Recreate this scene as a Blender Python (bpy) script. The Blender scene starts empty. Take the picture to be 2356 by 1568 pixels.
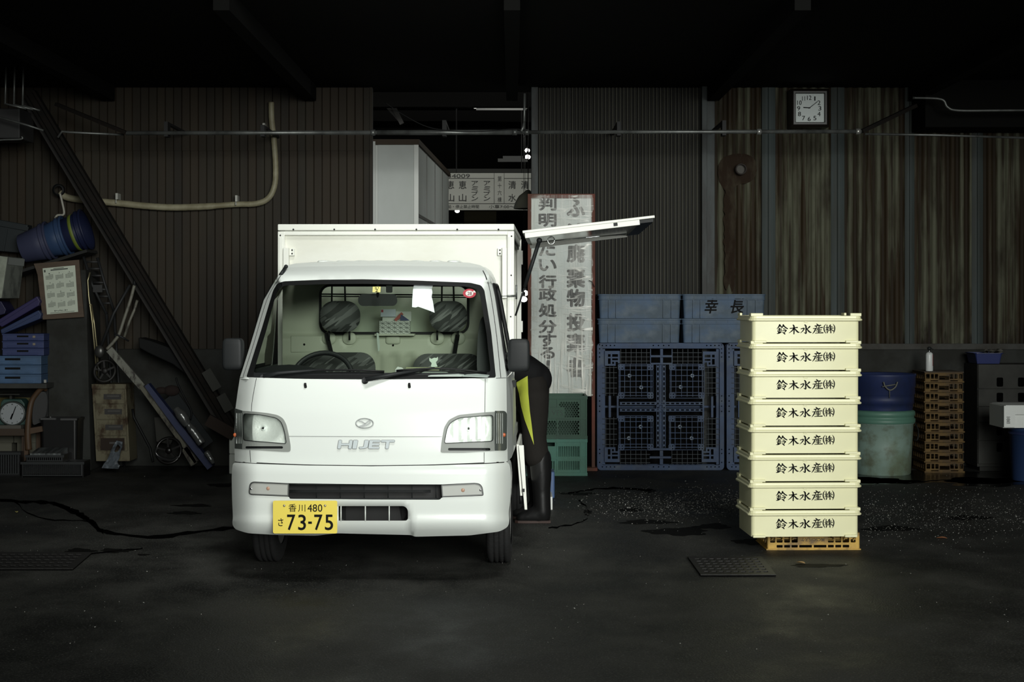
import bpy, bmesh, math, random
from mathutils import Vector, Matrix
from mathutils.geometry import delaunay_2d_cdt
from mathutils.bvhtree import BVHTree
random.seed(7)
SC = bpy.context.scene
COL = SC.collection
PI = math.pi

# ------------------------------------------------------------------ camera, light, exposure
CAMZ, FPX, CX, HY = 1.45, 3680.0, 1178.0, 700.0        # eye height, focal length (px), principal column, horizon row
cd = bpy.data.cameras.new('camera'); cam = bpy.data.objects.new('camera', cd); COL.objects.link(cam)
cam.location = (0, 0, CAMZ); cam.rotation_euler = (PI/2, 0, 0)
cd.sensor_fit = 'HORIZONTAL'; cd.sensor_width = 36.0; cd.lens = FPX*36/2356
cd.shift_y = -(784-HY)/2356.0
cd.clip_start = .1; cd.clip_end = 200
SC.camera = cam

wd = bpy.data.worlds.new('overcast'); SC.world = wd; wd.use_nodes = True
wb = wd.node_tree.nodes['Background']; wb.inputs[0].default_value = (.80, .92, .85, 1); wb.inputs[1].default_value = .035

def area(name, loc, target, sx, sy, power, col=(1, 1, 1)):
    l = bpy.data.lights.new(name, 'AREA'); l.shape = 'RECTANGLE'; l.size = sx; l.size_y = sy
    l.energy = power; l.color = col
    o = bpy.data.objects.new(name, l); COL.objects.link(o); o.location = loc
    o.rotation_euler = (Vector(target)-Vector(loc)).to_track_quat('-Z', 'Y').to_euler()
    return o
area('daylight_street', (3.0, -3.2, 3.5), (0.35, 10.5, 1.15), 6, 4.2, 178, (.975, 1.0, .955)).data.spread = math.radians(52)
area('daylight_overhead', (.2, 5.6, 6.6), (-.72, 8.95, 1.45), 2.2, 1.6, 13, (.975, 1.0, .965)).data.spread = math.radians(30)

SC.view_settings.view_transform = 'Standard'; SC.view_settings.look = 'None'
SC.view_settings.gamma = 1.0; SC.view_settings.exposure = 0.0
SC.view_settings.use_curve_mapping = False

# ------------------------------------------------------------------ coordinates
def W(px, py, Y):
    return Vector(((px-CX)/FPX*Y, Y, CAMZ-(py-HY)/FPX*Y))
def wx(px, Y): return (px-CX)/FPX*Y
def wz(py, Y): return CAMZ-(py-HY)/FPX*Y
YAW = math.radians(1.62)
TB = Vector((math.sin(YAW), math.cos(YAW), 0)); TR = Vector((math.cos(YAW), -math.sin(YAW), 0))
TO = Vector((-.7587, 8.26, 0))
def L(x, y, z): return TO + TR*x + TB*y + Vector((0, 0, z))
def T(px, py, y):
    """point of the truck seen at (px, py) lying y metres behind its nose"""
    d = Vector(((px-CX)/FPX, 1, -(py-HY)/FPX)); t = (y+TO.dot(TB))/d.dot(TB)
    p = d*t; p.z += CAMZ
    return p
def tx(px, y): return (T(px, 700, y)-TO).dot(TR)
def tz(py, y): return T(840, py, y).z

# ------------------------------------------------------------------ mesh builder
class MB:
    def __init__(s): s.v = []; s.f = []; s.sm = []
    def add(s, vs, fs, smooth=False):
        o = len(s.v); s.v += [Vector(p) for p in vs]
        for f in fs: s.f.append([i+o for i in f]); s.sm.append(smooth)
    def box(s, c, d, M=None):
        c = Vector(c); hx, hy, hz = d[0]/2, d[1]/2, d[2]/2
        vs = [Vector((x, y, z)) for x in (-hx, hx) for y in (-hy, hy) for z in (-hz, hz)]
        if M is not None: vs = [M @ p for p in vs]
        s.add([c+p for p in vs], [(0, 1, 3, 2), (4, 6, 7, 5), (0, 4, 5, 1), (2, 3, 7, 6), (0, 2, 6, 4), (1, 5, 7, 3)])
        return s
    def b2(s, a, b):
        a = Vector(a); b = Vector(b); MB.n = (getattr(MB, 'n', 0)+1) % 13        # a hair's breadth apart, so no two faces coincide
        return s.box((a+b)/2, [abs(q)+MB.n*6e-5 for q in (b-a)])
    def rbox(s, c, d, r=.01, M=None, n=4):
        """box with rounded vertical edges in x/z seen from the front (profile in xz, depth y)"""
        c = Vector(c); hx, hz = d[0]/2, d[2]/2; r = min(r, hx*.99, hz*.99); pts = []
        for cx, cz, a0 in ((hx-r, hz-r, 0), (-hx+r, hz-r, 90), (-hx+r, -hz+r, 180), (hx-r, -hz+r, 270)):
            for i in range(n+1):
                a = math.radians(a0+90*i/n); pts.append((cx+r*math.cos(a), cz+r*math.sin(a)))
        s.prism(pts, lambda u, v, w: c+((M @ Vector((u, w, v))) if M is not None else Vector((u, w, v))), -d[1]/2, d[1]/2)
        return s
    def prism(s, pts, fn, w0, w1):
        n = len(pts); vs = [fn(u, v, w0) for u, v in pts]+[fn(u, v, w1) for u, v in pts]
        s.add(vs, [tuple(range(n-1, -1, -1)), tuple(range(n, 2*n))]+[(i, (i+1) % n, n+(i+1) % n, n+i) for i in range(n)])
        return s
    def bar(s, a, b, w, h=None, up=(0, 0, 1)):
        a = Vector(a); b = Vector(b); h = h or w; d = (b-a); l = d.length; d.normalize(); up = Vector(up)
        if abs(d.dot(up)) > .98: up = Vector((0, 1, 0))
        x = d.cross(up).normalized(); z = x.cross(d).normalized(); M = Matrix((x, d, z)).transposed()
        return s.box((a+b)/2, (w, l, h), M)
    def tube(s, path, r, n=10, closed=False, caps=True):
        P = [Vector(p) for p in path]; m = len(P); R = r if isinstance(r, (list, tuple)) else [r]*m
        rings = []; prev = None
        for i in range(m):
            if closed: t = P[(i+1) % m]-P[i-1]
            else: t = P[min(i+1, m-1)]-P[max(i-1, 0)]
            t.normalize()
            if prev is None:
                ref = Vector((0, 0, 1)) if abs(t.z) < .9 else Vector((0, 1, 0))
                x = t.cross(ref).normalized()
            else: x = (prev-t*prev.dot(t)).normalized()
            prev = x; y = t.cross(x)
            rings.append([P[i]+(x*math.cos(2*PI*k/n)+y*math.sin(2*PI*k/n))*R[i] for k in range(n)])
        o = len(s.v)
        for q in rings: s.v += q
        for i in range(m if closed else m-1):
            a = o+i*n; b = o+((i+1) % m)*n
            for k in range(n):
                s.f.append([a+k, a+(k+1) % n, b+(k+1) % n, b+k]); s.sm.append(True)
        if caps and not closed:
            s.f.append([o+k for k in range(n-1, -1, -1)]); s.sm.append(False)
            s.f.append([o+(m-1)*n+k for k in range(n)]); s.sm.append(False)
        return s
    def lathe(s, prof, n=28, fn=None, closed=True, smooth=True):
        fn = fn or (lambda p: p); o = len(s.v); m = len(prof)
        for r, z in prof:
            for k in range(n):
                a = 2*PI*k/n; s.v.append(Vector(fn(Vector((r*math.cos(a), r*math.sin(a), z)))))
        for i in range(m-1):
            for k in range(n):
                s.f.append([o+i*n+k, o+i*n+(k+1) % n, o+(i+1)*n+(k+1) % n, o+(i+1)*n+k]); s.sm.append(smooth)
        if closed:
            s.f.append([o+k for k in range(n-1, -1, -1)]); s.sm.append(False)
            s.f.append([o+(m-1)*n+k for k in range(n)]); s.sm.append(False)
        return s
    def grid(s, rows, smooth=True, closed_u=False):
        n = len(rows[0]); o = len(s.v)
        for r in rows: s.v += [Vector(p) for p in r]
        for i in range(len(rows)-1):
            for k in range(n if closed_u else n-1):
                s.f.append([o+i*n+k, o+i*n+(k+1) % n, o+(i+1)*n+(k+1) % n, o+(i+1)*n+k]); s.sm.append(smooth)
        return s
    def ball(s, c, r, n=12, m=8, sc=(1, 1, 1)):
        c = Vector(c); o = len(s.v)
        for i in range(m+1):
            t = PI*i/m
            for k in range(n):
                a = 2*PI*k/n
                s.v.append(c+Vector((r*sc[0]*math.sin(t)*math.cos(a), r*sc[1]*math.sin(t)*math.sin(a), r*sc[2]*math.cos(t))))
        for i in range(m):
            for k in range(n):
                s.f.append([o+i*n+k, o+(i+1)*n+k, o+(i+1)*n+(k+1) % n, o+i*n+(k+1) % n]); s.sm.append(True)
        return s
    def sheet(s, outer, holes, fn, step=14, thick=0.0, smooth=True, dens=8):
        """flat outline with holes, filled with a fine mesh and carried onto fn(u, v, w); w = thickness 0..1"""
        def densify(P):
            out = []
            for i, p in enumerate(P):
                q = P[(i+1) % len(P)]; k = max(1, int(math.dist(p, q)/dens))
                out += [(p[0]+(q[0]-p[0])*j/k, p[1]+(q[1]-p[1])*j/k) for j in range(k)]
            return out
        smooth = smooth and step > 0
        loops = [densify(outer)]+[densify(h) for h in holes]
        pts = []; edges = []
        for lp in loops:
            o = len(pts); pts += lp; edges += [(o+i, o+(i+1) % len(lp)) for i in range(len(lp))]
        if step:
            xs = [p[0] for p in loops[0]]; ys = [p[1] for p in loops[0]]; bnd = list(pts)
            for p in shrink(loops[0], min(step, dens)*.7):
                if inside(loops[0], *p) and not any(inside(h, *p) for h in loops[1:]) and min((q[0]-p[0])**2+(q[1]-p[1])**2 for q in bnd) > (min(step, dens)*.4)**2: pts.append(tuple(p))
            bnd = list(pts); y = min(ys)+step/2
            while y < max(ys):
                x = min(xs)+step/2
                while x < max(xs):
                    if inside(loops[0], x, y) and not any(inside(h, x, y) for h in loops[1:]) and \
                            min((q[0]-x)**2+(q[1]-y)**2 for q in bnd) > (step*.45)**2: pts.append((x, y))
                    x += step
                y += step
        R = delaunay_2d_cdt([Vector(p) for p in pts], edges, [], 0, 1e-5)
        V2 = R[0]; F = []
        for f in R[2]:
            c = (sum(V2[i][0] for i in f)/len(f), sum(V2[i][1] for i in f)/len(f))
            if inside(loops[0], *c) and not any(inside(h, *c) for h in loops[1:]):
                a = sum(V2[f[i]][0]*V2[f[(i+1) % len(f)]][1]-V2[f[(i+1) % len(f)]][0]*V2[f[i]][1] for i in range(len(f)))
                if step and abs(a) < .012*max(math.dist(V2[f[i]], V2[f[(i+1) % len(f)]]) for i in range(len(f)))**2: continue      # needle
                F.append(list(f) if a > 0 else list(f)[::-1])
        vs = [fn(p[0], p[1], 0) for p in V2]; n = len(vs)
        if not thick:
            s.add(vs, F, smooth); return s
        s.add(vs+[fn(p[0], p[1], thick) for p in V2], F, smooth)
        o = len(s.v)-2*n; cnt = {}
        for f in F:
            s.f.append([i+n+o for i in f[::-1]]); s.sm.append(smooth)
            for i in range(len(f)):
                e = (f[i], f[(i+1) % len(f)])
                if (e[1], e[0]) in cnt: del cnt[(e[1], e[0])]
                else: cnt[e] = 1
        for a, b in cnt:
            # own verts for the rim so the edge stays crisp
            k = len(s.v); s.v += [s.v[a+o].copy(), s.v[b+o].copy(), s.v[b+o+n].copy(), s.v[a+o+n].copy()]
            s.f.append([k+3, k+2, k+1, k]); s.sm.append(False)
        return s
def inside(P, x, y):
    c = False; j = len(P)-1
    for i in range(len(P)):
        xi, yi = P[i][0], P[i][1]; xj, yj = P[j][0], P[j][1]
        if (yi > y) != (yj > y) and x < (xj-xi)*(y-yi)/(yj-yi)+xi: c = not c
        j = i
    return c
def rrect(x0, y0, x1, y1, r, n=5):
    pts = []
    if not isinstance(r, (list, tuple)): r = [r]*4
    for cx, cy, a0, q in ((x1-r[0], y1-r[0], 0, r[0]), (x0+r[1], y1-r[1], 90, r[1]), (x0+r[2], y0+r[2], 180, r[2]), (x1-r[3], y0+r[3], 270, r[3])):
        for i in range(n+1):
            a = math.radians(a0+90*i/n); pts.append((cx+q*math.cos(a), cy+q*math.sin(a)))
    return pts
def spline(P, n=6, closed=True):
    out = []; m = len(P)
    for i in range(m if closed else m-1):
        p0, p1, p2, p3 = (P[(i-1) % m], P[i], P[(i+1) % m], P[(i+2) % m]) if closed else (P[max(i-1, 0)], P[i], P[i+1], P[min(i+2, m-1)])
        for k in range(n):
            t = k/n
            out.append(tuple(.5*((2*b)+(-a+c)*t+(2*a-5*b+4*c-d)*t*t+(-a+3*b-3*c+d)*t**3) for a, b, c, d in zip(p0, p1, p2, p3)))
    if not closed: out.append(tuple(P[-1]))
    return out
def rnd(P, r=5, n=4):
    """polygon with its corners rounded off"""
    out = []; m = len(P)
    for i in range(m):
        a, b, c = Vector(P[i-1]), Vector(P[i]), Vector(P[(i+1) % m]); d1 = (a-b); d2 = (c-b); k1 = min(r, d1.length*.42); k2 = min(r, d2.length*.42)
        p, q = b+d1.normalized()*k1, b+d2.normalized()*k2
        for k in range(n+1): t = k/n; v = p*(1-t)**2+b*2*t*(1-t)+q*t*t; out.append((v.x, v.y))
    return out
def shrink(P, d):
    """offset a polygon inwards by d"""
    n = len(P); A = sum(P[i][0]*P[(i+1) % n][1]-P[(i+1) % n][0]*P[i][1] for i in range(n)); sg = 1 if A > 0 else -1; out = []
    for i in range(n):
        a, b, c = P[i-1], P[i], P[(i+1) % n]
        n1 = Vector((-(b[1]-a[1]), b[0]-a[0])); n2 = Vector((-(c[1]-b[1]), c[0]-b[0]))
        if n1.length < 1e-9: n1 = n2
        if n2.length < 1e-9: n2 = n1
        n1.normalize(); n2.normalize(); m = (n1+n2)
        if m.length < 1e-6: m = n1
        m.normalize(); k = d/max(.35, m.dot(n1))*sg
        out.append((b[0]+m.x*k, b[1]+m.y*k))
    return out

ROOTLOC = {}
WHOLE = set('lettering printing numeral carton_pattern plate_lettering nameplate nameplate_edge panel_gap defroster_vent lens_rib crack puddle deck_grid blade grille sticker_print emblem printed_mark base_grid centre_rib chassis rung radiator seat_belt'.split())
def clusters(mb):
    """vertex islands of a mesh, those whose boxes touch taken together"""
    n = len(mb.v); p = list(range(n))
    def find(a):
        while p[a] != a: p[a] = p[p[a]]; a = p[a]
        return a
    for f in mb.f:
        for i in f[1:]: p[find(i)] = find(f[0])
    bb = {}
    for i, v in enumerate(mb.v):
        r = find(i); b = bb.setdefault(r, [list(v), list(v)])
        for k in range(3): b[0][k] = min(b[0][k], v[k]); b[1][k] = max(b[1][k], v[k])
    if len(bb) > 400: return None
    keys = list(bb); g = {k: k for k in keys}
    def fg(a):
        while g[a] != a: a = g[a]
        return a
    for i, a in enumerate(keys):
        for b in keys[i+1:]:
            if all(bb[a][0][k] <= bb[b][1][k]+.002 and bb[b][0][k] <= bb[a][1][k]+.002 for k in range(3)): g[fg(a)] = fg(b)
    out = {}
    for f, s in zip(mb.f, mb.sm): out.setdefault(fg(find(f[0])), []).append((f, s))
    res = []
    for fl in out.values():
        m = MB(); mp = {}
        for f, s in fl:
            for i in f:
                if i not in mp: mp[i] = len(m.v); m.v.append(mb.v[i])
            m.f.append([mp[i] for i in f]); m.sm.append(s)
        res.append(m)
    return res
def build(name, mb, mat, parent=None, bevel=0, flat=False, seg=2, origin=None):
    """one mesh object; a part made of pieces that do not touch becomes one object per piece"""
    if parent is not None and name not in WHOLE and parent.get('kind') != 'structure':
        cl = clusters(mb)
        if cl and 1 < len(cl) <= 10:
            cl.sort(key=lambda c: -len(c.v)); return [build1(name, c, mat, parent, bevel, flat, seg, origin) for c in cl][0]
    return build1(name, mb, mat, parent, bevel, flat, seg, origin)
def build1(name, mb, mat, parent=None, bevel=0, flat=False, seg=2, origin=None):
    off = ROOTLOC.get(parent.name, Vector()) if parent else (Vector(origin) if origin is not None else Vector())
    me = bpy.data.meshes.new(name)
    me.from_pydata([tuple(p-off) for p in mb.v], [], mb.f); me.update()
    me.polygons.foreach_set('use_smooth', [bool(q) and not flat for q in mb.sm])
    bm = bmesh.new(); bm.from_mesh(me); bmesh.ops.recalc_face_normals(bm, faces=bm.faces) if not getattr(mb, 'keep', False) else None
    bm.to_mesh(me); bm.free()
    me.materials.append(mat)
    o = bpy.data.objects.new(name, me); COL.objects.link(o)
    if parent: o.parent = parent; ROOTLOC[o.name] = off
    else: o.location = off; ROOTLOC[o.name] = off
    if bevel:
        b = o.modifiers.new('edge', 'BEVEL'); b.width = bevel; b.segments = seg; b.limit_method = 'ANGLE'; b.angle_limit = math.radians(40)
        b.harden_normals = False
    return o
def tag(o, label, cat, group=None, kind=None):
    o['label'] = label; o['category'] = cat
    if group: o['group'] = group
    if kind: o['kind'] = kind
    return o
def thing(name, label, cat, loc, group=None):
    o = bpy.data.objects.new(name, None); COL.objects.link(o); o.location = loc; o.empty_display_size = .1
    ROOTLOC[o.name] = Vector(loc)
    return tag(o, label, cat, group)
def single(name, mb, mat, label, cat, group=None, bevel=0, kind=None):
    """a thing that is one mesh, with its origin at its base"""
    lo = Vector((min(p.x for p in mb.v), min(p.y for p in mb.v), min(p.z for p in mb.v))); hi = Vector((max(p.x for p in mb.v), max(p.y for p in mb.v), 0))
    return tag(build(name, mb, mat, None, bevel, origin=((lo.x+hi.x)/2, (lo.y+hi.y)/2, lo.z)), label, cat, group, kind)
def struct(name, mb, mat, bevel=0, parent=None):
    o = build(name, mb, mat, parent, bevel)
    if not parent: o['kind'] = 'structure'
    return o
def dup(root, loc, label=None, rot=None, group=None):
    def cp(o, par):
        c = o.copy(); COL.objects.link(c)
        if par: c.parent = par
        for ch in [q for q in kids.get(o.name, [])]: cp(ch, c)
        return c
    kids = {}
    for q in COL.objects:
        if q.parent: kids.setdefault(q.parent.name, []).append(q)
    r = cp(root, None); r.location = loc
    if rot: r.rotation_euler = rot
    if label: r['label'] = label
    if group: r['group'] = group
    return r

# ------------------------------------------------------------------ lettering
_tc = bpy.data.curves.new('lettering_source', 'FONT'); _to = bpy.data.objects.new('lettering_source', _tc); COL.objects.link(_to)
def glyphs(txt, bold=0.0):
    _tc.body = txt; _tc.size = 1; _tc.offset = bold; _tc.resolution_u = 4
    bpy.context.view_layer.update(); dg = bpy.context.evaluated_depsgraph_get()
    me = bpy.data.meshes.new_from_object(_to.evaluated_get(dg))
    vs = [(p.co.x, p.co.y) for p in me.vertices]; fs = [tuple(p.vertices) for p in me.polygons]
    bpy.data.meshes.remove(me)
    return vs, fs
def textfit(mb, txt, x0, y0, x1, y1, fn, bold=0.0, shear=0.0, flip=False, layer=0):
    if bold:
        h = bold*.5*((y1-y0) if abs(y1-y0) > 1e-9 else 1)
        for k in range(8):
            textfit(mb, txt, x0+h*math.cos(k*PI/4), y0+h*math.sin(k*PI/4), x1+h*math.cos(k*PI/4), y1+h*math.sin(k*PI/4), fn, 0, shear, flip, k+1)
    """letters of txt stretched into the rectangle (x0, y0)-(x1, y1), y down, and carried onto fn(px, py)"""
    vs, fs = glyphs(txt, 0.0)
    a = min(p[0] for p in vs); b = max(p[0] for p in vs); c = min(p[1] for p in vs); d = max(p[1] for p in vs)
    out = []
    for u, v in vs:
        s_ = (u-a)/(b-a or 1); t_ = (v-c)/(d-c or 1)
        if flip: s_, t_ = 1-s_, 1-t_
        out.append(fn(x0+s_*(x1-x0)+shear*(t_-.5)*(y1-y0), y1+t_*(y0-y1)))
    mb.add([Vector(p)-Vector((0, layer*6e-5, 0)) for p in out], fs)
def strokes(mb, S, fn):
    """brush strokes: each a list of (x, y, width)"""
    for st in S:
        P = spline([tuple(map(float, p)) for p in st], 5, closed=False) if len(st) > 2 else [tuple(a+(b-a)*k/4 for a, b in zip(*st)) for k in range(5)]
        lft = []; rgt = []
        for i, (x, y, w) in enumerate(P):
            q0 = P[max(i-1, 0)]; q1 = P[min(i+1, len(P)-1)]
            d = Vector((q1[0]-q0[0], q1[1]-q0[1])); d.normalize(); n = Vector((-d.y, d.x))*w/2
            lft.append((x+n.x, y+n.y)); rgt.append((x-n.x, y-n.y))
        n = len(P); o = [fn(*p) for p in lft]+[fn(*p) for p in rgt]
        mb.add(o, [(i, i+1, n+i+1, n+i) for i in range(n-1)])
        for (x, y, w) in (P[0], P[-1]):
            if w > 9: mb.add([fn(x+w/2*math.cos(a*PI/5), y+w/2*math.sin(a*PI/5)) for a in range(10)], [tuple(range(10))])

# ------------------------------------------------------------------ materials
def mat(name, col, rough=.6, metal=0.0, col2=None, vscale=(6, 6, 6), lo=.4, hi=.62, bump=0.0, bscale=80, coat=0.0, spec=.5, rough2=None, detail=5, alpha=None, trans=0.0, grime=None, gscale=3, stripes=None, planks=None, lowgrime=None, grain=None):
    m = bpy.data.materials.new(name); m.use_nodes = True; nt = m.node_tree; N = nt.nodes; K = nt.links
    b = N['Principled BSDF']
    b.inputs['Base Color'].default_value = (*col, 1); b.inputs['Roughness'].default_value = rough; b.inputs['Metallic'].default_value = metal
    b.inputs['Specular IOR Level'].default_value = spec; b.inputs['Coat Weight'].default_value = coat; b.inputs['Coat Roughness'].default_value = .06
    if trans: b.inputs['Transmission Weight'].default_value = trans
    tc = N.new('ShaderNodeTexCoord')
    cur = None
    def noise(sc, det, lo_, hi_):
        mp = N.new('ShaderNodeMapping'); K.new(tc.outputs['Object'], mp.inputs[0]); mp.inputs['Scale'].default_value = sc
        nz = N.new('ShaderNodeTexNoise'); K.new(mp.outputs[0], nz.inputs['Vector']); nz.inputs['Scale'].default_value = 1; nz.inputs['Detail'].default_value = det
        nz.inputs['Roughness'].default_value = .62
        r = N.new('ShaderNodeMapRange'); K.new(nz.outputs['Fac'], r.inputs[0]); r.inputs[1].default_value = lo_; r.inputs[2].default_value = hi_
        return r.outputs[0]
    if col2:
        f = noise(vscale, detail, lo, hi)
        mx = N.new('ShaderNodeMix'); mx.data_type = 'RGBA'; K.new(f, mx.inputs[0]); mx.inputs[6].default_value = (*col, 1); mx.inputs[7].default_value = (*col2, 1)
        cur = mx.outputs[2]
        if rough2 is not None:
            mr = N.new('ShaderNodeMapRange'); K.new(f, mr.inputs[0]); mr.inputs[3].default_value = rough; mr.inputs[4].default_value = rough2; K.new(mr.outputs[0], b.inputs['Roughness'])
    if grime:
        f = noise((gscale,)*3 if not isinstance(gscale, tuple) else gscale, 6, .5, .72)
        mx = N.new('ShaderNodeMix'); mx.data_type = 'RGBA'; K.new(f, mx.inputs[0]); mx.inputs[7].default_value = (*grime, 1)
        if cur: K.new(cur, mx.inputs[6])
        else: mx.inputs[6].default_value = (*col, 1)
        cur = mx.outputs[2]
    if stripes or planks or lowgrime:
        sx = N.new('ShaderNodeSeparateXYZ'); K.new(tc.outputs['Object'], sx.inputs[0])
    def mth(o, a, q=None):
        n = N.new('ShaderNodeMath'); n.operation = o
        for i, s in enumerate((a, q)):
            if s is None: continue
            if isinstance(s, (int, float)): n.inputs[i].default_value = s
            else: K.new(s, n.inputs[i])
        return n.outputs[0]
    def blend(f, c2):
        mx = N.new('ShaderNodeMix'); mx.data_type = 'RGBA'; K.new(f, mx.inputs[0]); mx.inputs[7].default_value = (*c2, 1)
        if cur: K.new(cur, mx.inputs[6])
        else: mx.inputs[6].default_value = (*col, 1)
        return mx.outputs[2]
    if grain:                                    # stones in the surface
        nf = noise((grain[0], grain[0]*.8, grain[0]), 3, grain[2], grain[3]); cur = blend(nf, grain[1])
    if planks:                                   # every board its own tone
        wn = N.new('ShaderNodeTexWhiteNoise'); wn.noise_dimensions = '1D'; K.new(mth('FLOOR', mth('DIVIDE', mth('ADD', sx.outputs[0], planks[1]), planks[0])), wn.inputs['W'])
        cur = blend(mth('MULTIPLY', wn.outputs['Value'], planks[3]), planks[2])
    if stripes:                                  # darker troughs: painted ridge shading on the grey sheet, rust on the rusty one
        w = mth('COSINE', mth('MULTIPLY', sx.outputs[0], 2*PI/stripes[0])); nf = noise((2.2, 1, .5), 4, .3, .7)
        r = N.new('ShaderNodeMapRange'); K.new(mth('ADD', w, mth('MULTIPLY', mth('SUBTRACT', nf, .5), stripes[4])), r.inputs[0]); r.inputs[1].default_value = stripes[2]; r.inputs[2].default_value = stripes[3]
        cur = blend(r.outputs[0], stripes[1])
    if lowgrime:                                 # rust creeping up from the foot
        nf = noise((10, 3, 2.2), 6, .3, .7)
        r = N.new('ShaderNodeMapRange'); K.new(mth('ADD', sx.outputs[2], mth('MULTIPLY', nf, -.55)), r.inputs[0]); r.inputs[1].default_value = lowgrime[1]; r.inputs[2].default_value = lowgrime[2]
        cur = blend(r.outputs[0], lowgrime[0])
    if cur: K.new(cur, b.inputs['Base Color'])
    if bump:
        mp = N.new('ShaderNodeMapping'); K.new(tc.outputs['Object'], mp.inputs[0])
        nz = N.new('ShaderNodeTexNoise'); nz.inputs['Scale'].default_value = bscale; nz.inputs['Detail'].default_value = 4; K.new(mp.outputs[0], nz.inputs['Vector'])
        bp = N.new('ShaderNodeBump'); bp.inputs['Strength'].default_value = bump; bp.inputs['Distance'].default_value = .01; K.new(nz.outputs['Fac'], bp.inputs['Height']); K.new(bp.outputs[0], b.inputs['Normal'])
    return m
def glassmat(name, tint, gloss=.08, rough=.02):
    m = bpy.data.materials.new(name); m.use_nodes = True; nt = m.node_tree; N = nt.nodes; K = nt.links; N.remove(N['Principled BSDF'])
    t = N.new('ShaderNodeBsdfTransparent'); t.inputs[0].default_value = (*tint, 1)
    g = N.new('ShaderNodeBsdfGlossy'); g.inputs['Roughness'].default_value = rough
    lw = N.new('ShaderNodeFresnel'); lw.inputs[0].default_value = 1.45
    mx = N.new('ShaderNodeMixShader'); K.new(lw.outputs[0], mx.inputs[0]); K.new(t.outputs[0], mx.inputs[1]); K.new(g.outputs[0], mx.inputs[2])
    K.new(mx.outputs[0], N['Material Output'].inputs[0])
    return m
def emit(name, col, st):
    m = bpy.data.materials.new(name); m.use_nodes = True; b = m.node_tree.nodes['Principled BSDF']
    b.inputs['Emission Color'].default_value = (*col, 1); b.inputs['Emission Strength'].default_value = st; b.inputs['Base Color'].default_value = (*col, 1)
    return m

M_paint = mat('white_paint', (.72, .755, .715), .30, coat=.25, spec=.4)
M_panel = mat('white_box_panel', (.76, .765, .69), .42, col2=(.68, .675, .58), vscale=(1.2, 1.2, 2.5), lo=.45, hi=.7)
M_boxtrim = mat('white_box_trim', (.80, .81, .74), .4)
M_black = mat('black_plastic', (.013, .0145, .015), .5, bump=.03, bscale=300, spec=.22)
M_rubber = mat('black_rubber', (.006, .0065, .0065), .55, spec=.25)
M_dark = mat('dark_steel', (.006, .006, .006), .7)
M_chrome = mat('chrome', (.82, .84, .84), .12, 1.0)
M_steel = mat('galvanised_steel', (.20, .21, .20), .42, .6, col2=(.10, .105, .10), vscale=(5, 5, 5))
M_ink = mat('black_ink', (.005, .005, .005), .75, spec=.15)
M_cream = mat('cream_plastic', (.765, .745, .475), .36, col2=(.72, .70, .44), vscale=(3, 3, 3), bump=.03, bscale=400)
M_white = mat('white_foam', (.72, .74, .71), .7, bump=.1, bscale=200)
# ------------------------------------------------------------------ the setting
def G(px, py, z=0.0):
    Y = (CAMZ-z)*FPX/(py-HY); return W(px, py, Y)
M_asph = mat('wet_asphalt', (.010, .0105, .0095), .5, col2=(.034, .034, .029), vscale=(2.2, 1.5, 1), lo=.38, hi=.64, detail=12, bump=.6, bscale=110, rough2=.8, grain=(105, (.095, .095, .084), .54, .72), spec=.35, grime=(.008, .008, .0075), gscale=(.9, .6, 1))
M_crack = mat('tar_crack', (.002, .002, .002), .95, spec=0)
M_board = mat('brown_board', (.030, .026, .017), .65, col2=(.021, .016, .011), vscale=(7, 3, .5), lo=.35, hi=.65, spec=.25, grime=(.017, .016, .013), gscale=(1.1, 1, .7), planks=(.0742, 7.2, (.034, .024, .014), .75))
M_conc = mat('dark_concrete', (.036, .038, .035), .85, col2=(.022, .022, .019), vscale=(2.5, 2, 2.5), bump=.25, bscale=40, spec=.2)
M_corr = mat('grey_corrugated_sheet', (.060, .058, .045), .5, col2=(.028, .027, .021), vscale=(3.5, 1, .35), lo=.38, hi=.66, spec=.4, stripes=(.0330, (.012, .0115, .010), -.5, .35, 1.1))  # stripes put the shading between ridges into the sheet's colour
M_rust = mat('rusty_corrugated_sheet', (.098, .100, .068), .7, col2=(.030, .020, .010), vscale=(9, 3, .42), lo=.44, hi=.56, detail=8, spec=.2, grime=(.016, .010, .006), gscale=(3.5, 2, 1.0), stripes=(.0835, (.019, .0125, .006), .15, .8, 1.9), lowgrime=((.014, .009, .006), .95, .70))
M_bluestrip = mat('blue_grey_strip', (.042, .055, .054), .6, col2=(.030, .034, .029), vscale=(8, 3, .6), spec=.25)
M_ceil = mat('dark_ceiling', (.006, .006, .0055), .9, spec=.1)
M_void = mat('dark_interior', (.010, .010, .009), .9, spec=.1)
M_post = mat('painted_steel_post', (.060, .070, .070), .6, col2=(.035, .036, .034), vscale=(8, 8, 2), spec=.3)
M_brownsteel = mat('brown_steel_beam', (.006, .0055, .0045), .8, col2=(.011, .008, .006), vscale=(3, 3, 6), spec=.2)

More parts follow.
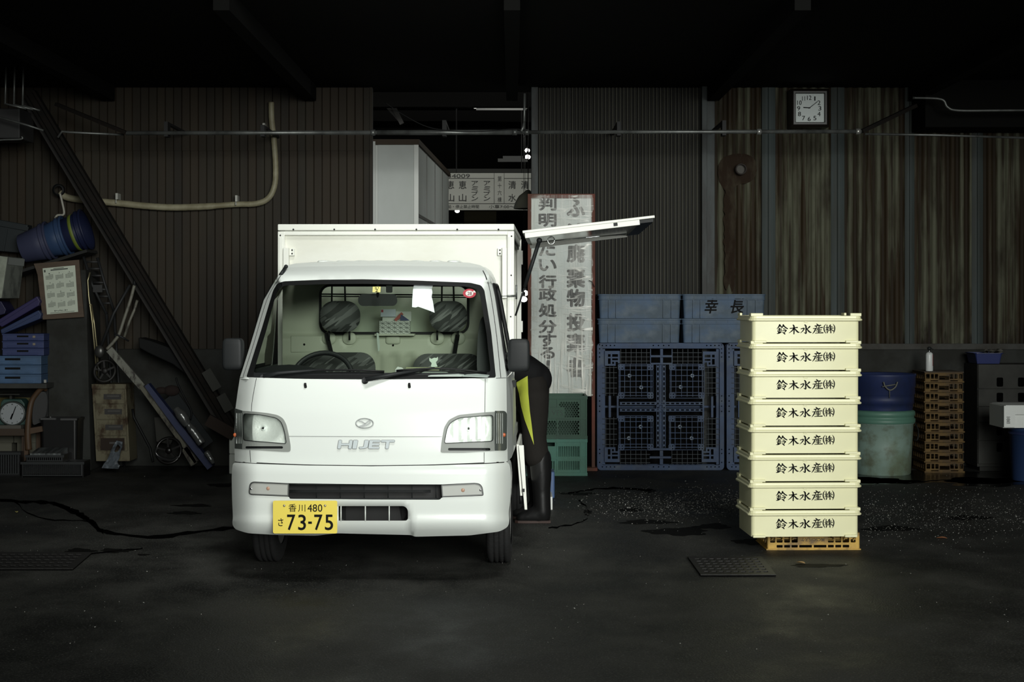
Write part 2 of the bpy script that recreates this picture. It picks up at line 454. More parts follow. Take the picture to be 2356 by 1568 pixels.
YW = 14.4; CEIL = 3.40
f = MB(); f.add([(-13, -6, 0), (13, -6, 0), (13, 36, 0), (-13, 36, 0)], [(0, 1, 2, 3)]); FLOOR = struct('floor', f, M_asph)
c = MB()
def crack(pts, w):
    P = spline(pts, 6, closed=False); l = []; r = []
    for i, (x, y) in enumerate(P):
        j = random.uniform(.4, 1.3)*w; x += random.uniform(-3, 3); y += random.uniform(-1.3, 1.3)
        l.append(G(x, y-j, .002)); r.append(G(x, y+j, .002))
    n = len(P); c.add(l+r, [(i, i+1, n+i+1, n+i) for i in range(n-1)])
crack([(-40, 1150), (60, 1153), (125, 1158), (180, 1183), (212, 1200), (235, 1220), (340, 1234), (450, 1224), (560, 1210)], 4.2)
crack([(175, 1178), (200, 1192), (235, 1222)], 6)
crack([(120, 1157), (175, 1176)], 4)
crack([(30, 1150), (90, 1190), (200, 1198), (222, 1205)], 1.1)
crack([(1500, 1128), (1420, 1122), (1350, 1126), (1310, 1134)], 2.0)
crack([(1265, 1214), (1320, 1205), (1352, 1190), (1352, 1170), (1330, 1150)], 1.6)
crack([(1980, 1106), (2080, 1110), (2170, 1104), (2240, 1100)], 1.4)
crack([(330, 1260), (250, 1268), (180, 1276)], 1.3)
struct('crack', c, M_crack, parent=FLOOR)
c = MB()
def patch(cx, cy, rx, ry, seed):
    rr = random.Random(seed); n = 60; a0 = [1+.16*math.sin(3*i*2*PI/n+seed)+.12*math.sin(7*i*2*PI/n+seed*2)+rr.uniform(-.05, .05) for i in range(n)]
    c.add([G(cx+rx*a0[i]*math.cos(2*PI*i/n), cy+ry*a0[i]*math.sin(2*PI*i/n), .0015) for i in range(n)], [tuple(range(n))[::-1]])
for i, a in enumerate([(2150, 1098, 250, 15), (2010, 1106, 90, 8), (2290, 1108, 120, 10)]): patch(*a, i)
struct('puddle', c, mat('puddle_water', (.007, .008, .0075), .22, bump=.12, bscale=30), parent=FLOOR)
c = MB()
for i, a in enumerate([(445, 1162, 42, 3.2), (425, 1179, 36, 3.6), (185, 1266, 34, 5), (265, 1266, 34, 5), (330, 1275, 14, 2), (510, 1115, 30, 4), (1560, 1222, 70, 9), (1640, 1210, 40, 6), (1490, 1200, 60, 5), (1495, 1128, 12, 5), (1352, 1178, 9, 6), (1330, 1135, 40, 3), (1730, 1245, 40, 7), (1450, 1172, 28, 4), (2050, 1215, 60, 6), (2230, 1190, 50, 5), (1880, 1300, 60, 4)]): patch(*a, i+5)
struct('oil_stain', c, mat('oily_wet_patch', (.005, .005, .0045), .7, bump=.4, bscale=110, spec=.08), parent=FLOOR)

# left wall: brown vertical boards over a concrete plinth
def boards(x0, x1, z0, z1, Y, pitch, gr, dep):
    m = MB(); rows = [[], []]; x = x0
    while x < x1:
        for dx, dy in ((0, dep), (gr*.5, 0), (pitch-gr*.5, 0), (pitch-.0005, dep)):
            for r, z in zip(rows, (z0, z1)): r.append((min(x+dx, x1), Y+dy, z))
        x += pitch
    return m.grid(rows, smooth=False)
XL = wx(851, YW); zseam = wz(347, YW); zbase = wz(802, YW)
struct('wall_left', boards(-7.2, XL, zbase, zseam, YW, .0742, .010, .012), M_board)
struct('wall_left_upper', boards(-7.2, XL, zseam, CEIL+.02, YW-.012, .0742, .010, .012), M_board)
m = MB(); m.b2((-7.2, YW-.05, 0), (XL, YW+.06, zbase)); struct('wall_left_base', m, M_conc, .01)
m = MB(); m.b2((XL, YW-.03, 0), (wx(857, YW), YW+.06, CEIL)); struct('trim_1', m, M_board)
# middle wall: fine grey corrugated sheet
def corr(x0, x1, z0, z1, Y, pitch, amp, per=8, shape=None):
    m = MB(); n = int((x1-x0)/pitch*per); rows = []
    for z in (z0, z1):
        rows.append([(x0+(x1-x0)*i/n, Y+amp*(shape or math.cos)(2*PI*(x0+(x1-x0)*i/n)/pitch), z) for i in range(n+1)])
    return m.grid(rows)
XM0, XM1 = wx(1238, YW), wx(1612, YW)
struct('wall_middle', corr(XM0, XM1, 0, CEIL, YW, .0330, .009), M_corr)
m = MB(); m.b2((wx(1222, YW), YW-.06, 0), (XM0, YW+.06, CEIL)); struct('trim_2', m, M_post, .006)
m = MB(); m.b2((XM1, YW-.10, 0), (wx(1624, YW), YW+.05, CEIL)); m.b2((wx(1624, YW), YW-.05, 0), (wx(1643, YW), YW+.05, CEIL)); struct('trim_3', m, M_post, .004)
m = MB(); m.b2((XM0, YW-.03, 0), (XM1, YW+.05, 1.22)); struct('wall_middle_shade', m, mat('pallet_shade', (.006, .006, .006), .9, spec=.1), .01)  # black slab added as painted shade behind the pallets
# right wall: rusted profiled sheet over concrete
def trap(t):
    c_ = math.cos(t); return max(-1, min(1, c_*2.2))
zr = wz(795, YW); XR0 = wx(1643, YW)
struct('wall_right', corr(XR0, 7.2, zr, CEIL, YW, .0835, .013, 12, trap), M_rust)
for i, (a, b) in enumerate(((1753, 1784), (1912, 1943), (2082, 2104), (2236, 2262))):
    m = MB()
    z0 = zr-.01
    rows = [[(wx(a, YW-.02)+(wx(b, YW)-wx(a, YW))*u, YW-.018-.010*math.sin(PI*u)+(.006 if .42 < u < .5 else 0), z) for u in (0, .1, .25, .42, .46, .5, .65, .8, .92, 1)] for z in (z0, CEIL)]
    m.grid(rows, smooth=False); struct('trim_%d' % (4+i), m, M_bluestrip)
m = MB(); m.b2((XR0, YW-.06, 0), (7.2, YW+.08, zr)); struct('wall_right_base', m, M_conc, .012)
m = MB(); m.b2((XR0, YW-.085, zr-.03), (7.2, YW+.05, zr+.02)); struct('trim_8', m, mat('weathered_sill', (.03, .026, .02), .8, col2=(.05, .05, .045), vscale=(4, 4, 4)))
# side walls, ceiling, dark hall behind the opening
for nm, x in (('wall_west', -7.2), ('wall_east', 7.2)):
    m = MB(); m.b2((x-.05, 9.9, 0), (x+.05, YW, CEIL)); struct(nm, m, M_board)
m = MB(); m.b2((-7.3, 9.85, CEIL), (7.3, YW+.3, CEIL+.12)); struct('ceiling', m, M_ceil)
for i, x in enumerate((-5.4, -3.6, -1.8, 0, 1.8, 3.6, 5.4)):
    m = MB(); m.b2((x-.05, 9.9, CEIL-.13), (x+.05, YW-.1, CEIL+.01)); struct('ceiling_beam.%03d' % i, m, M_ceil)
m = MB(); m.b2((-6, 34, -.02), (6, 34.1, 6)); m.b2((-6.05, YW+.3, 0), (-6, 34, 6)); m.b2((6, YW+.3, 0), (6.05, 34, 6)); struct('wall_back', m, M_void)
m = MB(); m.b2((-6, YW+.25, 5.2), (6, 34, 5.3)); struct('ceiling_hall', m, M_void)
m = MB()
for Y, z in ((17, 3.55), (20, 3.95), (24, 4.2)): m.b2((-5.9, Y, z), (5.9, Y+.12, z+.16))
struct('ceiling_truss', m, mat('hall_steel', (.007, .0065, .006), .8, spec=.1))
m = MB(); m.b2((-5.9, 23.4, wz(400, 23.4)), (5.9, 23.6, wz(388, 23.4))); struct('trim_9', m, mat('hall_rail', (.05, .05, .045), .7))
m = MB(); m.bar(W(905, 245, 18), W(925, 285, 18), .05); m.bar(W(885, 238, 18), W(925, 283, 18.0), .04); struct('ceiling_brace', m, mat('hall_brace', (.09, .085, .08), .7))
m = MB(); m.b2((wx(2096, YW), YW-.5, wz(292, YW-.5)), (7.1, YW-.02, CEIL)); struct('trim_10', m, M_ceil)  # dark box added in place of the shaded recess under the roof

# floor grates
M_grate = mat('worn_steel_grate', (.014, .013, .012), .62, .2, bump=.3, bscale=60)
def grate(name, quad, nx, ny, label):
    m = MB(); q = [Vector(p) for p in quad]
    def fn(u, v, w): return (q[0]*(1-u)*(1-v)+q[1]*u*(1-v)+q[2]*u*v+q[3]*(1-u)*v)+Vector((0, 0, .012-w*.35))
    holes = []
    for i in range(nx):
        for j in range(ny):
            x = .06+.88*(i+.5)/nx; y = .08+.84*(j+.5)/ny; a = .88/nx*.33; b = .84/ny*.22
            holes.append([(x-a, y-b), (x+a, y-b), (x+a, y+b), (x-a, y+b)])
    m.sheet([(0, 0), (1, 0), (1, 1), (0, 1)], holes, fn, step=0, thick=.012, smooth=False, dens=9)
    o = single(name, m, M_grate, label, 'drain grate')
    m = MB(); m.add([(q[0]*(1-u)*(1-v)+q[1]*u*(1-v)+q[2]*u*v+q[3]*(1-u)*v)+Vector((0, 0, .004)) for u, v in ((0, 0), (1, 0), (1, 1), (0, 1))], [(0, 1, 2, 3)]); build('dark_plate', m, mat('grate_shade', (.002, .002, .002), .9, spec=0), o)  # black plate paints the darkness below the grate slots
g0 = [G(1582, 1284), G(1752, 1284), G(1786, 1326), G(1612, 1326)]
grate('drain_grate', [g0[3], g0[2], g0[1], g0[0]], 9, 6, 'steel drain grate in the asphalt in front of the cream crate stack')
g0 = [G(-45, 1274), G(212, 1274), G(168, 1312), G(-110, 1312)]
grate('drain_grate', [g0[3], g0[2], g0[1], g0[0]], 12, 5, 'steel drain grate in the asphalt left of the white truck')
# flecks of ice, shell and grit lying on the asphalt
m = MB(); rr = random.Random(3)
def fleck(px, py, s):
    c_ = G(px, py, .003)
    m.add([c_+Vector((rr.uniform(-s, s), rr.uniform(-s, s), rr.uniform(-.002, s*.7))) for _ in range(4)], [(0, 1, 2), (0, 2, 3), (0, 3, 1), (1, 3, 2)])
for _ in range(2600):
    px = rr.gauss(1570, 120); py = rr.gauss(1158, 19)
    if py > 1095 and px < 1850: fleck(px, py, rr.uniform(.003, .008))
for _ in range(2400):
    px = rr.uniform(1985, 2400); py = rr.gauss(1180, 32)
    if py > 1110: fleck(px, py, rr.uniform(.002, .006))
for _ in range(700):
    px = rr.uniform(-40, 2400); py = rr.uniform(1090, 1500)
    fleck(px, py, rr.choice((.002, .003, .003, .0045)))
single('grit', m, mat('grit_flecks', (.55, .55, .50), .3, col2=(.09, .09, .082), vscale=(30, 30, 30), lo=.38, hi=.56), 'pale wet grit and ice flecks scattered over the black asphalt', 'grit', kind='stuff')
# leaves and scraps
M_leaf = mat('dry_leaf', (.30, .10, .03), .7)
def leaf(px, py, s, rot, label, col=None, name='fallen_leaf', cat='leaf'):
    m = MB(); c_ = G(px, py, .004); pts = [(0, -1), (.35, -.55), (.42, 0), (.22, .6), (0, 1), (-.22, .6), (-.42, 0), (-.35, -.55)]
    n = len(pts); ca, sa = math.cos(rot), math.sin(rot)
    top = [c_+Vector(((x*ca-y*sa)*s, (x*sa+y*ca)*s, .004+abs(x)*s*.5)) for x, y in pts]
    m.add(top+[p-Vector((0, 0, .002)) for p in top]+[c_+Vector((0, 0, .005)), c_+Vector((0, 0, .002))], [(i, (i+1) % n, 2*n) for i in range(n)]+[(n+(i+1) % n, n+i, 2*n+1) for i in range(n)]+[(i, n+i, n+(i+1) % n, (i+1) % n) for i in range(n)])
    single(name, m, col or M_leaf, label, cat)
leaf(2167, 1238, .032, 1.3, 'orange scrap lying on wet asphalt right of the cream crates', mat('orange_scrap', (.20, .075, .03), .7), name='plastic_scrap', cat='scrap')
leaf(1842, 1295, .030, .8, 'small tan leaf on the asphalt just in front of the yellow crate', mat('tan_leaf', (.35, .22, .09), .7))
leaf(38, 1178, .026, .4, 'tiny pale yellow leaf on the asphalt at the far left', mat('pale_leaf', (.42, .38, .12), .7))

# rail pipe along the wall with its braces and thinner runs
YP = 13.5
r_ = thing('rail_pipe', 'long grey steel pipe running level along the wall below the clock', 'pipe', W(1140, 305, YP))
def xp(px): return W(px, 306-(px-300)*.0022, YP)
m = MB(); m.tube([xp(290), xp(868)], .0185, 12); m.tube([xp(868), xp(1190)], .022, 12); m.tube([xp(1190), xp(1982)], .0165, 12); build('pipe', m, M_steel, r_)
for px in (858, 1184, 1212, 1746, 1974):
    m = MB(); m.tube([xp(px-5), xp(px+5)], .026, 12); build('coupling', m, mat('bright_coupling', (.5, .5, .47), .3, .7) if px > 1700 else M_steel, r_)
for px, h in ((382, 26), (604, 18), (1022, 28), (1424, 24), (1666, 26)):
    p = xp(px); m = MB(); m.b2(p+Vector((-.016, -.01, -.03)), p+Vector((.016, .10, h/FPX*YP))); m.b2(p+Vector((-.016, .02, h/FPX*YP-.02)), p+Vector((.016, YW-YP-.02, h/FPX*YP))); build('bracket', m, M_dark, r_)
m = MB(); m.bar(xp(1982), W(2106, 243, YP+.2), .055, .03); build('brace', m, M_brownsteel, r_)
m = MB(); m.bar(xp(292), W(130, 240, YP+.2), .055, .03); build('brace', m, M_brownsteel, r_)
m = MB(); m.tube([W(1990, 308, 13.6), W(2170, 311, 13.6), W(2420, 319, 13.6)], .010, 8); single('wall_conduit', m, M_steel, 'thin conduit running on to the right from the end of the rail pipe', 'pipe')
m = MB(); m.tube([W(285, 310, 13.62), W(160, 304, 13.62), W(143, 302, 13.62), W(133, 316, 13.62)], .010, 8); single('wall_conduit', m, M_steel, 'thin conduit left of the rail pipe, bent down at its end by the slanting beam', 'pipe')
m = MB(); m.tube(spline([tuple(W(*p, 13.6)) for p in ((2100, 225), (2165, 228), (2180, 246), (2205, 254), (2300, 254), (2420, 253))], 6, closed=False), .011, 8); single('wall_conduit', m, M_steel, 'curved conduit under the roof in the top right corner', 'pipe')
m = MB(); m.tube([W(1207, 215, YP), W(1206, 296, YP)], .011, 8); m.tube([W(1199, 303, YP-.03), W(1204, 292, YP-.01), W(1206, 280, YP)], .012, 8)
single('wall_conduit', m, M_steel, 'short upright conduit dropping onto the rail pipe at the opening', 'pipe')
m = MB(); m.tube(spline([tuple(W(*p, YP-.03)) for p in ((885, 235), (930, 265), (985, 292), (1050, 302), (1110, 302), (1180, 297), (1212, 300))], 6, closed=False), .004, 6)
single('hanging_cable', m, M_rubber, 'slack black cable looping down to the rail pipe in the opening', 'cable')
# conduits in the top left corner
m = MB(); m.tube([W(-30, 262, 13.3), W(60, 287, 13.3), W(100, 300, 13.3)], .009, 8); single('wall_conduit', m, M_steel, 'thin conduit sloping down in the top left corner', 'pipe')
m = MB(); m.tube(spline([tuple(W(*p, 13.2)) for p in ((-30, 330), (0, 322), (48, 320), (50, 314))], 5, closed=False), .007, 8); single('wall_conduit', m, M_steel, 'short bent conduit at the left edge of the shed', 'pipe')
m = MB(); m.b2(W(-60, 318, 13.5), W(78, 262, 13.9)); single('switch_box', m, mat('grey_switch_box', (.022, .022, .022), .7), 'dark grey box under the roof in the top left corner', 'box', bevel=.01)
m = MB()
for q in range(3): m.tube([W(10+q*20, 238+q*2, 13.1), W(60+q*16, 250+q*2, 13.1)], .008, 8); m.tube([W(12+q*20, 238+q*2, 13.1), Vector((wx(12+q*20, 13.1), 13.12, CEIL))], .008, 8)
single('lamp_bracket', m, M_steel, 'bundle of short pale rods at the top left corner', 'bracket')

# cream flexible hose
hs = thing('flexible_hose', 'cream corrugated hose bent along the brown board wall', 'hose', W(440, 476, 14.33))
P = [tuple(W(*p, 14.33)) for p in ((624, 235), (625, 275), (630, 320), (634, 380), (632, 425), (618, 455), (590, 468), (540, 470), (470, 475), (400, 477), (340, 474), (270, 467), (200, 461), (155, 454), (138, 443))]
P = spline(P, 8, closed=False); R = [(.026 if i < 62 else .030)*(1+.035*(i % 2)) for i in range(len(P))]
m = MB(); m.tube(P, R, 12); build('hose', m, mat('cream_hose', (.30, .28, .185), .55, col2=(.20, .18, .11), vscale=(6, 6, 6)), hs)
for px, py in ((269, 452), (544, 457), (607, 291)):
    m = MB(); p = W(px, py, 14.30); m.b2(p+Vector((-.010, -.012, -.025)), p+Vector((.010, .1, .030))); m.tube([p+Vector((0, -.03, -.03)), p+Vector((0, -.035, -.06))], .006, 6); build('clip', m, mat('pale_clip', (.4, .4, .36), .5), hs)
m = MB(); m.lathe([(.055, 0), (.055, .05), (.035, .05)], 16, lambda p: W(136, 437, 14.30)+Vector((p.x, -p.z*.5, p.y)), closed=False); build('collar', m, M_rubber, hs)
m = MB(); m.tube(spline([tuple(W(*p, 14.2)) for p in ((138, 445), (143, 465), (147, 492), (132, 495), (127, 505), (131, 524), (148, 536), (155, 540))], 6, closed=False), .010, 8)
m.tube([W(155+9*math.cos(a), 538+9*math.sin(a), 14.2) for a in [.5+PI*2*k/12*.8 for k in range(12)]], .010, 8)
single('pipe_hook', m, mat('pale_hook', (.34, .33, .28), .5), 'pale bent hook hanging below the hose end over blue buckets', 'hook')

# clock
ck = thing('wall_clock', 'square dark wooden wall clock with white face above the pipe', 'clock', W(1862, 290, 14.2))
m = MB()
c_ = W(1862, 249, 14.22); H = .170
def sq(r, y): return [c_+Vector((x*r, y, z*r)) for x, z in ((-1, -1), (1, -1), (1, 1), (-1, 1))]
m.grid([sq(H, .12), sq(H, -.03), sq(H-.02, -.05), sq(H-.042, -.05), sq(H-.045, -.02)], smooth=False, closed_u=True); build('frame', m, mat('dark_wood_frame', (.012, .009, .007), .4), ck, bevel=.004)
m = MB(); m.add(sq(H-.044, -.025), [(0, 1, 2, 3)]); fc = build('dial', m, mat('clock_dial', (.68, .74, .72), .5), ck)
m = MB()
for k in range(1, 13):
    a = math.radians(90-30*k); R_ = .100 if k % 3 else .094; x = 1862+R_*math.cos(a)*FPX/14.2; y = 249-R_*math.sin(a)*FPX/14.2; w = 3.4 if 1 < k < 10 else (1.2 if k == 1 else (3.2 if k == 11 else 5))
    textfit(m, str(k), x-w, y-5, x+w, y+5, lambda u, v: W(u, v, 14.19))
build('numeral', m, M_ink, fc)
m = MB(); m.bar(c_+Vector((.004, -.031, 0)), c_+Vector((-.058, -.031, .004)), .008, .003, (0, 1, 0)); build('hour_hand', m, M_ink, ck)
m = MB(); m.bar(c_+Vector((-.01, -.033, -.005)), c_+Vector((.066, -.033, .055)), .005, .003, (0, 1, 0)); build('minute_hand', m, M_ink, ck)
# round vent in the rusty wall
vt = thing('wall_vent', 'round rusted pipe outlet in the rusty corrugated wall', 'vent', W(1702, 400, 14.33))
m = MB(); m.lathe([(.050, 0), (.050, .07), (.040, .07), (.040, .0)], 24, lambda p: W(1703, 390, 14.36)+Vector((p.x, -p.z, p.y)), closed=False); build('rim', m, mat('rust_rim', (.020, .014, .011), .7), vt)
m = MB(); m.lathe([(.0405, .02), (.001, .02)], 24, lambda p: W(1703, 390, 14.36)+Vector((p.x, -p.z, p.y)), closed=False); build('cap', m, mat('vent_cap', (.055, .050, .042), .7), vt)
m = MB(); P = [(1700+42*math.cos(a)*random.uniform(.95, 1.05), 391+36*math.sin(a)*random.uniform(.95, 1.05)+(22*max(0, math.sin(a))**2 if math.cos(a) < 0 else 0)) for a in [2*PI*k/26 for k in range(26)]]
P = [(1700, 353), (1722, 356), (1737, 368), (1741, 392), (1734, 412), (1716, 422), (1702, 423)]+[(1691+random.uniform(-3, 3), y) for y in range(432, 660, 9)]+[(1684, 672), (1678, 652), (1672, 668)]+[(1666+random.uniform(-3, 3), y) for y in range(655, 430, -9)]+[(1655, 418), (1653, 380), (1668, 360)]
m.sheet(spline(P, 2), [], lambda u, v, w: W(u, v, 14.382)+Vector((0, w, 0)), step=0, thick=.004); build('stain', m, mat('rust_stain', (.024, .0155, .010), .85, col2=(.045, .036, .024), vscale=(12, 3, 4), lo=.5, hi=.7, spec=.1), vt)

# tall white cold-store box in the opening behind the truck
cs = thing('cold_store', 'tall white cold store cabinet standing in the opening behind the truck', 'cabinet', (-1.05, 16.5, 0))
X0, X1, Y0, Y1, ZT = wx(870, 15), wx(960, 15), 15.0, 18.75, wz(333, 15)
XB = -.742; xs_ = lambda Y: X1+(XB-X1)*(Y-Y0)/(Y1-Y0)
m = MB(); m.prism([(X0, Y0), (X1, Y0), (XB, Y1), (X0, Y1)], lambda u, v, w: Vector((u, v, w)), 0, ZT); build('body', m, mat('cold_store_panel', (.52, .55, .53), .5, col2=(.45, .48, .45), vscale=(1, 1, .6)), cs)
m = MB(); m.b2((X1-.03, Y0-.012, 0), (X1+.012, Y0+.02, ZT+.005)); build('corner_post', m, mat('cold_store_trim', (.66, .68, .64), .4), cs)
m = MB(); m.b2((wx(857, 15)-.0, Y0-.03, 0), (wx(864, 15), Y0+.02, ZT+.03)); m.b2((wx(864, 15), Y0+.01, 0), (X0, Y0+.03, ZT+.02)); build('door_edge', m, mat('cold_store_edge', (.5, .52, .49), .4), cs)
m = MB(); m.prism([(X0-.05, Y0-.03), (X1+.02, Y0-.03), (XB+.02, Y1), (X0-.05, Y1)], lambda u, v, w: Vector((u, v, w)), ZT, ZT+.05); build('top_board', m, mat('brown_top_board', (.05, .035, .022), .8), cs)
m = MB()
for k in range(1, 4): Yk = Y0+(Y1-Y0)*k/4; m.b2((xs_(Yk)-.01, Yk-.01, 0), (xs_(Yk)+.006, Yk+.01, ZT))
m.bar((X1, Y0+.02, 2.29), (XB, Y1, 2.29), .014, .03); build('seam', m, mat('cold_store_seam', (.12, .12, .11), .6), cs)
# hanging sign deep in the hall
YS = 22.6
sg = thing('hanging_sign', 'wide white shop sign with dark characters hanging deep in the hall', 'sign', W(1125, 482, YS))
m = MB(); m.b2(W(985, 483, YS)+Vector((0, 0, 0)), W(1300, 398, YS)+Vector((0, .05, 0))); build('board', m, mat('sign_white', (.66, .66, .60), .6), sg)
m = MB(); fs = lambda u, v: W(u, v, YS-.012)
textfit(m, '34009', 1030, 400, 1081, 409, fs, .01)
for t, x, y, h in (('恵', 1028, 416, 18), ('山', 1028, 446, 17), ('恵', 1056, 416, 18), ('山', 1056, 446, 17), ('清', 1170, 416, 18), ('水', 1170, 446, 17), ('清', 1199, 416, 18), ('水', 1199, 446, 17)):
    textfit(m, t, x, y, x+17, y+h, fs, .02)
for x in (1085, 1113):
    for k, t in enumerate('アミブン'): textfit(m, t, x, 416+k*11.8, x+15, 426+k*11.8, fs, .02)
for k, t in enumerate('第十六棟'): textfit(m, t, 1145, 405+k*16, 1154, 417+k*16, fs, .0)
textfit(m, '船・停止禁止時間', 1030, 471, 1102, 479, fs); textfit(m, '小車7:00〜', 1125, 471, 1184, 479, fs)
for a, b_ in (((985, 468), (1300, 468)), ((985, 410), (1137, 410)), ((1137, 398), (1137, 468)), ((1160, 398), (1160, 468)), ((1160, 410), (1300, 410))):
    m.bar(fs(*a), fs(*b_), .006, .004, (0, 1, 0))
build('lettering', m, mat('sign_ink', (.05, .05, .048), .6), sg)
m = MB()
for px in (1050, 1200): m.b2(W(px-1, 398, YS+.02), W(px+1, 250, YS+.03))
build('hanger', m, M_dark, sg)
# lamps deep in the hall
M_bulb = emit('bulb_glow', (1, .98, .92), 5.0)
for px, py, Y, r in ((1213, 346, 26, .030), (1214, 361, 25.6, .032), (1208, 674, 20, .030), (1205, 688, 19.6, .030), (1052, 485, 24, .025)):
    t = thing('bulb', {346: 'upper of two bare bulbs glowing in the dark hall beside the tall sign', 361: 'lower of two bare bulbs glowing in the dark hall beside the tall sign', 674: 'upper of two glowing bulbs seen past the box door strut', 688: 'lower of two glowing bulbs seen past the box door strut', 485: 'small bulb glowing under the hanging shop sign'}[py], 'light bulb', W(px, py, Y))
    m = MB(); m.ball(W(px, py, Y), r*1.15, sc=(1.25, 1, 1)); build('glass', m, M_bulb, t)
    m = MB(); m.tube([W(px, py, Y)+Vector((0, .02, r)), W(px, py, Y)+Vector((0, .02, r+.06))], .018, 8); build('socket', m, M_dark, t)
    m = MB(); m.tube([W(px, py, Y)+Vector((0, .02, r+.06)), (W(px, py, Y).x, Y+.02, 5.2)], .003, 5); build('cord', m, M_dark, t)
fl = thing('fluorescent_lamp', 'fluorescent lamp fitting hanging high in the opening', 'lamp', W(1152, 250, 19.5))
m = MB(); p0 = W(1090, 247, 19.5); p1 = W(1216, 247, 19.5); m.box((p0+p1)/2+Vector((0, 0, .02)), (p1.x-p0.x, .14, .05)); build('housing', m, mat('lamp_housing', (.5, .5, .48), .5), fl)
m = MB(); m.tube([p0+Vector((.03, -.03, -.025)), p1+Vector((-.03, -.03, -.025))], .013, 8); build('tube', m, emit('tube_glow', (.5, .5, .47), .16), fl)
l = area('hall_lamp_light', (p0+p1)/2+Vector((0, 0, -.06)), (p0+p1)/2+Vector((-.3, 2.6, -1.3)), .6, .1, 16, (.98, 1, .92))
area('added_hall_fill', (1.6, 17.2, 3.5), (-.75, 17.0, 1.9), .8, .8, 15, (.98, 1, .93))  # added fill to brighten the cold store's side; no fitting hangs here
m = MB(); m.box(W(1180, 369, 24), (.45, .1, .05)); m.box(W(1180, 362, 24), (.3, .06, .04)); single('fluorescent_lamp', m, mat('dim_fitting', (.10, .10, .095), .5), 'unlit lamp fitting in the dark hall above the shop sign', 'lamp')
# grey pendant shade half behind the tall sign
ps = thing('pendant_shade', 'grey enamel lamp shade hanging half behind the tall sign', 'lamp shade', W(1215, 482, 14.9))
m = MB(); m.lathe([(.135, 0), (.132, .02), (.12, .06), (.085, .12), (.04, .155), (.015, .175)], 24, lambda p: p+W(1215, 480, 14.9), closed=False); o = build('shade', m, mat('grey_enamel', (.11, .11, .085), .5), ps)
m = MB(); m.tube([W(1215, 482, 14.9)+Vector((0, 0, .18)), (wx(1215, 14.9), 14.9, 3.6)], .004, 6); build('cord', m, M_rubber, ps)
# notice boards dim under the shop sign
m = MB(); m.b2(W(1068, 515, 26), W(1142, 486, 26.05)); single('notice_board', m, mat('dim_yellow', (.06, .05, .02), .7), 'dim yellowish notice under the hanging shop sign', 'notice')
# ------------------------------------------------------------------ the small white truck
truck = thing('box_truck', 'small white box truck parked facing out with its right side door raised', 'truck', TO+TB*1.7)
def tab(x, X):
    X = sorted(X)
    if x <= X[0][0]: return X[0][1]
    for (a, p), (b, q) in zip(X, X[1:]):
        if x <= b: return p+(q-p)*(x-a)/(b-a)
    return X[-1][1]
SL = [(600, 668), (610, 661), (620, 650), (640, 636), (690, 607), (790, 577), (868, 552), (900, 547), (945, 541), (1000, 539), (1062, 540)]
SR = [(600, 1100), (610, 1106), (621, 1120), (640, 1128), (680, 1138), (760, 1150), (830, 1160), (869, 1165), (945, 1166), (1062, 1168)]
def Db(px, py):
    l, r = tab(py, SL), tab(py, SR); u = (px-(l+r)/2)/((r-l)/2)
    return tab(py, [(866, .165), (885, .140), (900, .122), (945, .085), (1000, .062), (1040, .055), (1066, .055)])+.05*u*u+.15*max(0, (abs(u)-.80)/.20)**2.3
def Dm(px, py):
    u = (px-854)/321
    y = tab(py, [(1058, .055), (1063, .030), (1069, .012), (1080, 0), (1112, -.004), (1150, -.006), (1185, 0), (1198, -.010), (1212, .006), (1222, .03), (1236, .075)])+.05*u*u+.17*max(0, (abs(u)-.80)/.20)**2.3
    xc = tab(py, [(1158, 925), (1168, 938), (1185, 946), (1234, 953)])
    if px < xc and py > 1158 and px > 640: y += .03*min(1, (xc-px)/7)*min(1, (py-1158)/6)
    return y
def Dg(px, py):
    t = max(-.1, min(1.05, (868-py)/218)); c_ = 854+27.5*t; h = 287-53*t; u = abs(px-c_)/h
    return .17+.53*t+.10*u*u+(1.7*(u-1) if u > 1 else 0)
def Dr(px, py):
    if py >= 645: return Dg(px, py)
    q = (645-py)/46
    return Dg(881+(px-881)*.97, 645)+.42*q**1.7
def on(D, off=0.0): return lambda u, v, w=0: T(u, v, D(u, v)+off+w)
def lp(px, py, y): return T(px, py, y)

# lower cab: front panel, fenders, doors
HL = [(544, 941), (557, 944.4), (578.7, 945.7), (615.7, 949.5), (638.6, 954), (651.4, 961.6), (659, 975.7), (664, 997.3), (669, 1025.4), (668.6, 1038.8), (651, 1038.8), (571, 1033.7), (544, 1031.5)]; HL = rnd(HL, 6)
HR = [(1013, 1040.9), (1016.3, 1012.7), (1021.7, 982.4), (1032.5, 965), (1054, 954), (1112.7, 948), (1138.7, 946.6), (1158, 944.6), (1163.2, 956.4), (1162.6, 1028), (1158, 1033), (1138.7, 1036.6), (1065, 1041)]; HR = rnd(HR, 6)
m = MB()
front = [(552, 868), (568, 867.5), (700, 871.5), (854, 873), (1000, 872), (1141, 869.5), (1165, 868.5), (1165.5, 900), (1166, 945), (1167, 1000), (1168, 1061), (1130, 1064), (1000, 1068), (854, 1070), (700, 1068), (580, 1064.5), (540, 1061), (539, 1000), (541, 945), (547, 900)]
m.sheet(front, [HL, HR], on(Db), step=11, thick=.02)
hoodo = build('front_panel', m, M_paint, truck)
def side(pts, D, y_end, rows_win=None, win=(0, 0), cut=None):
    """door side: the silhouette carried straight back"""
    A = []; Bw = []
    for px, py in pts:
        y0 = D(px, py); p = T(px, py, y0); A.append((p, y0))
    return A
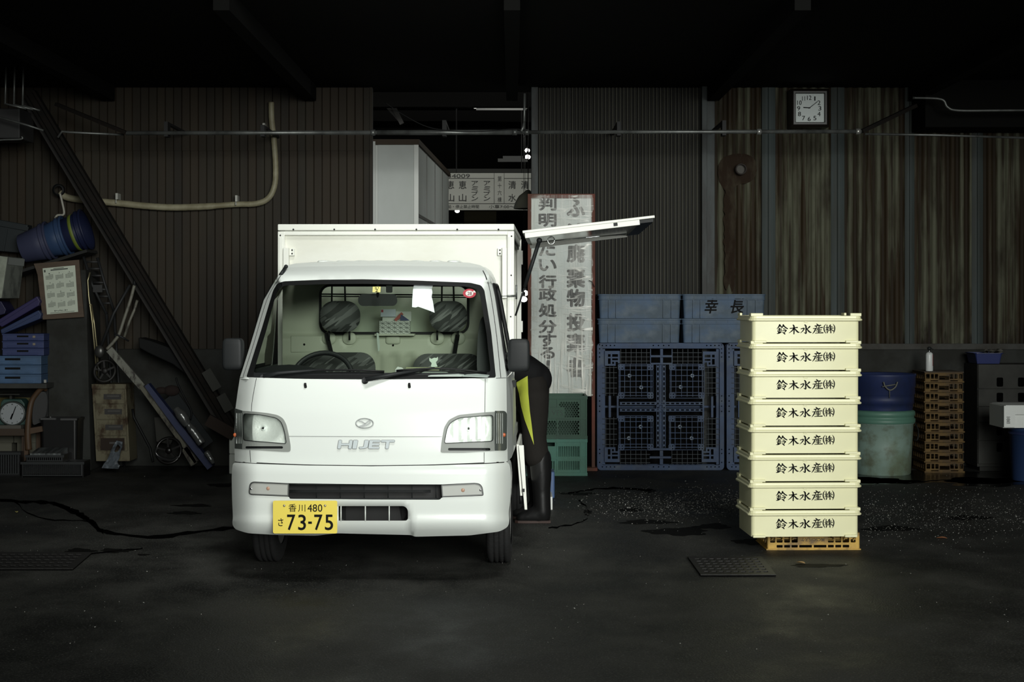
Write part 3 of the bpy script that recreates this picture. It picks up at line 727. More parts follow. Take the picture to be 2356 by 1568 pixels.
for sd, nm in ((-1, 'left'), (1, 'right')):
    S = SL if sd < 0 else SR
    pys = [1061, 1040, 1000, 960, 945, 920, 900, 880, 869]
    cols = []
    for py in pys:
        p = T(tab(py, S), py, Db(tab(py, S), py)); y0 = Db(tab(py, S), py)
        row = [p]
        for y in (.5, .9, 1.4):
            q = p+TB*(y-y0)+TR*(sd*.018*min(1, (y-y0)/.3))*(1 if py > 880 else .6); row.append(q)
        cols.append(row)
    upp = [868, 850, 830, 800, 760, 720, 690, 672, 655, 640, 628, 620, 612]
    ucols = []
    for py in upp:
        px = tab(py, S); y0 = Dr(px, py); p = T(px, py, y0); row = [p]; yl = max(y0+.05, .50+(868-py)/218*.50) if py > 650 else y0+.05
        for y in (yl, 1.30, 1.4):
            row.append(p+TB*(y-y0)+TR*(sd*.010*min(1, (y-y0)/.3)))
        ucols.append(row)
    m = MB(); m.grid(cols)
    o = len(m.v)
    for r in ucols: m.v += r
    n = 4
    for i in range(len(upp)-1):
        for k in range(3):
            if k == 1 and upp[i+1] >= 655 and upp[i] <= 850: continue
            m.f.append([o+i*n+k, o+i*n+k+1, o+(i+1)*n+k+1, o+(i+1)*n+k]); m.sm.append(True)
    dr = build('door', m, M_paint, truck)
    # door glass, its seal, inner trim
    wr = [r for r, py in zip(ucols, upp) if 655 <= py <= 850]
    m = MB(); m.grid([[r[1]-TR*sd*.012, r[2]-TR*sd*.012] for r in wr]); build('door_glass', m, glassmat('side_glass', (.72, .80, .74)), dr)
    m = MB(); loop = [r[1] for r in wr]+[r[2] for r in wr[::-1]]; m.tube([p+TR*sd*.002 for p in loop], .013, 6, closed=True); build('window_seal', m, M_rubber, dr)
    m = MB(); m.grid([[T(tab(py, S), py, Db(tab(py, S), py))+TB*.10-TR*sd*.05, T(tab(py, S), py, Db(tab(py, S), py))+TB*1.1-TR*sd*.05] for py in (1040, 960, 900, 872)])
    m.grid([[r[1]-TR*sd*.05-TB*.03, r[2]-TR*sd*.05] for r, py in zip(ucols, upp) if py >= 850]); build('inner_trim', m, mat('grey_door_trim', (.07, .085, .078), .7), dr)
    m = MB(); m.tube([r[0]-TR*sd*.022+TB*.05 for r in ucols[:11]], .020, 8); build('pillar_trim', m, M_black, dr)
    m = MB(); p = ucols[1][1]+TB*.35+TR*sd*.03-Vector((0, 0, .10)); m.bar(p, p+TB*.14, .03, .035); build('door_handle', m, M_black, dr)

# upper cab shell: pillars and roof with the windscreen opening
SEAL = [(566.7, 867), (601, 759), (628.6, 667.5), (637.7, 652), (653, 646.7), (740, 643), (836.7, 642), (959, 645), (1081.6, 650), (1107, 656), (1114.5, 667), (1130.5, 765.5), (1141, 868), (1000, 871), (854, 872), (700, 870)]; SEAL = rnd(SEAL, 5)
GLIN = [(583, 857), (612, 762), (634, 680), (641, 664), (655, 656.5), (740, 653.5), (837, 652.5), (959, 655), (1078, 659), (1096, 664), (1104, 676), (1119, 765), (1129, 855), (1000, 859), (854, 860), (700, 859)]; GLIN = rnd(GLIN, 7)
up = [(551.5, 871), (577, 790), (607, 690), (636, 640), (650, 620), (661, 610), (680, 605.5), (760, 601), (880, 599), (1000, 601), (1080, 604), (1106, 610), (1120, 621), (1128, 640), (1138, 680), (1150, 760), (1160, 830), (1165.5, 871), (1141, 872.5), (1000, 875), (854, 876), (700, 874.5), (566.7, 871.5)]
m = MB(); m.sheet(up, [SEAL], on(Dr), step=9, thick=0.012, dens=7)
shell = build('cab_shell', m, M_paint, truck)
m = MB(); crest = [(661, 610), (680, 605.5), (720, 603), (760, 601), (820, 599.8), (880, 599), (940, 599.8), (1000, 601), (1050, 602.6), (1080, 604), (1106, 610)]
rows = []
for y in (0, .12, .28): rows.append([T(a, b, Dr(a, b))+TB*max(0, y+ (0 if y == 0 else 1.14-Dr(a, b)))-Vector((0, 0, .012*(y/.28)**2)) for a, b in crest])
m.grid(rows)
for px in (741, 785, 828, 871, 914, 957, 1000, 1042): c_ = T(px, 601.6, 1.14)+TB*.16; rows_ = [[c_+TR*(.040*math.copysign(abs(math.sin(t))**.6, math.sin(t))*math.copysign(abs(math.cos(a))**.6, math.cos(a)))+TB*(.15*math.copysign(abs(math.sin(t))**.6, math.sin(t))*math.copysign(abs(math.sin(a))**.6, math.sin(a)))+Vector((0, 0, .011*math.copysign(abs(math.cos(t))**.6, math.cos(t)))) for a in [2*PI*q_/24 for q_ in range(24)]] for t in [PI*q_/12 for q_ in range(13)]]; m.grid(rows_, closed_u=True)
build('roof', m, M_paint, truck)
m = MB(); m.sheet(SEAL, [GLIN], on(Dg, -.006), step=0, thick=.02, dens=6); build('windscreen_seal', m, M_rubber, truck)
m = MB(); m.sheet(GLIN, [], on(Dg, .004), step=16, dens=10); wsn = build('windscreen', m, glassmat('windscreen_glass', (.87, .925, .865)), truck)
# panel gaps
m = MB()
def gap(P, D, w=1.1, off=-.0025):
    P = spline(P, 5, closed=False) if len(P) > 2 else [tuple(a+(b-a)*k/10 for a, b in zip(*P)) for k in range(11)]
    l, r = [], []
    for i, (x, y) in enumerate(P):
        q0, q1 = P[max(i-1, 0)], P[min(i+1, len(P)-1)]; d = Vector((q1[0]-q0[0], q1[1]-q0[1])).normalized(); n_ = Vector((-d.y, d.x))*w/2
        l.append(T(x+n_.x, y+n_.y, D(x, y)+off)); r.append(T(x-n_.x, y-n_.y, D(x, y)+off))
    m.grid([l, r])
gap([(590, 869), (585, 895), (580, 925), (578.5, 945)], Db); gap([(1116.5, 871), (1115.5, 948)], Db)
gap([(575, 1035), (577, 1063)], Db); gap([(1114, 1040), (1114, 1064)], Db)
gap([(664, 1003), (854, 1004), (1017, 1004)], Db, .8); gap([(540, 1061.5), (700, 1068.5), (854, 1070.5), (1000, 1068.5), (1168, 1061.5)], Db, 1.6)
gap([(559.5, 866), (584, 790), (614, 690), (640, 643), (654, 622)], Dr, 1.5, -.004); gap([(1152, 868), (1142, 770), (1129, 680), (1120, 642), (1111, 622)], Dr, 2.2, -.004)
gap([(552, 868.5), (566, 867)], Db); gap([(1141, 869.5), (1165, 868.5)], Db)
build('panel_gap', m, mat('gap_shadow', (.02, .02, .02), .8), truck)
for px in (703, 942):
    m = MB(); p = T(px, 890, Db(px, 890)); m.tube([p, p+Vector((0, -.012, .012)), p+Vector((0, -.014, .022))], [.008, .007, .006], 8); build('washer_nozzle', m, M_rubber, truck)

# headlamps
M_bezel = mat('grey_lamp_bezel', (.25, .265, .245), .45, .0, spec=.3)
M_smoke = mat('smoked_lens', (.075, .085, .078), .12, coat=.5)
M_lens = glassmat('lamp_lens', (.97, 1, .96), .1, .05)
M_refl = mat('lamp_reflector', (.90, .92, .91), .45, .15, bump=.25, bscale=90)
M_amber = mat('amber_bulb', (.45, .10, .03), .35)
for sd, H, xe, x2, xc in ((-1, HL, 557, 664, 605), (1, HR, 1139, 1018, 1078)):
    hl = MB()
    if sd < 0: inner = [(559, 950), (600, 953), (636, 960), (648, 970), (655, 990), (660, 1021), (559, 1013)]
    else: inner = [(1021, 1020), (1028, 985), (1036, 971), (1056, 960), (1100, 956), (1135, 953.5), (1135, 1015)]
    inner = rnd(inner, 7); hl.sheet(H, [inner, rrect(*((565, 1026, 651, 1031.5) if sd < 0 else (1031, 1030, 1128, 1036)), 2.6)], on(Db, -.003), step=0, thick=.03, dens=6)
    h_ = build('headlamp', hl, M_bezel, truck)
    cy_ = 985 if sd < 0 else 986
    def Dref(u, v): return Db(u, v)+.028+.055*max(0, 1-((u-xc)/44)**2-((v-cy_)/34)**2)
    m = MB(); m.sheet(shrink(inner, -1), [], on(Dref), step=5, dens=5); build('reflector', m, M_refl, h_)
    m = MB(); c0 = T(xc, cy_, Db(xc, cy_)+.05); m.lathe([(.014, .05), (.014, .02), (.005, 0)], 12, lambda p: c0+TR*p.x+Vector((0, 0, p.y))+TB*p.z); build('bulb', m, M_chrome, h_)
    m = MB(); m.sheet(inner, [], lambda u, v, w: T(u, v, Db(u, v)+.004+.0012*math.sin(u*1.9)), step=4, dens=5); build('lens', m, M_lens, h_)
    m = MB(); m.sheet(rrect(*((565, 1026, 651, 1031.5) if sd < 0 else (1031, 1030, 1128, 1036)), 2.6), [], on(Db, .022), step=0); build('lower_slot', m, M_black, h_)
    m = MB(); m.sheet(inner, [shrink(inner, 1.6)], on(Db, -.006), step=0, thick=.008, dens=5); build('lens_rim', m, M_black, h_)
    # corner marker lamp
    P = [(540, 938.5), (557.5, 944), (557, 1032.5), (540, 1031)] if sd < 0 else rrect(1138.5, 944.5, 1166.5, 1036, [7, 1, 1, 9])
    m = MB(); m.sheet(P, [], on(Db, -.005), step=6, thick=.02, dens=5); mk = build('marker_lamp', m, M_smoke, truck)
    m = MB()
    for k in range(4):
        x = (544+k*3.6) if sd < 0 else (1143+k*4.5); m.bar(T(x, 950, Db(x, 950)-.007), T(x, 1020, Db(x, 1020)-.007), .002, .003)
    build('lens_rib', m, mat('clear_rib', (.22, .24, .22), .2), mk)
    m = MB(); xb = 541 if sd < 0 else 1159; m.ball(T(xb, 1000, Db(xb, 1000)-.004), .011, sc=(1, .6, 1)); build('bulb', m, M_amber, mk)

# bumper with grille, indicators, plate
OPEN = [(571.8, 1131), (573.4, 1115.3), (577, 1109.5), (583, 1107), (666.6, 1111), (854, 1113.4), (1013.4, 1113.8), (1093, 1110), (1104, 1112), (1110, 1119), (1113, 1137), (1111, 1140), (1016.5, 1143.6), (1012, 1149), (854, 1148.5), (666.6, 1146.8), (665, 1142), (578, 1138.4), (573, 1136)]; OPEN = rnd(OPEN, 4)
LOW = rrect(779, 1163.5, 938.5, 1197, [6, 1, 1, 13])
bo = [(537, 1063), (580, 1066), (700, 1070), (854, 1072), (1000, 1070), (1130, 1066), (1169, 1063), (1174, 1073), (1176, 1100), (1174, 1150), (1170, 1180), (1172, 1200), (1168, 1212), (1150, 1222), (1080, 1231), (953, 1234), (947, 1230), (854, 1228), (775, 1226), (728, 1231.5), (640, 1230), (570, 1226), (541, 1217), (534, 1205), (536, 1190), (534, 1150), (533, 1100), (534, 1075)]; bo = rnd(bo, 9, 3)
m = MB(); m.sheet(bo, [OPEN, LOW], on(Dm), step=8, thick=.025, dens=6)
for pts in ([p for p in bo if p[0] < 545][::1], [p for p in bo if p[0] > 1160]):
    Q = sorted(pts, key=lambda p: p[1]); m.grid([[T(a, b, Dm(a, b)), T(a, b, Dm(a, b))+TB*.22] for a, b in Q])
bump_o = build('bumper', m, M_paint, truck)
m = MB(); m.sheet(shrink(OPEN, -2), [], on(Dm, .10), step=0)
m.sheet(shrink(LOW, -2), [], on(Dm, .13), step=0)
build('radiator', m, mat('dark_radiator', (.006, .006, .006), .6), truck)
gr = MB()
for py in (1127.5, 1131): gr.tube([T(x, py, Dm(x, py)+.015) for x in range(666, 1016, 25)], .0035, 6)
for px in range(728, 1010, 55): gr.tube([T(px, 1112, Dm(px, 1112)+.02), T(px, 1148, Dm(px, 1148)+.02)], .0025, 6)
for py in (1113.5, 1147): gr.tube([T(x, py, Dm(x, py)+.012) for x in range(664, 1018, 22)], .005, 6)
build('grille', gr, M_black, truck)
m = MB()
for px in (784.5, 840.5, 895.5): m.tube([T(px, 1162, Dm(px, 1162)+.012), T(px, 1198, Dm(px, 1198)+.0)], .0035, 6)
build('intake_rib', m, M_paint, bump_o)
M_frost = mat('frosted_lens', (.42, .43, .40), .4, spec=.3)
for sd in (-1, 1):
    P = [(572.5, 1131), (574, 1116), (578, 1110), (584, 1108), (665, 1111.6), (664, 1141), (579, 1137.6), (574, 1136)] if sd < 0 else [(1015, 1114.6), (1093, 1111), (1103, 1113), (1109, 1119), (1112, 1137), (1110, 1139), (1017, 1143)]
    P = rnd(P, 3); b = MB(); b.sheet(P, [shrink(P, 2.6)], on(Dm, -.007), step=0, thick=.03, dens=5); bz = build('indicator_lamp', b, mat('indicator_rim', (.10, .105, .10), .3), truck)
    b = MB(); b.sheet(shrink(P, 2.4), [], on(Dm, -.004), step=6, dens=5); build('lens', b, M_frost, bz)
    b = MB(); c0 = (617, 1123) if sd < 0 else (1065, 1127); b.ball(T(*c0, Dm(*c0)-.004), .010, sc=(1, .3, 1)); build('bulb', b, mat('amber_tint', (.42, .25, .17), .4), bz)
    b = MB(); c0 = (578, 1124) if sd < 0 else (1105.5, 1127); b.ball(T(*c0, Dm(*c0)-.005), .006, sc=(1, .4, 1)); build('screw', b, M_chrome, bz)
YPL = .0
pl = MB(); pl.sheet(rrect(628, 1151, 776, 1226.5, 4), [], lambda u, v, w: T(u, v, -.035+w), step=0, thick=.004); plate = build('number_plate', pl, mat('yellow_plate', (.80, .64, .095), .45), truck); plate['label'] = 'yellow number plate with black characters'
m = MB(); fp = lambda u, v: T(u, v, -.0365)
for t, a, b, c_, d, w in (('香', 664, 1158.7, 682, 1176.5, .004), ('川', 686, 1160, 702.5, 1176.5, .004), ('4', 707.5, 1159.5, 718, 1176.5, .01), ('8', 719.5, 1159.5, 729.5, 1176.5, .01), ('0', 731.5, 1159.5, 741.5, 1176.5, .01),
                          ('7', 661, 1183.5, 679, 1218.5, .03), ('3', 686.5, 1183.5, 703.5, 1218.5, .03), ('7', 723.5, 1183.5, 741.5, 1218.5, .03), ('5', 748, 1183.5, 766, 1218.5, .03), ('さ', 640, 1191.7, 651.5, 1209.5, .02)):
    textfit(m, t, a, b, c_, d, fp, w)
m.add([fp(*p) for p in ((709, 1199), (717.6, 1199), (717.6, 1204.4), (709, 1204.4))], [(0, 1, 2, 3)])
build('plate_lettering', m, M_ink, plate)
m = MB()
for px in (654, 748): m.ball(T(px, 1162.5, -.036), .0065, sc=(1, .5, 1))
build('bolt', m, mat('plate_bolt', (.35, .33, .25), .4, .6), plate)
m = MB()
for t, a, b in (('H', 779, 809), ('I', 813, 821), ('J', 828, 846), ('E', 850, 873), ('T', 877, 906)):
    textfit(m, t, a, 1013, b, 1030.5, lambda u, v: T(u, v, Db(u, v)-.010), .12, .16)
    vs0 = len(m.v)
build('nameplate', m, mat('nameplate_chrome', (.50, .55, .56), .5), truck)
m = MB()
for t, a, b in (('H', 779, 809), ('I', 813, 821), ('J', 828, 846), ('E', 850, 873), ('T', 877, 906)):
    textfit(m, t, a, 1013, b, 1030.5, lambda u, v: T(u, v, Db(u, v)-.006), .20, .16)
build('nameplate_edge', m, mat('nameplate_edge', (.06, .065, .065), .4), truck)
m = MB(); el = [(839+20*math.cos(a), 973+11*math.sin(a)) for a in [2*PI*k/28 for k in range(28)]]
m.tube([T(u, v, Db(u, v)-.006) for u, v in el], .0028, 6, closed=True)
strokes(m, [[(826, 980.5, 2), (836, 977, 3), (846, 970, 3.4), (851, 966, 2.5)], [(849, 964.5, 2.5), (852.5, 970, 3), (846, 976, 3), (833, 981, 2.4), (827, 981, 1.5)], [(825, 967, 2), (834, 970, 2.8), (841, 975, 1.6)]], lambda u, v: T(u, v, Db(u, v)-.006))
build('emblem', m, mat('emblem_chrome', (.36, .38, .37), .4, .2), truck)

# wipers
for P0, P1, P2, B0, B1 in (((606, 872), (640, 858), (745, 850), (620, 862), (884, 854)), ((840, 879), (905, 861), (1000, 846), (912, 852), (1120, 857))):
    wp = MB(); y = lambda p, o=.03: Dg(p[0], p[1])-o
    wp.tube([T(*P0, Dg(P0[0], 868)-.012), T(P0[0], P0[1]-5, Dg(P0[0], 868)-.03)], .017, 12); wiper = build('wiper', wp, M_black, truck)
    m = MB(); m.tube([T(P0[0], P0[1]-6, y(P0)), T(*P1, y(P1)), T(*P2, y(P2))], [.013, .011, .006], 8); build('arm', m, M_black, wiper)
    m = MB(); m.tube([T(B0[0]+(B1[0]-B0[0])*k/8, B0[1]+(B1[1]-B0[1])*k/8-7*math.sin(PI*k/8), Dg(B0[0]+(B1[0]-B0[0])*k/8, 855)-.022) for k in range(9)], .0055, 6)
    m.tube([T(B0[0]+(B1[0]-B0[0])*k/8, B0[1]+3+(B1[1]-B0[1])*k/8-4*math.sin(PI*k/8), Dg(B0[0]+(B1[0]-B0[0])*k/8, 855)-.012) for k in range(9)], .004, 6); build('blade', m, M_rubber, wiper)
m = MB(); m.grid([[T(x, 857, Dg(x, 857)-.008) for x in range(584, 1130, 20)], [T(x, 868+4*(1-((x-854)/287)**2), Dg(x, 868)-.010) for x in range(584, 1130, 20)]]); build('cowl', m, M_black, truck)
# door mirrors
def superbox(m, c, d, e=.35, n=24, k=14):
    o = []
    def p_(x): return math.copysign(abs(x)**e, x)
    rows = []
    for i in range(k+1):
        t = PI*i/k; rows.append([c+TR*(d[0]/2*p_(math.sin(t))*p_(math.cos(a)))+TB*(d[1]/2*p_(math.sin(t))*p_(math.sin(a)))+Vector((0, 0, d[2]/2*p_(math.cos(t)))) for a in [2*PI*q/n for q in range(n)]])
    m.grid(rows, closed_u=True)
for x0, x1, y0, y1, px in ((513, 561, 777, 851, 556), (1168, 1219, 779, 855, 1166)):
    m = MB(); superbox(m, T((x0+x1)/2, (y0+y1)/2, .50), ((x1-x0)/420, .085, (y1-y0)/420)); mr = build('door_mirror', m, M_black, truck)
    m = MB(); m.tube([T((x0+x1)/2, (y0+y1)/2+18, .50), T(px, (y0+y1)/2+26, .54)], .014, 8); m.tube([T((x0+x1)/2, (y0+y1)/2-6, .50), T(px, (y0+y1)/2-2, .56)], .012, 8); build('mirror_arm', m, M_black, mr)
    m = MB(); c0 = T((x0+x1)/2, (y0+y1)/2, .545); m.rbox(c0, ((x1-x0)/420*.86, .004, (y1-y0)/420*.86), .02); build('mirror_glass', m, M_chrome, mr)
m = MB(); m.tube([T(657, 615, .93), T(646, 633, .86)], [.010, .013], 8); m.ball(T(658, 613, .93), .012); build('antenna', m, M_black, truck)
# wheels
M_tyre = mat('tyre_rubber', (.010, .010, .010), .8, bump=.3, bscale=60)
for x, y in ((tx(611, .62), .78), (tx(1147, .62), .78), (tx(611, .62)-.02, 2.75), (tx(1147, .62)+.02, 2.75)):
    m = MB(); R = .268
    ax = lambda p: L(x, y, R)+TR*p.z+TB*p.x+Vector((0, 0, p.y))
    prof = [(.17, -.066), (.235, -.068), (.258, -.060), (.268, -.048)]
    for g in (-.028, 0, .028): prof += [(.268, g-.006), (.262, g-.004), (.262, g+.004), (.268, g+.006)]
    prof += [(.268, .048), (.258, .060), (.235, .068), (.17, .066)]
    m.lathe(prof, 40, ax, closed=False); w = build('wheel', m, M_tyre, truck)
    m = MB(); m.lathe([(.17, -.06), (.165, -.05), (.15, .0), (.165, .05), (.17, .06)], 32, ax, closed=False); m.lathe([(.0, -.03), (.08, -.03), (.15, -.02), (.165, -.05)], 32, ax, closed=False); build('rim', m, mat('wheel_steel', (.25, .25, .24), .5, .6), w)
# chassis underneath
m = MB()
for x in (-.42, .42): m.bar(L(x, .30, .36), L(x, 3.3, .42), .07, .10)
m.bar(L(-.5, .45, .34), L(.5, .45, .34), .06, .08); m.bar(L(-.6, .78, .28), L(.6, .78, .28), .05, .05); m.bar(L(-.6, 2.75, .28), L(.6, 2.75, .28), .09, .09)
m.box(L(0, .9, .5), (1.0, 1.0, .25)); m.box(L(0, 2.4, .60), (1.36, 1.9, .06)); m.tube([L(-.05, .28, .30), L(-.05, .22, .27), L(.0, .20, .25), L(.03, .24, .27)], .011, 8)
build('chassis', m, M_dark, truck)

# cab interior
M_int = mat('cab_interior_paint', (.46, .49, .385), .5)
M_fab = mat('striped_seat_cloth', (.05, .055, .052), .85)
def fabric():
    m = bpy.data.materials.new('streaked_seat_cloth'); m.use_nodes = True; nt = m.node_tree; N = nt.nodes; K = nt.links; b = N['Principled BSDF']; b.inputs['Roughness'].default_value = .9
    tc = N.new('ShaderNodeTexCoord'); m0 = N.new('ShaderNodeMapping'); K.new(tc.outputs['Object'], m0.inputs[0]); m0.inputs['Rotation'].default_value = (0, math.radians(38), 0); mp = N.new('ShaderNodeMapping'); K.new(m0.outputs[0], mp.inputs[0]); mp.inputs['Scale'].default_value = (11, 1, 70)
    nz = N.new('ShaderNodeTexVoronoi'); nz.inputs['Scale'].default_value = 1; K.new(mp.outputs[0], nz.inputs['Vector'])
    r = N.new('ShaderNodeValToRGB'); K.new(nz.outputs['Color'], r.inputs[0]); e = r.color_ramp; e.interpolation = 'CONSTANT'
    e.elements[0].color = (.045, .049, .046, 1); e.elements[1].position = .42; e.elements[1].color = (.11, .117, .112, 1); q = e.elements.new(.68); q.color = (.21, .22, .212, 1); q = e.elements.new(.84); q.color = (.06, .064, .062, 1)
    K.new(r.outputs[0], b.inputs['Base Color']); return m
M_fab = fabric()
YR = 1.39
WIN = rrect(737, 656, 1077, 766, 22)
def Dw(u, v):
    y = YR
    y -= .045*max(0, min(1, (v-770)/6))*max(0, min(1, (858-v)/40))
    for cx_, r_ in ((757, 14), (804, 15), (1006, 15), (1054, 14)): 
        d = math.hypot(u-cx_, v-777)
        if d < r_: y += .018
    if v > 816: y += .02*(.5+.5*math.cos((u-905)*2*PI/38)) if 868 < u < 950 else 0
    return y
m = MB(); m.sheet([(650, 640), (1138, 640), (1150, 1000), (650, 1000)], [WIN], on(Dw), step=7, dens=8); rw = build('cab_rear_wall', m, M_int, truck)
m = MB(); m.sheet(shrink(WIN, -3), [shrink(WIN, 3)], on(lambda u, v: YR-.012), step=0, thick=.03, dens=6); build('rear_window_seal', m, M_rubber, rw)
m = MB(); m.sheet(WIN, [], on(lambda u, v: YR+.012), step=0); build('rear_window', m, glassmat('rear_glass', (.86, .92, .86)), rw)
m = MB()
for px in (764, 793, 1017, 1043): m.tube([T(px, 640, YR+.08), T(px+(2 if px in (793, 1043) else -1), 720, YR+.08)], .0055, 6)
m.tube([T(720, 676, YR+.07), T(1100, 679, YR+.07)], .005, 6); m.tube([T(720, 681, YR+.07), T(1100, 684, YR+.07)], .004, 6); build('window_guard', m, M_rubber, truck)
m = MB(); m.b2(T(862, 767.5, YR-.115), T(956, 771, YR)); build('rear_shelf', m, M_int, truck)
m = MB(); m.b2(T(668, 772, YR-.05), T(1136, 811, YR)); led = build('rear_ledge', m, M_int, truck, .012, seg=3)
for px in (757, 804, 1006, 1054): m = MB(); superbox(m, T(px, 778, YR-.05), (.085, .016, .075), .9); build('boss', m, M_int, led)

m = MB()
for cx_, cy_ in ((904.5, 787), (904.5, 794)): m.ball(T(cx_, cy_, YR-.05), .006)
m.ball(T(700, 792, YR-.046), .007); build('rear_wall_screw', m, M_ink, rw)
m = MB(); superbox(m, T(904.5, 782, YR-.045), (.09, .03, .05), .5); build('hook_boss', m, M_int, rw)
for x0, x1, dk in ((736, 829, 0), (988, 1075, 1)):
    m = MB(); P = rrect(x0, 692, x1, 763, 32, 8); cx_ = (x0+x1)/2
    def Dh(u, v, cx_=cx_, hw=(x1-x0)/2): return 1.22-.05*max(0, 1-((u-cx_)/hw)**4-((v-727)/37)**4)
    m.sheet(P, [], on(Dh), step=8, thick=.09, dens=6); hr = build('headrest', m, M_fab, truck)
    m = MB()
    for px in ((757, 804) if not dk else (1006, 1054)): m.tube([T(px, 760, 1.26), T(px, 782, 1.27)], .006, 6); m.ball(T(px, 776, 1.345), .013, sc=(1, .7, 1.2))
    build('headrest_post', m, M_rubber, hr)
    m = MB(); a, b_ = ((751, 766), (764, 818)) if not dk else ((1053, 770), (1045, 818)); m.bar(T(*a, 1.30), T(*b_, 1.24), .024, .008); build('seat_belt', m, M_rubber, truck)
for P in (rrect(692, 810, 864, 960, 34, 7), rrect(950, 813, 1112, 960, 34, 7)):
    m = MB(); cx_ = (P[0][0]+min(p[0] for p in P))/2; cx_ = sum(p[0] for p in P)/len(P)
    m.sheet(P, [], on(lambda u, v: 1.16-.08*max(0, 1-((u-cx_)/86)**4)*min(1, (v-806)/30)), step=10, thick=.12, dens=8); st = build('seat', m, M_fab, truck)
    m = MB(); c0 = T(cx_, 950, .92); superbox(m, c0, (.42, .46, .14), .5); build('cushion', m, M_fab, st)
m = MB(); m.box(L(0, .95, .62), (1.2, .9, .04)); build('cab_floor', m, M_black, truck)
# headlining, grab trim, dashboard, wheel
m = MB(); m.grid([[T(x, 641+8*((x-881)/200)**2, .80)-Vector((0, 0, .0)) for x in range(680, 1090, 40)], [T(x, 640+8*((x-881)/200)**2, 1.36) for x in range(690, 1100, 40)]]); build('headlining', m, mat('headlining', (.10, .11, .10), .8), truck)
m = MB(); m.sheet(spline([(1100, 862), (1098, 800), (1103, 745), (1112, 728), (1118, 745), (1122, 800), (1124, 862)], 5), [], on(lambda u, v: .60+.35*(868-v)/218), step=0, thick=.05); build('pillar_cover', m, mat('pillar_cover', (.022, .026, .027), .6), truck)
m = MB(); rows = []
for y, z in ((.24, tz(868, .24)), (.30, tz(862, .3)), (.45, tz(861, .45)), (.60, tz(868, .60)), (.66, .90), (.62, .70)):
    rows.append([L(-.60+1.2*k/20, y+.05*((k-10)/10)**2, z+.0*k) for k in range(21)])
m.grid(rows)
dash = build('dashboard', m, M_black, truck)
m = MB()
for k in range(40): m.bar(T(712+k*4, 858, .30), T(712+k*4, 856.5, .36), .004, .004)
build('defroster_vent', m, M_dark, dash)
m = MB(); rows = []
for q in range(9):
    a = PI*q/8; rows.append([T(665-78*math.cos(a), 862-24*math.sin(a), y) for y in (.46, .62)])
m.grid(rows); m.add([r[0] for r in rows], [tuple(range(9))]); m.add([r[1] for r in rows], [tuple(range(9))]); build('instrument_hood', m, M_black, dash)
wc = T(741, 872, .80); tilt = math.radians(36); wv = (Vector((0, 0, math.cos(tilt)))+TB*math.sin(tilt))
m = MB(); RW = .172; m.tube([wc+TR*RW*math.cos(a)+wv*RW*math.sin(a)*1.05 for a in [2*PI*k/40 for k in range(40)]], .0145, 10, closed=True)
sw = build('steering_wheel', m, M_black, truck)
m = MB(); m.ball(wc, .05); 
for a in (PI*.05, PI*.95, -PI/2): m.bar(wc, wc+TR*RW*math.cos(a)+wv*RW*math.sin(a), .03, .015)
m.tube([wc, wc-TB*.25-Vector((0, 0, .12))], .03, 10); build('steering_hub', m, M_black, sw)
m = MB(); P = rrect(824, 676, 914, 703.5, 12, 8); m.sheet(P, [], on(lambda u, v: .72), step=8, thick=.025); im = build('interior_mirror', m, M_black, truck)
m = MB(); m.tube([T(869, 690, .735), T(869, 660, .70), T(869, 653, .71)], .008, 8); build('mirror_stem', m, M_black, im)
m = MB(); m.sheet(rrect(888, 655, 903, 673, 3), [], on(lambda u, v: .72), step=0, thick=.03); build('windscreen_sensor', m, M_black, truck)
m = MB(); m.sheet([(857.5, 659), (876, 659), (875, 672), (857, 672)], [], on(Dg, -.002), step=0, thick=.001); stk = build('inspection_sticker', m, mat('sticker_yellow', (.62, .58, .20), .5), truck)
m = MB(); textfit(m, '2', 863.5, 664, 869.5, 671, on(Dg, -.004), .03); textfit(m, '31', 862, 660, 871, 663, on(Dg, -.004)); build('sticker_print', m, M_ink, stk)
m = MB(); m.sheet([(1080+15*math.cos(a), 674.5+10.5*math.sin(a)) for a in [2*PI*k/28 for k in range(28)]], [], on(Dg, -.002), step=0, thick=.001); stk = build('maintenance_sticker', m, mat('sticker_red', (.36, .035, .05), .5), truck)
m = MB(); m.sheet([(1080+9*math.cos(a), 674.5+6.5*math.sin(a)) for a in [2*PI*k/20 for k in range(20)]], [], on(Dg, -.0035), step=0); m.sheet([(1087, 672), (1091, 667.5), (1095, 673)], [], on(Dg, -.004), step=0); build('sticker_disc', m, mat('sticker_white', (.62, .62, .58), .5), stk)
m = MB(); textfit(m, '28', 1075.5, 671, 1085.5, 678.5, on(Dg, -.005), .03); build('sticker_print', m, mat('sticker_dark_red', (.12, .01, .02), .5), stk)

# cargo box: floor, walls, posts, roof; open right side
YB0, YB1 = 1.58, 3.40
xl, xr = tx(640, YB0), tx(1183, YB0); zt = tz(515.5, YB0); zl = .66
m = MB(); m.b2((xl+.04, YB0+.012, zl), (xr-.04, YB0+.03, zt-.02)); MLOC = lambda mb: [setattr(mb, 'v', [L(*p) for p in mb.v])]
MLOC(m); build('front_wall', m, M_panel, truck)
m = MB(); m.b2((xl+.01, YB0+.03, zl), (xl+.03, YB1, zt-.02)); m.b2((xl, YB1-.03, zl), (xr, YB1, zt-.02)); MLOC(m); build('side_wall', m, M_panel, truck)
m = MB(); m.b2((xl, YB0, zl-.06), (xr, YB1, zl)); MLOC(m); build('bed_floor', m, mat('bed_floor', (.3, .31, .29), .6), truck)
m = MB(); m.b2((xl, YB0+.02, zt-.03), (xr, YB1, zt)); MLOC(m); rf = build('box_roof', m, M_boxtrim, truck, .004)
def zz(py): return tz(py, YB0)
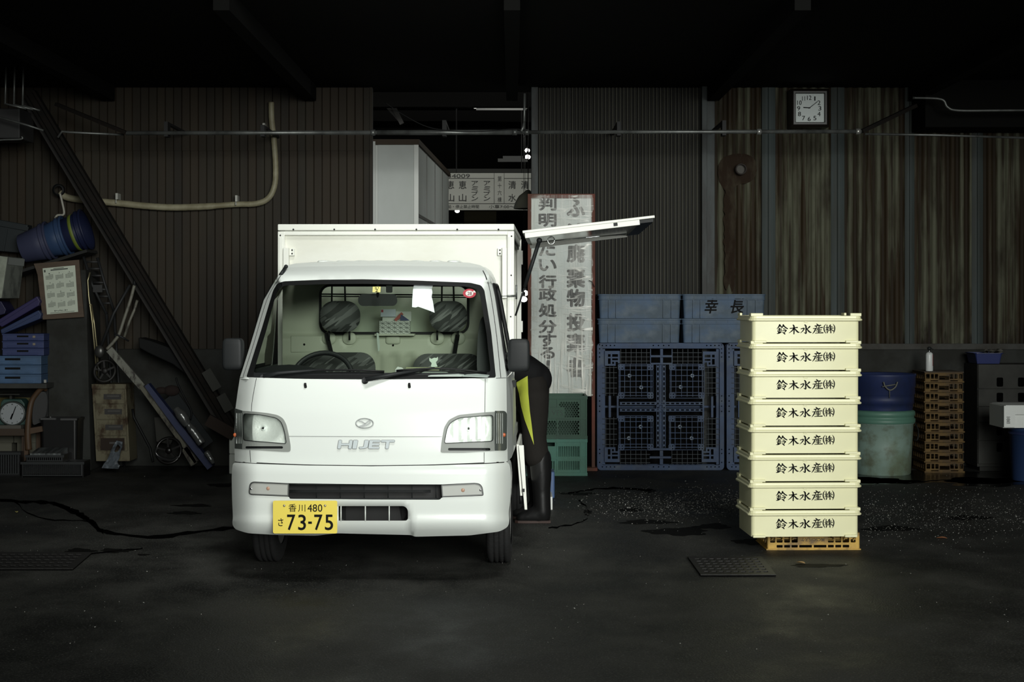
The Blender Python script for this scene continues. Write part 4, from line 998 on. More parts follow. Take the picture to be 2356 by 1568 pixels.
m = MB(); m.b2((xl, YB0-.018, zz(530)), (xr, YB0+.03, zt)); m.b2((xl+.02, YB0-.012, zz(541)), (xr-.012, YB0+.03, zz(531.5))); MLOC(m); rail = build('top_rail', m, M_boxtrim, truck, .005)
m = MB()
for px in (675, 769, 863, 958, 1052, 1147): p = T(px, 527.5, YB0-.02); m.ball(p, .0055, sc=(1, .5, 1))
build('bolt', m, M_dark, rail)
for px0, px1, bl in ((640, 655.5, ((645, 541),)), (1167.5, 1183, ((1177, 543), (1176, 633), (1175, 728)))):
    m = MB(); a, b_ = tx(px0, YB0), tx(px1, YB0); m.b2((a, YB0-.014, zl-.06), (b_, YB0+.05, zz(532))); m.b2((a+.008, YB0-.018, zl), (b_-.012, YB0-.012, zz(545))); MLOC(m); cp = build('corner_post', m, M_boxtrim, truck, .004)
    m = MB()
    for q in bl: m.ball(T(*q, YB0-.018), .005, sc=(1, .5, 1))
    build('bolt', m, M_dark, cp)
for px0, px1, y1_, hx0, hx1 in ((653.5, 666, 616, 666, 678), (1155.5, 1166.5, 685.5, 1145, 1155.5)):
    m = MB(); m.b2((tx(px0, YB0), YB0-.035, zz(y1_)), (tx(px1, YB0), YB0+.01, zz(570))); MLOC(m); br = build('door_bracket', m, M_boxtrim, truck, .003)
    m = MB(); m.b2((tx(hx0, YB0), YB0-.010, zz(588)), (tx(hx1, YB0), YB0+.015, zz(571))); MLOC(m); build('hinge_plate', m, M_boxtrim, br, .003)
    m = MB()
    for py in (575, 583): m.ball(T((hx0+hx1)/2, py, YB0-.012), .005, sc=(1, .5, 1))
    build('bolt', m, M_dark, br)
m = MB(); m.tube([T(1152, 681, YB0-.03), T(1188, 680, YB0-.03)], .006, 8); m.tube([T(1188, 655, YB0), T(1188, 688, YB0)], .006, 8); build('rod', m, M_steel, truck)
# frame of the open right side
m = MB(); m.b2((xr-.035, YB0+.03, zt-.075), (xr-.005, YB1, zt-.03)); m.b2((xr-.03, YB1-.05, zl), (xr+.004, YB1+.01, zt-.02)); m.b2((xr-.05, YB0+.05, zl), (xr-.004, YB0+.075, zt-.05)); MLOC(m); sf = build('side_frame', m, M_boxtrim, truck, .004)
m = MB(); m.b2((xr-.03, YB0+.10, zt-.10), (xr-.012, YB1-.1, zt-.075)); MLOC(m); build('hinge_rail', m, M_rubber, sf)
m = MB(); m.b2((xr-.002, YB1-.05, 1.74), (xr+.014, YB1-.01, 1.84)); m.b2((xr-.002, YB1-.05, 1.25), (xr+.014, YB1-.01, 1.33)); MLOC(m); build('hinge_plate', m, M_boxtrim, sf)
# raised side door
hx = Vector((tx(1207, YB0), 0)); z0 = zz(545); dx, dz = math.cos(math.radians(6.6)), math.sin(math.radians(6.6))
xh = tx(1203, YB0)
def door_pt(s, y, n): return L(xh+s*dx-n*dz, y, z0+.012+s*dz+n*dx)
def slab(m, s0, s1, y0, y1, n0, n1):
    vs = [door_pt(s, y, n) for s in (s0, s1) for y in (y0, y1) for n in (n0, n1)]
    m.add(vs, [(0, 1, 3, 2), (4, 6, 7, 5), (0, 4, 5, 1), (2, 3, 7, 6), (0, 2, 6, 4), (1, 5, 7, 3)])
m = MB(); slab(m, 0, .815, YB0+.0, YB1, .010, .026); sdr = build('raised_side_door', m, M_boxtrim, truck, .003); sdr['label'] = 'raised side door of the box'
m = MB(); slab(m, .012, .72, YB0+.0, YB0+.03, -.022, .0095); slab(m, .012, .72, YB1-.03, YB1, -.022, .0095); build('door_frame', m, M_boxtrim, sdr, .002)
m = MB(); slab(m, .72, .805, YB0+.02, YB1-.02, -.012, .009); build('dark_end_slab', m, M_black, sdr)  # black slab for the dark outer end of the door's underside
m = MB(); slab(m, .03, .72, YB0+.05, YB1-.05, .0, .009); build('door_lining', m, mat('bright_metal_lining', (.50, .51, .49), .12, 1.0), sdr)
m = MB(); slab(m, .560, .584, YB0-.006, YB0+.01, -.012, .008); build('latch', m, M_black, sdr)
m = MB(); pr = [T(1262, 549, YB0+.03)+Vector((0, 0, 0))]; c0 = T(1268, 553, YB0+.4); m.tube([c0+TR*.022*math.cos(a)+Vector((0, 0, .024*math.sin(a))) for a in [2*PI*k/16 for k in range(16)]], .004, 6, closed=True); m.tube([T(1245, 556, YB0+.45), T(1350, 546, YB0+.45), T(1440, 538, YB0+.45)], .004, 6); build('latch_rod', m, M_chrome, sdr)
m = MB(); a, b_ = T(1241, 553, YB0+.06), T(1186, 726, YB0+.06); ab = b_-a; m.tube([a, a+ab*.62], .012, 10); m.tube([a+ab*.62, b_], .006, 8); m.ball(a, .018); gs = build('gas_strut', m, M_black, truck)
# lowered drop side
m = MB()
g = [T(1191, 1022, YB0+.04), T(1198, 1022, YB0+.04), T(1206, 1168, YB0+.04), T(1200, 1158, YB0+.04)]
def gslab(m, P, y0, y1): m.prism([(0, 0)], lambda u, v, w: Vector(), 0, 1) if False else m.add([p+TB*y0 for p in P]+[p+TB*y1 for p in P], [(0, 1, 2, 3), (7, 6, 5, 4)]+[(i, 4+i, 4+(i+1) % 4, (i+1) % 4) for i in range(4)])
gslab(m, [T(1193, 1024, YB0+.02), T(1205, 1024, YB0+.02), T(1213, 1172, YB0+.02), T(1207, 1172, YB0+.02)], 0, .02); gslab(m, [T(1188, 1022, YB0+.04), T(1194, 1022, YB0+.04), T(1202, 1140, YB0+.04), T(1197, 1140, YB0+.04)], 0, 1.66)
ds = build('drop_side', m, M_boxtrim, truck, .002)
m = MB(); m.b2(T(1202, 1124, YB0+.01), T(1207, 1130, YB0+.03)); build('latch', m, M_black, ds)
m = MB(); m.tube([T(1198, 1140, YB0+.05), T(1199, 1158, YB0+.05)], .010, 8); build('buffer', m, M_rubber, ds)

# things carried in the cab
M_paper = mat('white_paper', (.90, .88, .96), .8)
m = MB(); P = [(953, 650.5), (995, 650.5), (996, 657), (993.5, 664), (995, 672), (993, 682), (996, 693), (998, 706), (1000, 719), (985, 713), (962, 705), (956, 707), (948, 706), (948.5, 690), (950, 668)]
m.sheet(P, [], lambda u, v, w: T(u, v, Dg(u, v)+.03+w+.004*math.sin(v*.45)), step=6, thick=.0012, dens=5)
single('paper_sheet', m, M_paper, 'creased white paper hanging at the top of the windscreen', 'paper')
m = MB(); m.b2(T(873, 711, YR-.10), T(946, 767, YR-.02))
m = MB(); tb = thing('tissue_box', 'patterned tissue box with small packets on the shelf behind the cab seats', 'box', T(909, 767.5, YR-.06))
fm = lambda u, v: T(u, v, YR-.105)
mbx = MB(); mbx.b2(T(873, 738, YR-.10), T(944.5, 767, YR-.02)); mbx.b2(T(880, 716, YR-.06), T(947, 738, YR-.02)); build('carton', mbx, mat('tissue_carton', (.60, .64, .58), .6), tb)
m = MB()
for k in range(6):
    for j in range(3):
        x = 874+k*14; y = 739+j*9.4
        if x+13 > 945: continue
        for a, b_ in (((x, y), (x+13, y+9)), ((x+13, y), (x, y+9)), ((x, y+4.5), (x+13, y+4.5)), ((x+6.5, y), (x+6.5, y+9))): m.bar(fm(*a), fm(*b_), .0016, .001, (0, 1, 0))
build('carton_pattern', m, mat('carton_pattern', (.16, .18, .16), .6), tb)
m = MB(); m.b2(T(876, 711, YR-.085), T(911, 728, YR-.065)); pk = single('tissue_packet', m, mat('pale_blue_packet', (.55, .62, .68), .5), 'pale blue packet with a red mark standing in the tissue box', 'packet')
m = MB(); m.b2(T(877, 712, YR-.087), T(882, 718, YR-.084)); build('red_mark', m, mat('packet_red', (.4, .05, .06), .5), pk)
m = MB(); m.bar(T(909, 737, YR-.095), T(926, 720, YR-.095), .018, .006, (0, 1, 0)); single('red_wrapper', m, mat('red_wrapper', (.36, .07, .05), .5), 'red brown wrapper leaning out of the tissue box', 'wrapper')
m = MB(); m.prism([(922, 722), (943, 737), (921, 737)], lambda u, v, w: T(u, v, YR-.098+w), 0, .008); single('blue_wrapper', m, mat('blue_wrapper', (.03, .045, .13), .5), 'dark blue triangular wrapper in the tissue box', 'wrapper')
m = MB(); m.sheet([(866, 765), (871, 765), (874, 795), (873, 806), (870, 808), (868, 790)], [], on(lambda u, v: YR-.14), step=0, thick=.002); single('paper_slip', m, mat('pale_slip', (.50, .58, .52), .7), 'narrow pale paper slip hanging from the shelf below the tissue box', 'paper')
m = MB(); P = spline([(992, 843), (993, 835), (988, 829), (988.5, 822), (992, 825), (999, 822.5), (1004, 823), (1007.5, 820.5), (1007, 828), (1003, 833), (1006, 841), (1005, 843)], 3)
m.sheet(P, [], lambda u, v, w: T(u, v, .42+w), step=0, thick=.006); single('cat_cutout', m, mat('cutout_white', (.62, .70, .62), .7), 'white cat shaped card standing on the dashboard', 'card')
def dashp(name, P, y0, col, label, cat='paper', th=.004, lift=0.0):
    m = MB(); n = len(P); v = [T(a, b, y0+(858-b)*.012)+Vector((0, 0, lift)) for a, b in P]
    m.add(v+[p-Vector((0, 0, th)) for p in v], [tuple(range(n)), tuple(range(2*n-1, n-1, -1))]+[(i, n+i, n+(i+1) % n, (i+1) % n) for i in range(n)]); single(name, m, mat(name+'_tone', col, .7), label, cat)
dashp('paper_sheet', [(950, 863), (985, 852), (1030, 855), (1015, 862)], .26, (.62, .68, .62), 'white paper lying at the middle of the dashboard under the wiper')
dashp('paper_sheet', [(985, 864), (1015, 855), (1068, 861), (1062, 864)], .25, (.55, .63, .57), 'folded pale paper on the dashboard left of the right corner')
dashp('paper_sheet', [(1060, 864), (1085, 858), (1126, 862), (1122, 866)], .27, (.40, .47, .43), 'greenish paper lying in the right corner of the dashboard')
dashp('crumpled_tissue', [(909, 850), (915, 843), (925, 845), (932, 852), (922, 853)], .40, (.68, .72, .68), 'crumpled white tissue on the dashboard behind the right wiper', 'tissue', .012)
dashp('clipboard', [(932, 849), (935, 844), (1012, 844), (1010, 851)], .44, (.34, .36, .22), 'olive file lying on the dashboard beneath the cat shaped card', 'file', .008)
# ------------------------------------------------------------------ cream fish crates on a yellow crate
def plan(w, d, r, off, z, n=4):
    return [Vector((x, y, z)) for x, y in rrect(-off, -off, w+off, d+off, max(.004, r+off), n)]
def loft(m, prof, w, d, r, smooth=True, bottom=True):
    m.grid([plan(w, d, r, o, z) for o, z in prof], smooth=smooth, closed_u=True)
    if bottom: m.add(plan(w, d, r, prof[-1][0], prof[-1][1])[::-1], [tuple(range(20))[:len(plan(w, d, r, 0, 0))] if False else tuple(range(len(plan(w, d, r, 0, 0))))])
CW, CDp, CH = .626, .415, .1611
proto = thing('fish_crate', '', 'crate', (0, 0, 0), 'cream fish crates stacked on the right')
m = MB(); loft(m, [(.0, .0), (.0, .124)], CW, CDp, .022); loft(m, [(-.008, .150), (-.010, .012)], CW, CDp, .022)
m.add(plan(CW, CDp, .022, 0, 0), [tuple(range(20))])
build('body', m, M_cream, proto)
m = MB(); m.grid([plan(CW, CDp, .022, o, z) for o, z in ((0, .122), (.017, .123), (.021, .126), (.021, .133), (.013, .138), (.012, .150), (.009, .153), (-.006, .153), (-.009, .150))], smooth=False, closed_u=True); build('rim', m, M_cream, proto)
for x0, x1, y0, y1 in ((-.010, .062, -.010, .004), (-.010, .004, -.010, .05), (CW-.055, CW+.010, -.010, .004), (CW-.004, CW+.010, -.010, .05), (-.010, .004, CDp-.07, CDp+.01), (CW-.004, CW+.01, CDp-.07, CDp+.01)):
    m = MB(); m.b2((x0, y0, .150), (x1, y1, .168)); build('stacking_tab', m, M_cream, proto, .003)
m = MB()
for x in (.02, CW-.07): m.b2((x-.012, -.014, -.004), (x+.06, .03, .010))
m.b2((CW*.5-.012, -.002, .112), (CW*.5+.012, .004, .124)); build('foot', m, M_cream, proto, .003)
S = [
 [(325, 255, 40), (290, 320, 30), (235, 380, 10)], [(330, 265, 30), (360, 300, 34), (392, 325, 20)], [(285, 372, 16), (345, 362, 20)], [(262, 418, 18), (380, 405, 22)], [(315, 370, 26), (315, 510, 24)], [(268, 455, 24), (290, 500, 26)], [(370, 440, 26), (340, 500, 12)], [(240, 530, 14), (300, 522, 26), (385, 485, 14)],
 [(440, 255, 34), (420, 310, 28), (365, 380, 8)], [(440, 265, 30), (500, 330, 32), (575, 375, 26)], [(445, 380, 24), (500, 392, 18)], [(400, 445, 14), (530, 425, 28), (500, 470, 24), (465, 510, 18)], [(420, 490, 20), (490, 545, 30)],
 [(655, 365, 22), (740, 358, 22), (890, 338, 28)], [(755, 260, 26), (780, 300, 40), (785, 400, 34), (780, 540, 28)], [(760, 385, 30), (710, 450, 26), (620, 515, 8)], [(800, 375, 24), (860, 440, 36), (910, 485, 36), (955, 490, 14)],
 [(1130, 255, 26), (1165, 300, 40), (1168, 420, 36), (1165, 525, 34), (1105, 495, 10)], [(1005, 385, 20), (1105, 362, 28), (1070, 440, 26), (990, 515, 8)], [(1285, 310, 38), (1235, 360, 26), (1190, 390, 10)], [(1185, 370, 20), (1250, 450, 36), (1300, 490, 34), (1345, 492, 12)],
 [(1515, 230, 26), (1555, 262, 30)], [(1450, 290, 20), (1640, 270, 28)], [(1490, 300, 28), (1510, 335, 22)], [(1600, 290, 26), (1570, 335, 14)], [(1400, 372, 18), (1540, 360, 20), (1690, 338, 28)], [(1475, 370, 28), (1445, 450, 32), (1380, 535, 10)], [(1530, 395, 22), (1495, 450, 8)], [(1580, 375, 26), (1578, 510, 26)], [(1520, 420, 14), (1660, 405, 22)], [(1510, 468, 14), (1645, 455, 22)], [(1465, 520, 16), (1600, 512, 22), (1710, 508, 28)],
 [(1810, 225, 6), (1755, 300, 24), (1745, 390, 28), (1770, 470, 24), (1810, 530, 6)], [(2035, 225, 6), (2080, 300, 24), (2088, 390, 28), (2070, 470, 22), (2045, 530, 6)],
 [(1795, 350, 14), (1895, 335, 20)], [(1840, 260, 22), (1850, 510, 24)], [(1840, 380, 20), (1790, 430, 6)], [(1860, 390, 16), (1890, 425, 18)],
 [(1925, 275, 22), (1890, 365, 8)], [(1920, 330, 14), (2010, 310, 20)], [(1890, 375, 14), (2040, 355, 22)], [(1950, 255, 24), (1965, 510, 26)], [(1945, 400, 22), (1870, 475, 6)], [(1975, 395, 16), (2045, 450, 24)]]
S = [[(x, y, w*1.22+2) for x, y, w in st] for st in S]
m = MB(); strokes(m, S, lambda x, y: Vector(((1770+x/13.86-1730)/396, -.0012, (783-(725+y/13.86))/396))); build('lettering', m, M_ink, proto)
SY = math.radians(2.2); BX, BY = wx(1730, 9.27), 9.27
words = ['bottom cream fish crate, resting directly on the yellow crate', 'cream fish crate second from the bottom of its stack', 'cream fish crate third from the bottom of its stack', 'cream fish crate fourth from the bottom of its stack', 'cream fish crate fourth from the top of its stack', 'cream fish crate third from the top of its stack', 'cream fish crate second from the top of its stack', 'topmost cream fish crate with open rim, at the top of its stack']
jit = (.000, .0, -.001, .0, -.001, .001, .0015, .002)
for k in range(8):
    p = (BX+jit[k]-.003*(7-k)/7, BY, .104+CH*k)
    if k == 0: o = proto; o.location = p; o['label'] = words[0]
    else: o = dup(proto, p, words[k])
    o.rotation_euler = (0, 0, SY+random.uniform(-.003, .003))
# yellow lattice crate underneath
M_yel = mat('worn_yellow_plastic', (.50, .30, .035), .5, col2=(.30, .17, .03), vscale=(9, 9, 9), lo=.42, hi=.7, grime=(.10, .06, .02), gscale=12)
yc = thing('lattice_crate', 'worn yellow lattice crate on the ground beneath the cream crates', 'crate', (0, 0, 0))
yw, yd, yh = .5475, .36, .10
fy = lambda X, Y: ((X-620)/1560*yw, (915-Y)/250*yh)
H = []
for a, b in ((668, 755), (778, 880), (905, 1005), (1030, 1135), (1645, 1745), (1770, 1870), (1895, 2005), (2030, 2115)): H.append([fy(x, y) for x, y in rrect(a, 705, b, 808, 14)])
for a, b in ((778, 880), (905, 1005), (1030, 1135), (1160, 1375), (1405, 1620), (1645, 1745), (1770, 1870), (1895, 2005)): H.append([fy(x, y) for x, y in rrect(a, 843, b, 882, 8)])
fo = [fy(620, 915), fy(2180, 915), fy(2180, 668), fy(620, 668)]
m = MB(); m.sheet(fo, H, lambda u, v, w: Vector((u, w, v)), step=0, thick=.006, smooth=False, dens=1); build('lattice_wall', m, M_yel, yc)
m = MB(); m.sheet(fo, H, lambda u, v, w: Vector((u, yd-w, v)), step=0, thick=.006, smooth=False, dens=1)
build('lattice_wall', m, M_yel, yc)
m = MB(); hs_ = [rrect(.03+k*.066, .03, .03+k*.066+.05, .075, .006) for k in range(5)]
for x in (0, yw-.006): m.sheet([(0, 0), (yd, 0), (yd, yh), (0, yh)], hs_, lambda u, v, w: Vector((x+w, u, v)), step=0, thick=.006, smooth=False, dens=1)
build('end_wall', m, M_yel, yc)
m = MB(); m.b2((-.006, -.008, -.0), (yw+.006, .01, .006)); m.b2((-.006, yd-.01, 0), (yw+.006, yd+.008, .006)); m.b2((-.006, 0, 0), (.01, yd, .006)); m.b2((yw-.01, 0, 0), (yw+.006, yd, .006))
for k in range(9): x = .03+k*.061; m.b2((x-.004, 0, .06), (x+.004, yd, .066))
for k in range(6): y = .03+k*.06; m.b2((0, y-.004, .06), (yw, y+.004, .066))
build('base_grid', m, M_yel, yc)
m = MB(); a = fy(1190, 740); b = fy(1590, 795); textfit(m, '㈱CSCバスケ', a[0], a[1], b[0], b[1], lambda u, v: Vector((u, -.001, v)), .03, flip=True)
build('lettering', m, mat('dark_print', (.06, .04, .02), .6), yc)
yc.location = (wx(1765, 9.46), 9.455, 0); yc.rotation_euler = (0, 0, math.radians(1.0))

# ------------------------------------------------------------------ blue pallets and blue containers by the wall
M_blue = mat('weathered_blue_plastic', (.042, .072, .142), .6, col2=(.036, .054, .098), vscale=(4, 4, 4), grime=(.075, .098, .13), gscale=9, spec=.3)
M_blueg = mat('grey_blue_plastic', (.066, .108, .175), .6, col2=(.060, .085, .11), vscale=(3, 3, 5), lo=.4, hi=.6, grime=(.11, .14, .17), gscale=7, spec=.3)
PY = 14.0
pal = thing('plastic_pallet', 'blue plastic pallet standing on edge against the wall, in full view', 'pallet', (0, 0, 0), 'blue plastic pallets on edge')
PW = 1.112
def q(X, Y): return ((X-48)/1032*PW, (1503-Y)/1032*PW+.0)          # measured in the enlarged photo
def pbar(m, X0, Y0, X1, Y1, y0=0.0, y1=.02):
    a = q(X0, Y1); b = q(X1, Y0); m.b2((a[0], y0, a[1]), (b[0], y1, b[1]))
m = MB(); hole = []
for k in range(4):
    for t in (90+k*33, 505+k*42, 940+k*33):
        if t < 1040: hole += [(t, 491), (t, 1477), (68, t+395 if t < 1000 else 1440), (1060, t+395 if t < 1000 else 1440)]
hol = [[q(x+6*math.cos(a), y+6*math.sin(a)) for a in [-2*PI*i/6 for i in range(6)]] for x, y in hole if 480 < y < 1490]
outer = [(x, z) for x, z in rrect(0, 0, PW, PW, .035)]; inn = [q(x, y) for x, y in rrect(88, 515, 1045, 1462, 8)]
m.sheet(outer, [inn]+hol, lambda u, v, w: Vector((u, w, v)), step=0, thick=.03, smooth=False, dens=5)
build('frame', m, M_blue, pal)
m = MB(); m.sheet(outer, [inn], lambda u, v, w: Vector((u, .09+w, v)), step=0, thick=.03, smooth=False, dens=5)
for X in (88, 560, 1020): pbar(m, X, 520, X+26, 1460, .03, .10)
pbar(m, 90, 985, 1045, 1000, .09, .12); build('rear_deck', m, M_blue, pal)
def quad(X0, Y0):
    m = MB()
    for k in range(7): x = X0+k*46+2; pbar(m, x, Y0, x+4.2, Y0+262, .004, .05)
    for k in range(7): y = Y0+k*46-4; pbar(m, X0, y, X0+276, y+4.2, .004, .05)
    for x in (X0+10, X0+262): pbar(m, x, Y0, x+5, Y0+262, .0, .05)
    for y in (Y0+8, Y0+250): pbar(m, X0, y, X0+276, y+5, .0, .05)
    g = build('deck_grid', m, M_blue, pal)
    m = MB()
    for x, y in ((X0-4, Y0-4), (X0+236, Y0-4), (X0-4, Y0+230), (X0+236, Y0+230)):
        m.sheet([q(a, b) for a, b in rrect(x, y, x+48, y+48, 10)], [[q(x+dx+6*math.cos(t), y+dy+6*math.sin(t)) for t in [-2*PI*i/6 for i in range(6)]] for dx, dy in ((12, 12), (34, 12), (12, 34), (34, 34))], lambda u, v, w: Vector((u, -.001+w, v)), step=0, thick=.012, smooth=False, dens=5)
    build('corner_plate', m, M_blue, g)
    return g
for X0, Y0, sx, sy in ((222, 645, (90, 185), (90, 185)), (638, 645, (90, 185), (182, 90)), (222, 1065, (180, 85), (85, 178)), (632, 1065, (90, 185), (85, 178))):
    g = quad(X0, Y0); m = MB()
    for a, b in zip(sx, sy):
        c = q(X0+a, Y0+b); m.lathe([(.018, -.003), (.018, .01), (.006, .012), (.006, -.003)], 14, lambda p: Vector((c[0]+p.x, p.z, c[1]+p.y)), closed=False)
    build('anti_slip_plug', m, mat('pale_plug', (.22, .26, .30), .6), g)
m = MB()
for x in (530, 580):
    for dx in (0, 18): pbar(m, x+dx, 650, x+dx+6, 1320, .0, .04)
    for k in range(17): pbar(m, x+6, 655+k*40, x+18, 655+k*40+14, .001, .02)
for y in (950, 1003):
    for dy in (0, 18): pbar(m, 232, y+dy, 905, y+dy+6, .0, .04)
    for k in range(17): pbar(m, 235+k*40, y+6, 235+k*40+14, y+18, .001, .02)
for a in ((482, 632, 660, 645), (480, 1325, 650, 1342), (482, 570, 658, 586), (475, 1392, 648, 1408), (142, 900, 160, 1075), (975, 905, 992, 1075), (208, 900, 222, 1080), (905, 905, 918, 1080), (480, 520, 486, 635), (654, 520, 660, 635), (562, 520, 568, 635)): pbar(m, *a, .0, .03)
build('centre_rib', m, M_blue, pal)
m = MB()
for k in range(6): pbar(m, 240+k*42, 520, 243+k*42, 640, .012, .05); pbar(m, 660+k*42, 520, 663+k*42, 640, .012, .05); pbar(m, 235+k*42, 1345, 238+k*42, 1460, .012, .05); pbar(m, 655+k*42, 1345, 658+k*42, 1460, .012, .05)
for k in range(3):
    for X0, X1 in ((235, 480), (660, 900)):
        for y in (548, 1375): pbar(m, X0, y+k*34, X1, y+3+k*34, .012, .05)
for k in range(6):
    for X0, X1 in ((92, 210), (922, 1045)): pbar(m, X0, 668+k*42, X1, 671+k*42, .012, .05); pbar(m, X0, 1085+k*42, X1, 1088+k*42, .012, .05)
for k in range(3):
    for x in (118, 950): pbar(m, x+k*32, 660, x+3+k*32, 900, .012, .05); pbar(m, x+k*32, 1075, x+3+k*32, 1320, .012, .05)
build('edge_rib', m, mat('dim_blue_rib', (.05, .06, .07), .7), pal)
for fx, fz, X0, Y0 in ((1, 1, 110, 535), (-1, 1, 1030, 540), (1, -1, 108, 1438), (-1, -1, 1020, 1438)):
    m = MB()
    def e(a, b, c, d):
        xs = sorted((X0+fx*a, X0+fx*c)); ys = sorted((Y0+fz*b, Y0+fz*d)); pbar(m, xs[0], ys[0], xs[1], ys[1], -.001, .02)
    e(0, 0, 122, 26); e(0, 0, 26, 120); e(48, 26, 60, 120); e(26, 48, 122, 60); e(60, 76, 122, 88); e(76, 88, 88, 120); e(108, 26, 122, 100); e(26, 106, 88, 120)
    build('corner_bracket', m, M_blue, pal)
p0 = (wx(1374, PY+.01), PY+.01, .0)
pal.location = p0; pal.rotation_euler = (math.radians(-.5), 0, 0)
dup(pal, (wx(1672, PY+.01), PY+.01, 0), 'blue plastic pallet on edge, mostly hidden behind the cream crate stack')

bc = thing('plastic_container', 'empty', 'crate', (0, 0, 0), 'blue plastic containers on the pallets')
bw, bd, bh = .722, .34, .212
m = MB(); loft(m, [(-.012, 0), (-.004, .16), (0, .16), (0, .205), (-.016, .205), (-.022, .012)], bw, bd, .03, smooth=False); m.add(plan(bw, bd, .03, -.012, 0), [tuple(range(20))]); build('body', m, M_blueg, bc)
m = MB()
for x in (.09, .155, bw-.155, bw-.085): m.b2((x-.004, -.006, .004), (x+.004, .01, .165))
for x in (.10, .20, .30, .40, .51, .60): m.b2((x-.003, -.004, .165), (x+.003, .006, .200))
build('rib', m, M_blueg, bc)
m = MB(); m.grid([plan(bw, bd, .03, o, z) for o, z in ((0, .196), (.008, .198), (.008, .210), (0, .212), (-.014, .212))], smooth=False, closed_u=True); m.grid([plan(bw, bd, .03, o, z) for o, z in ((-.001, .160), (.006, .161), (.006, .168), (-.001, .169))], smooth=False, closed_u=True); build('rim', m, M_blueg, bc)
YBc = 13.98; zb = PW+.004
pos = [(wx(1376, YBc), zb, 'lower blue container of the pair nearest the tall sign'), (wx(1570, YBc), zb, 'lower blue container of the pair behind the cream crates'), (wx(1377, YBc), zb+.2135, 'upper blue container, dusty and unmarked, nearest the tall sign'), (wx(1571, YBc), zb+.2135, 'upper blue container with two black characters, behind the cream crates')]
bcs = []
for k, (x, z, lb) in enumerate(pos):
    if k == 0: o = bc; o.location = (x, YBc, z); o['label'] = lb
    else: o = dup(bc, (x, YBc, z), lb)
    bcs.append(o)
m = MB(); ROOTLOC[bcs[3].name] = Vector(pos[3][0:1]+(YBc,)+pos[3][1:2])
for t, a, b in (('幸', 1623, 1651), ('長', 1682, 1712)): textfit(m, t, a, 687, b, 720, lambda u, v: W(u, v, YBc-.003)+Vector((0, .001, 0)), .035, .18)
build('lettering', m, M_ink, bcs[3])

# ------------------------------------------------------------------ green crates
M_gr1 = mat('dark_green_plastic', (.015, .066, .036), .5, col2=(.012, .048, .028), vscale=(5, 5, 5), spec=.3); M_gr2 = mat('sea_green_plastic', (.046, .165, .12), .5, col2=(.042, .135, .092), vscale=(5, 5, 5), spec=.3)
GY = 13.55
gx0, gx1 = wx(1206, GY), wx(1350, GY); gw = gx1-gx0; gd = .37
def gcrate(name, label, z0, h, holes, Mt):
    t = thing(name, label, 'crate', (gx0, GY, z0), 'green crates stacked below the tall sign')
    base = Vector((gx0, GY, z0))
    m = MB(); m.sheet([(0, 0), (gw, 0), (gw, h), (0, h)], holes, lambda u, v, w: base+Vector((u, w, v)), step=0, thick=.006, smooth=False, dens=1); build('front_wall', m, Mt, t)
    m = MB(); m.b2(base+Vector((0, 0, 0)), base+Vector((.006, gd, h))); m.b2(base+Vector((gw-.006, 0, 0)), base+Vector((gw, gd, h))); m.b2(base+Vector((0, gd-.006, 0)), base+Vector((gw, gd, h))); m.b2(base, base+Vector((gw, gd, .008))); build('shell', m, Mt, t)
    m = MB()
    for z in (0, h-.028): m.b2(base+Vector((-.006, -.01, z)), base+Vector((gw+.006, .008, z+.026))); m.b2(base+Vector((gw-.012, 0, z)), base+Vector((gw+.006, gd, z+.026)))
    for x in (-.004, .035, gw-.055, gw-.01, gw*.52): m.b2(base+Vector((x, -.008, 0)), base+Vector((x+.012, .006, h)))
    m.b2(base+Vector((0, -.008, h*.46)), base+Vector((gw, .006, h*.46+.014))); build('rib', m, Mt, t)
    return t
h2 = .312; H = []
for j in range(2):
    for k in range(13): x = gw*.56+k*.0152-.02 if j else gw*.56+k*.0152-.02; H.append([(x, h2*(.16+.36*j)), (x+.007, h2*(.16+.36*j)), (x+.007, h2*(.40+.40*j)), (x, h2*(.40+.40*j))])
for k in range(12): x = .055+k*.0175; H.append([(x, h2*.16), (x+.008, h2*.16), (x+.008, h2*.40), (x, h2*.40)])
H.append([(.06, h2*.80), (.26, h2*.80), (.26, h2*.90), (.06, h2*.90)])
gcrate('plastic_crate', 'lower sea green slotted crate on the ground behind the bending person', 0.0, h2, H, M_gr2)
h1 = .365; H = []
def dia(x, z, s=.0135): s *= 1.12; return [(x, z-s*1.15), (x+s, z), (x, z+s*1.15), (x-s, z)]
for j in range(9):
    for k in range(20):
        x = .06+k*.0335*.66+(.0168*.66 if j % 2 else 0); z = .045+j*.0165*1.0
        if x < gw-.065 and z < h1*.46-.008: H.append(dia(x, z, .0088))
        z2 = h1*.52+j*.0165
        if gw*.56 < x < gw-.065 and z2 < h1-.045: H.append(dia(x, z2, .0088))
t = gcrate('plastic_crate', 'upper dark green lattice crate marked VFS, on the sea green crate', h2, h1, H, M_gr1)
m = MB(); m.b2((wx(1262, GY), GY-.012, wz(962, GY)), (wx(1299, GY), GY, wz(936, GY))); pl_ = build('name_panel', m, M_gr1, t)
m = MB(); textfit(m, 'VFS', 1269, 943, 1295, 955, lambda u, v: W(u, v, GY-.0135), .0); build('lettering', m, mat('green_ink', (.008, .03, .018), .6), pl_)

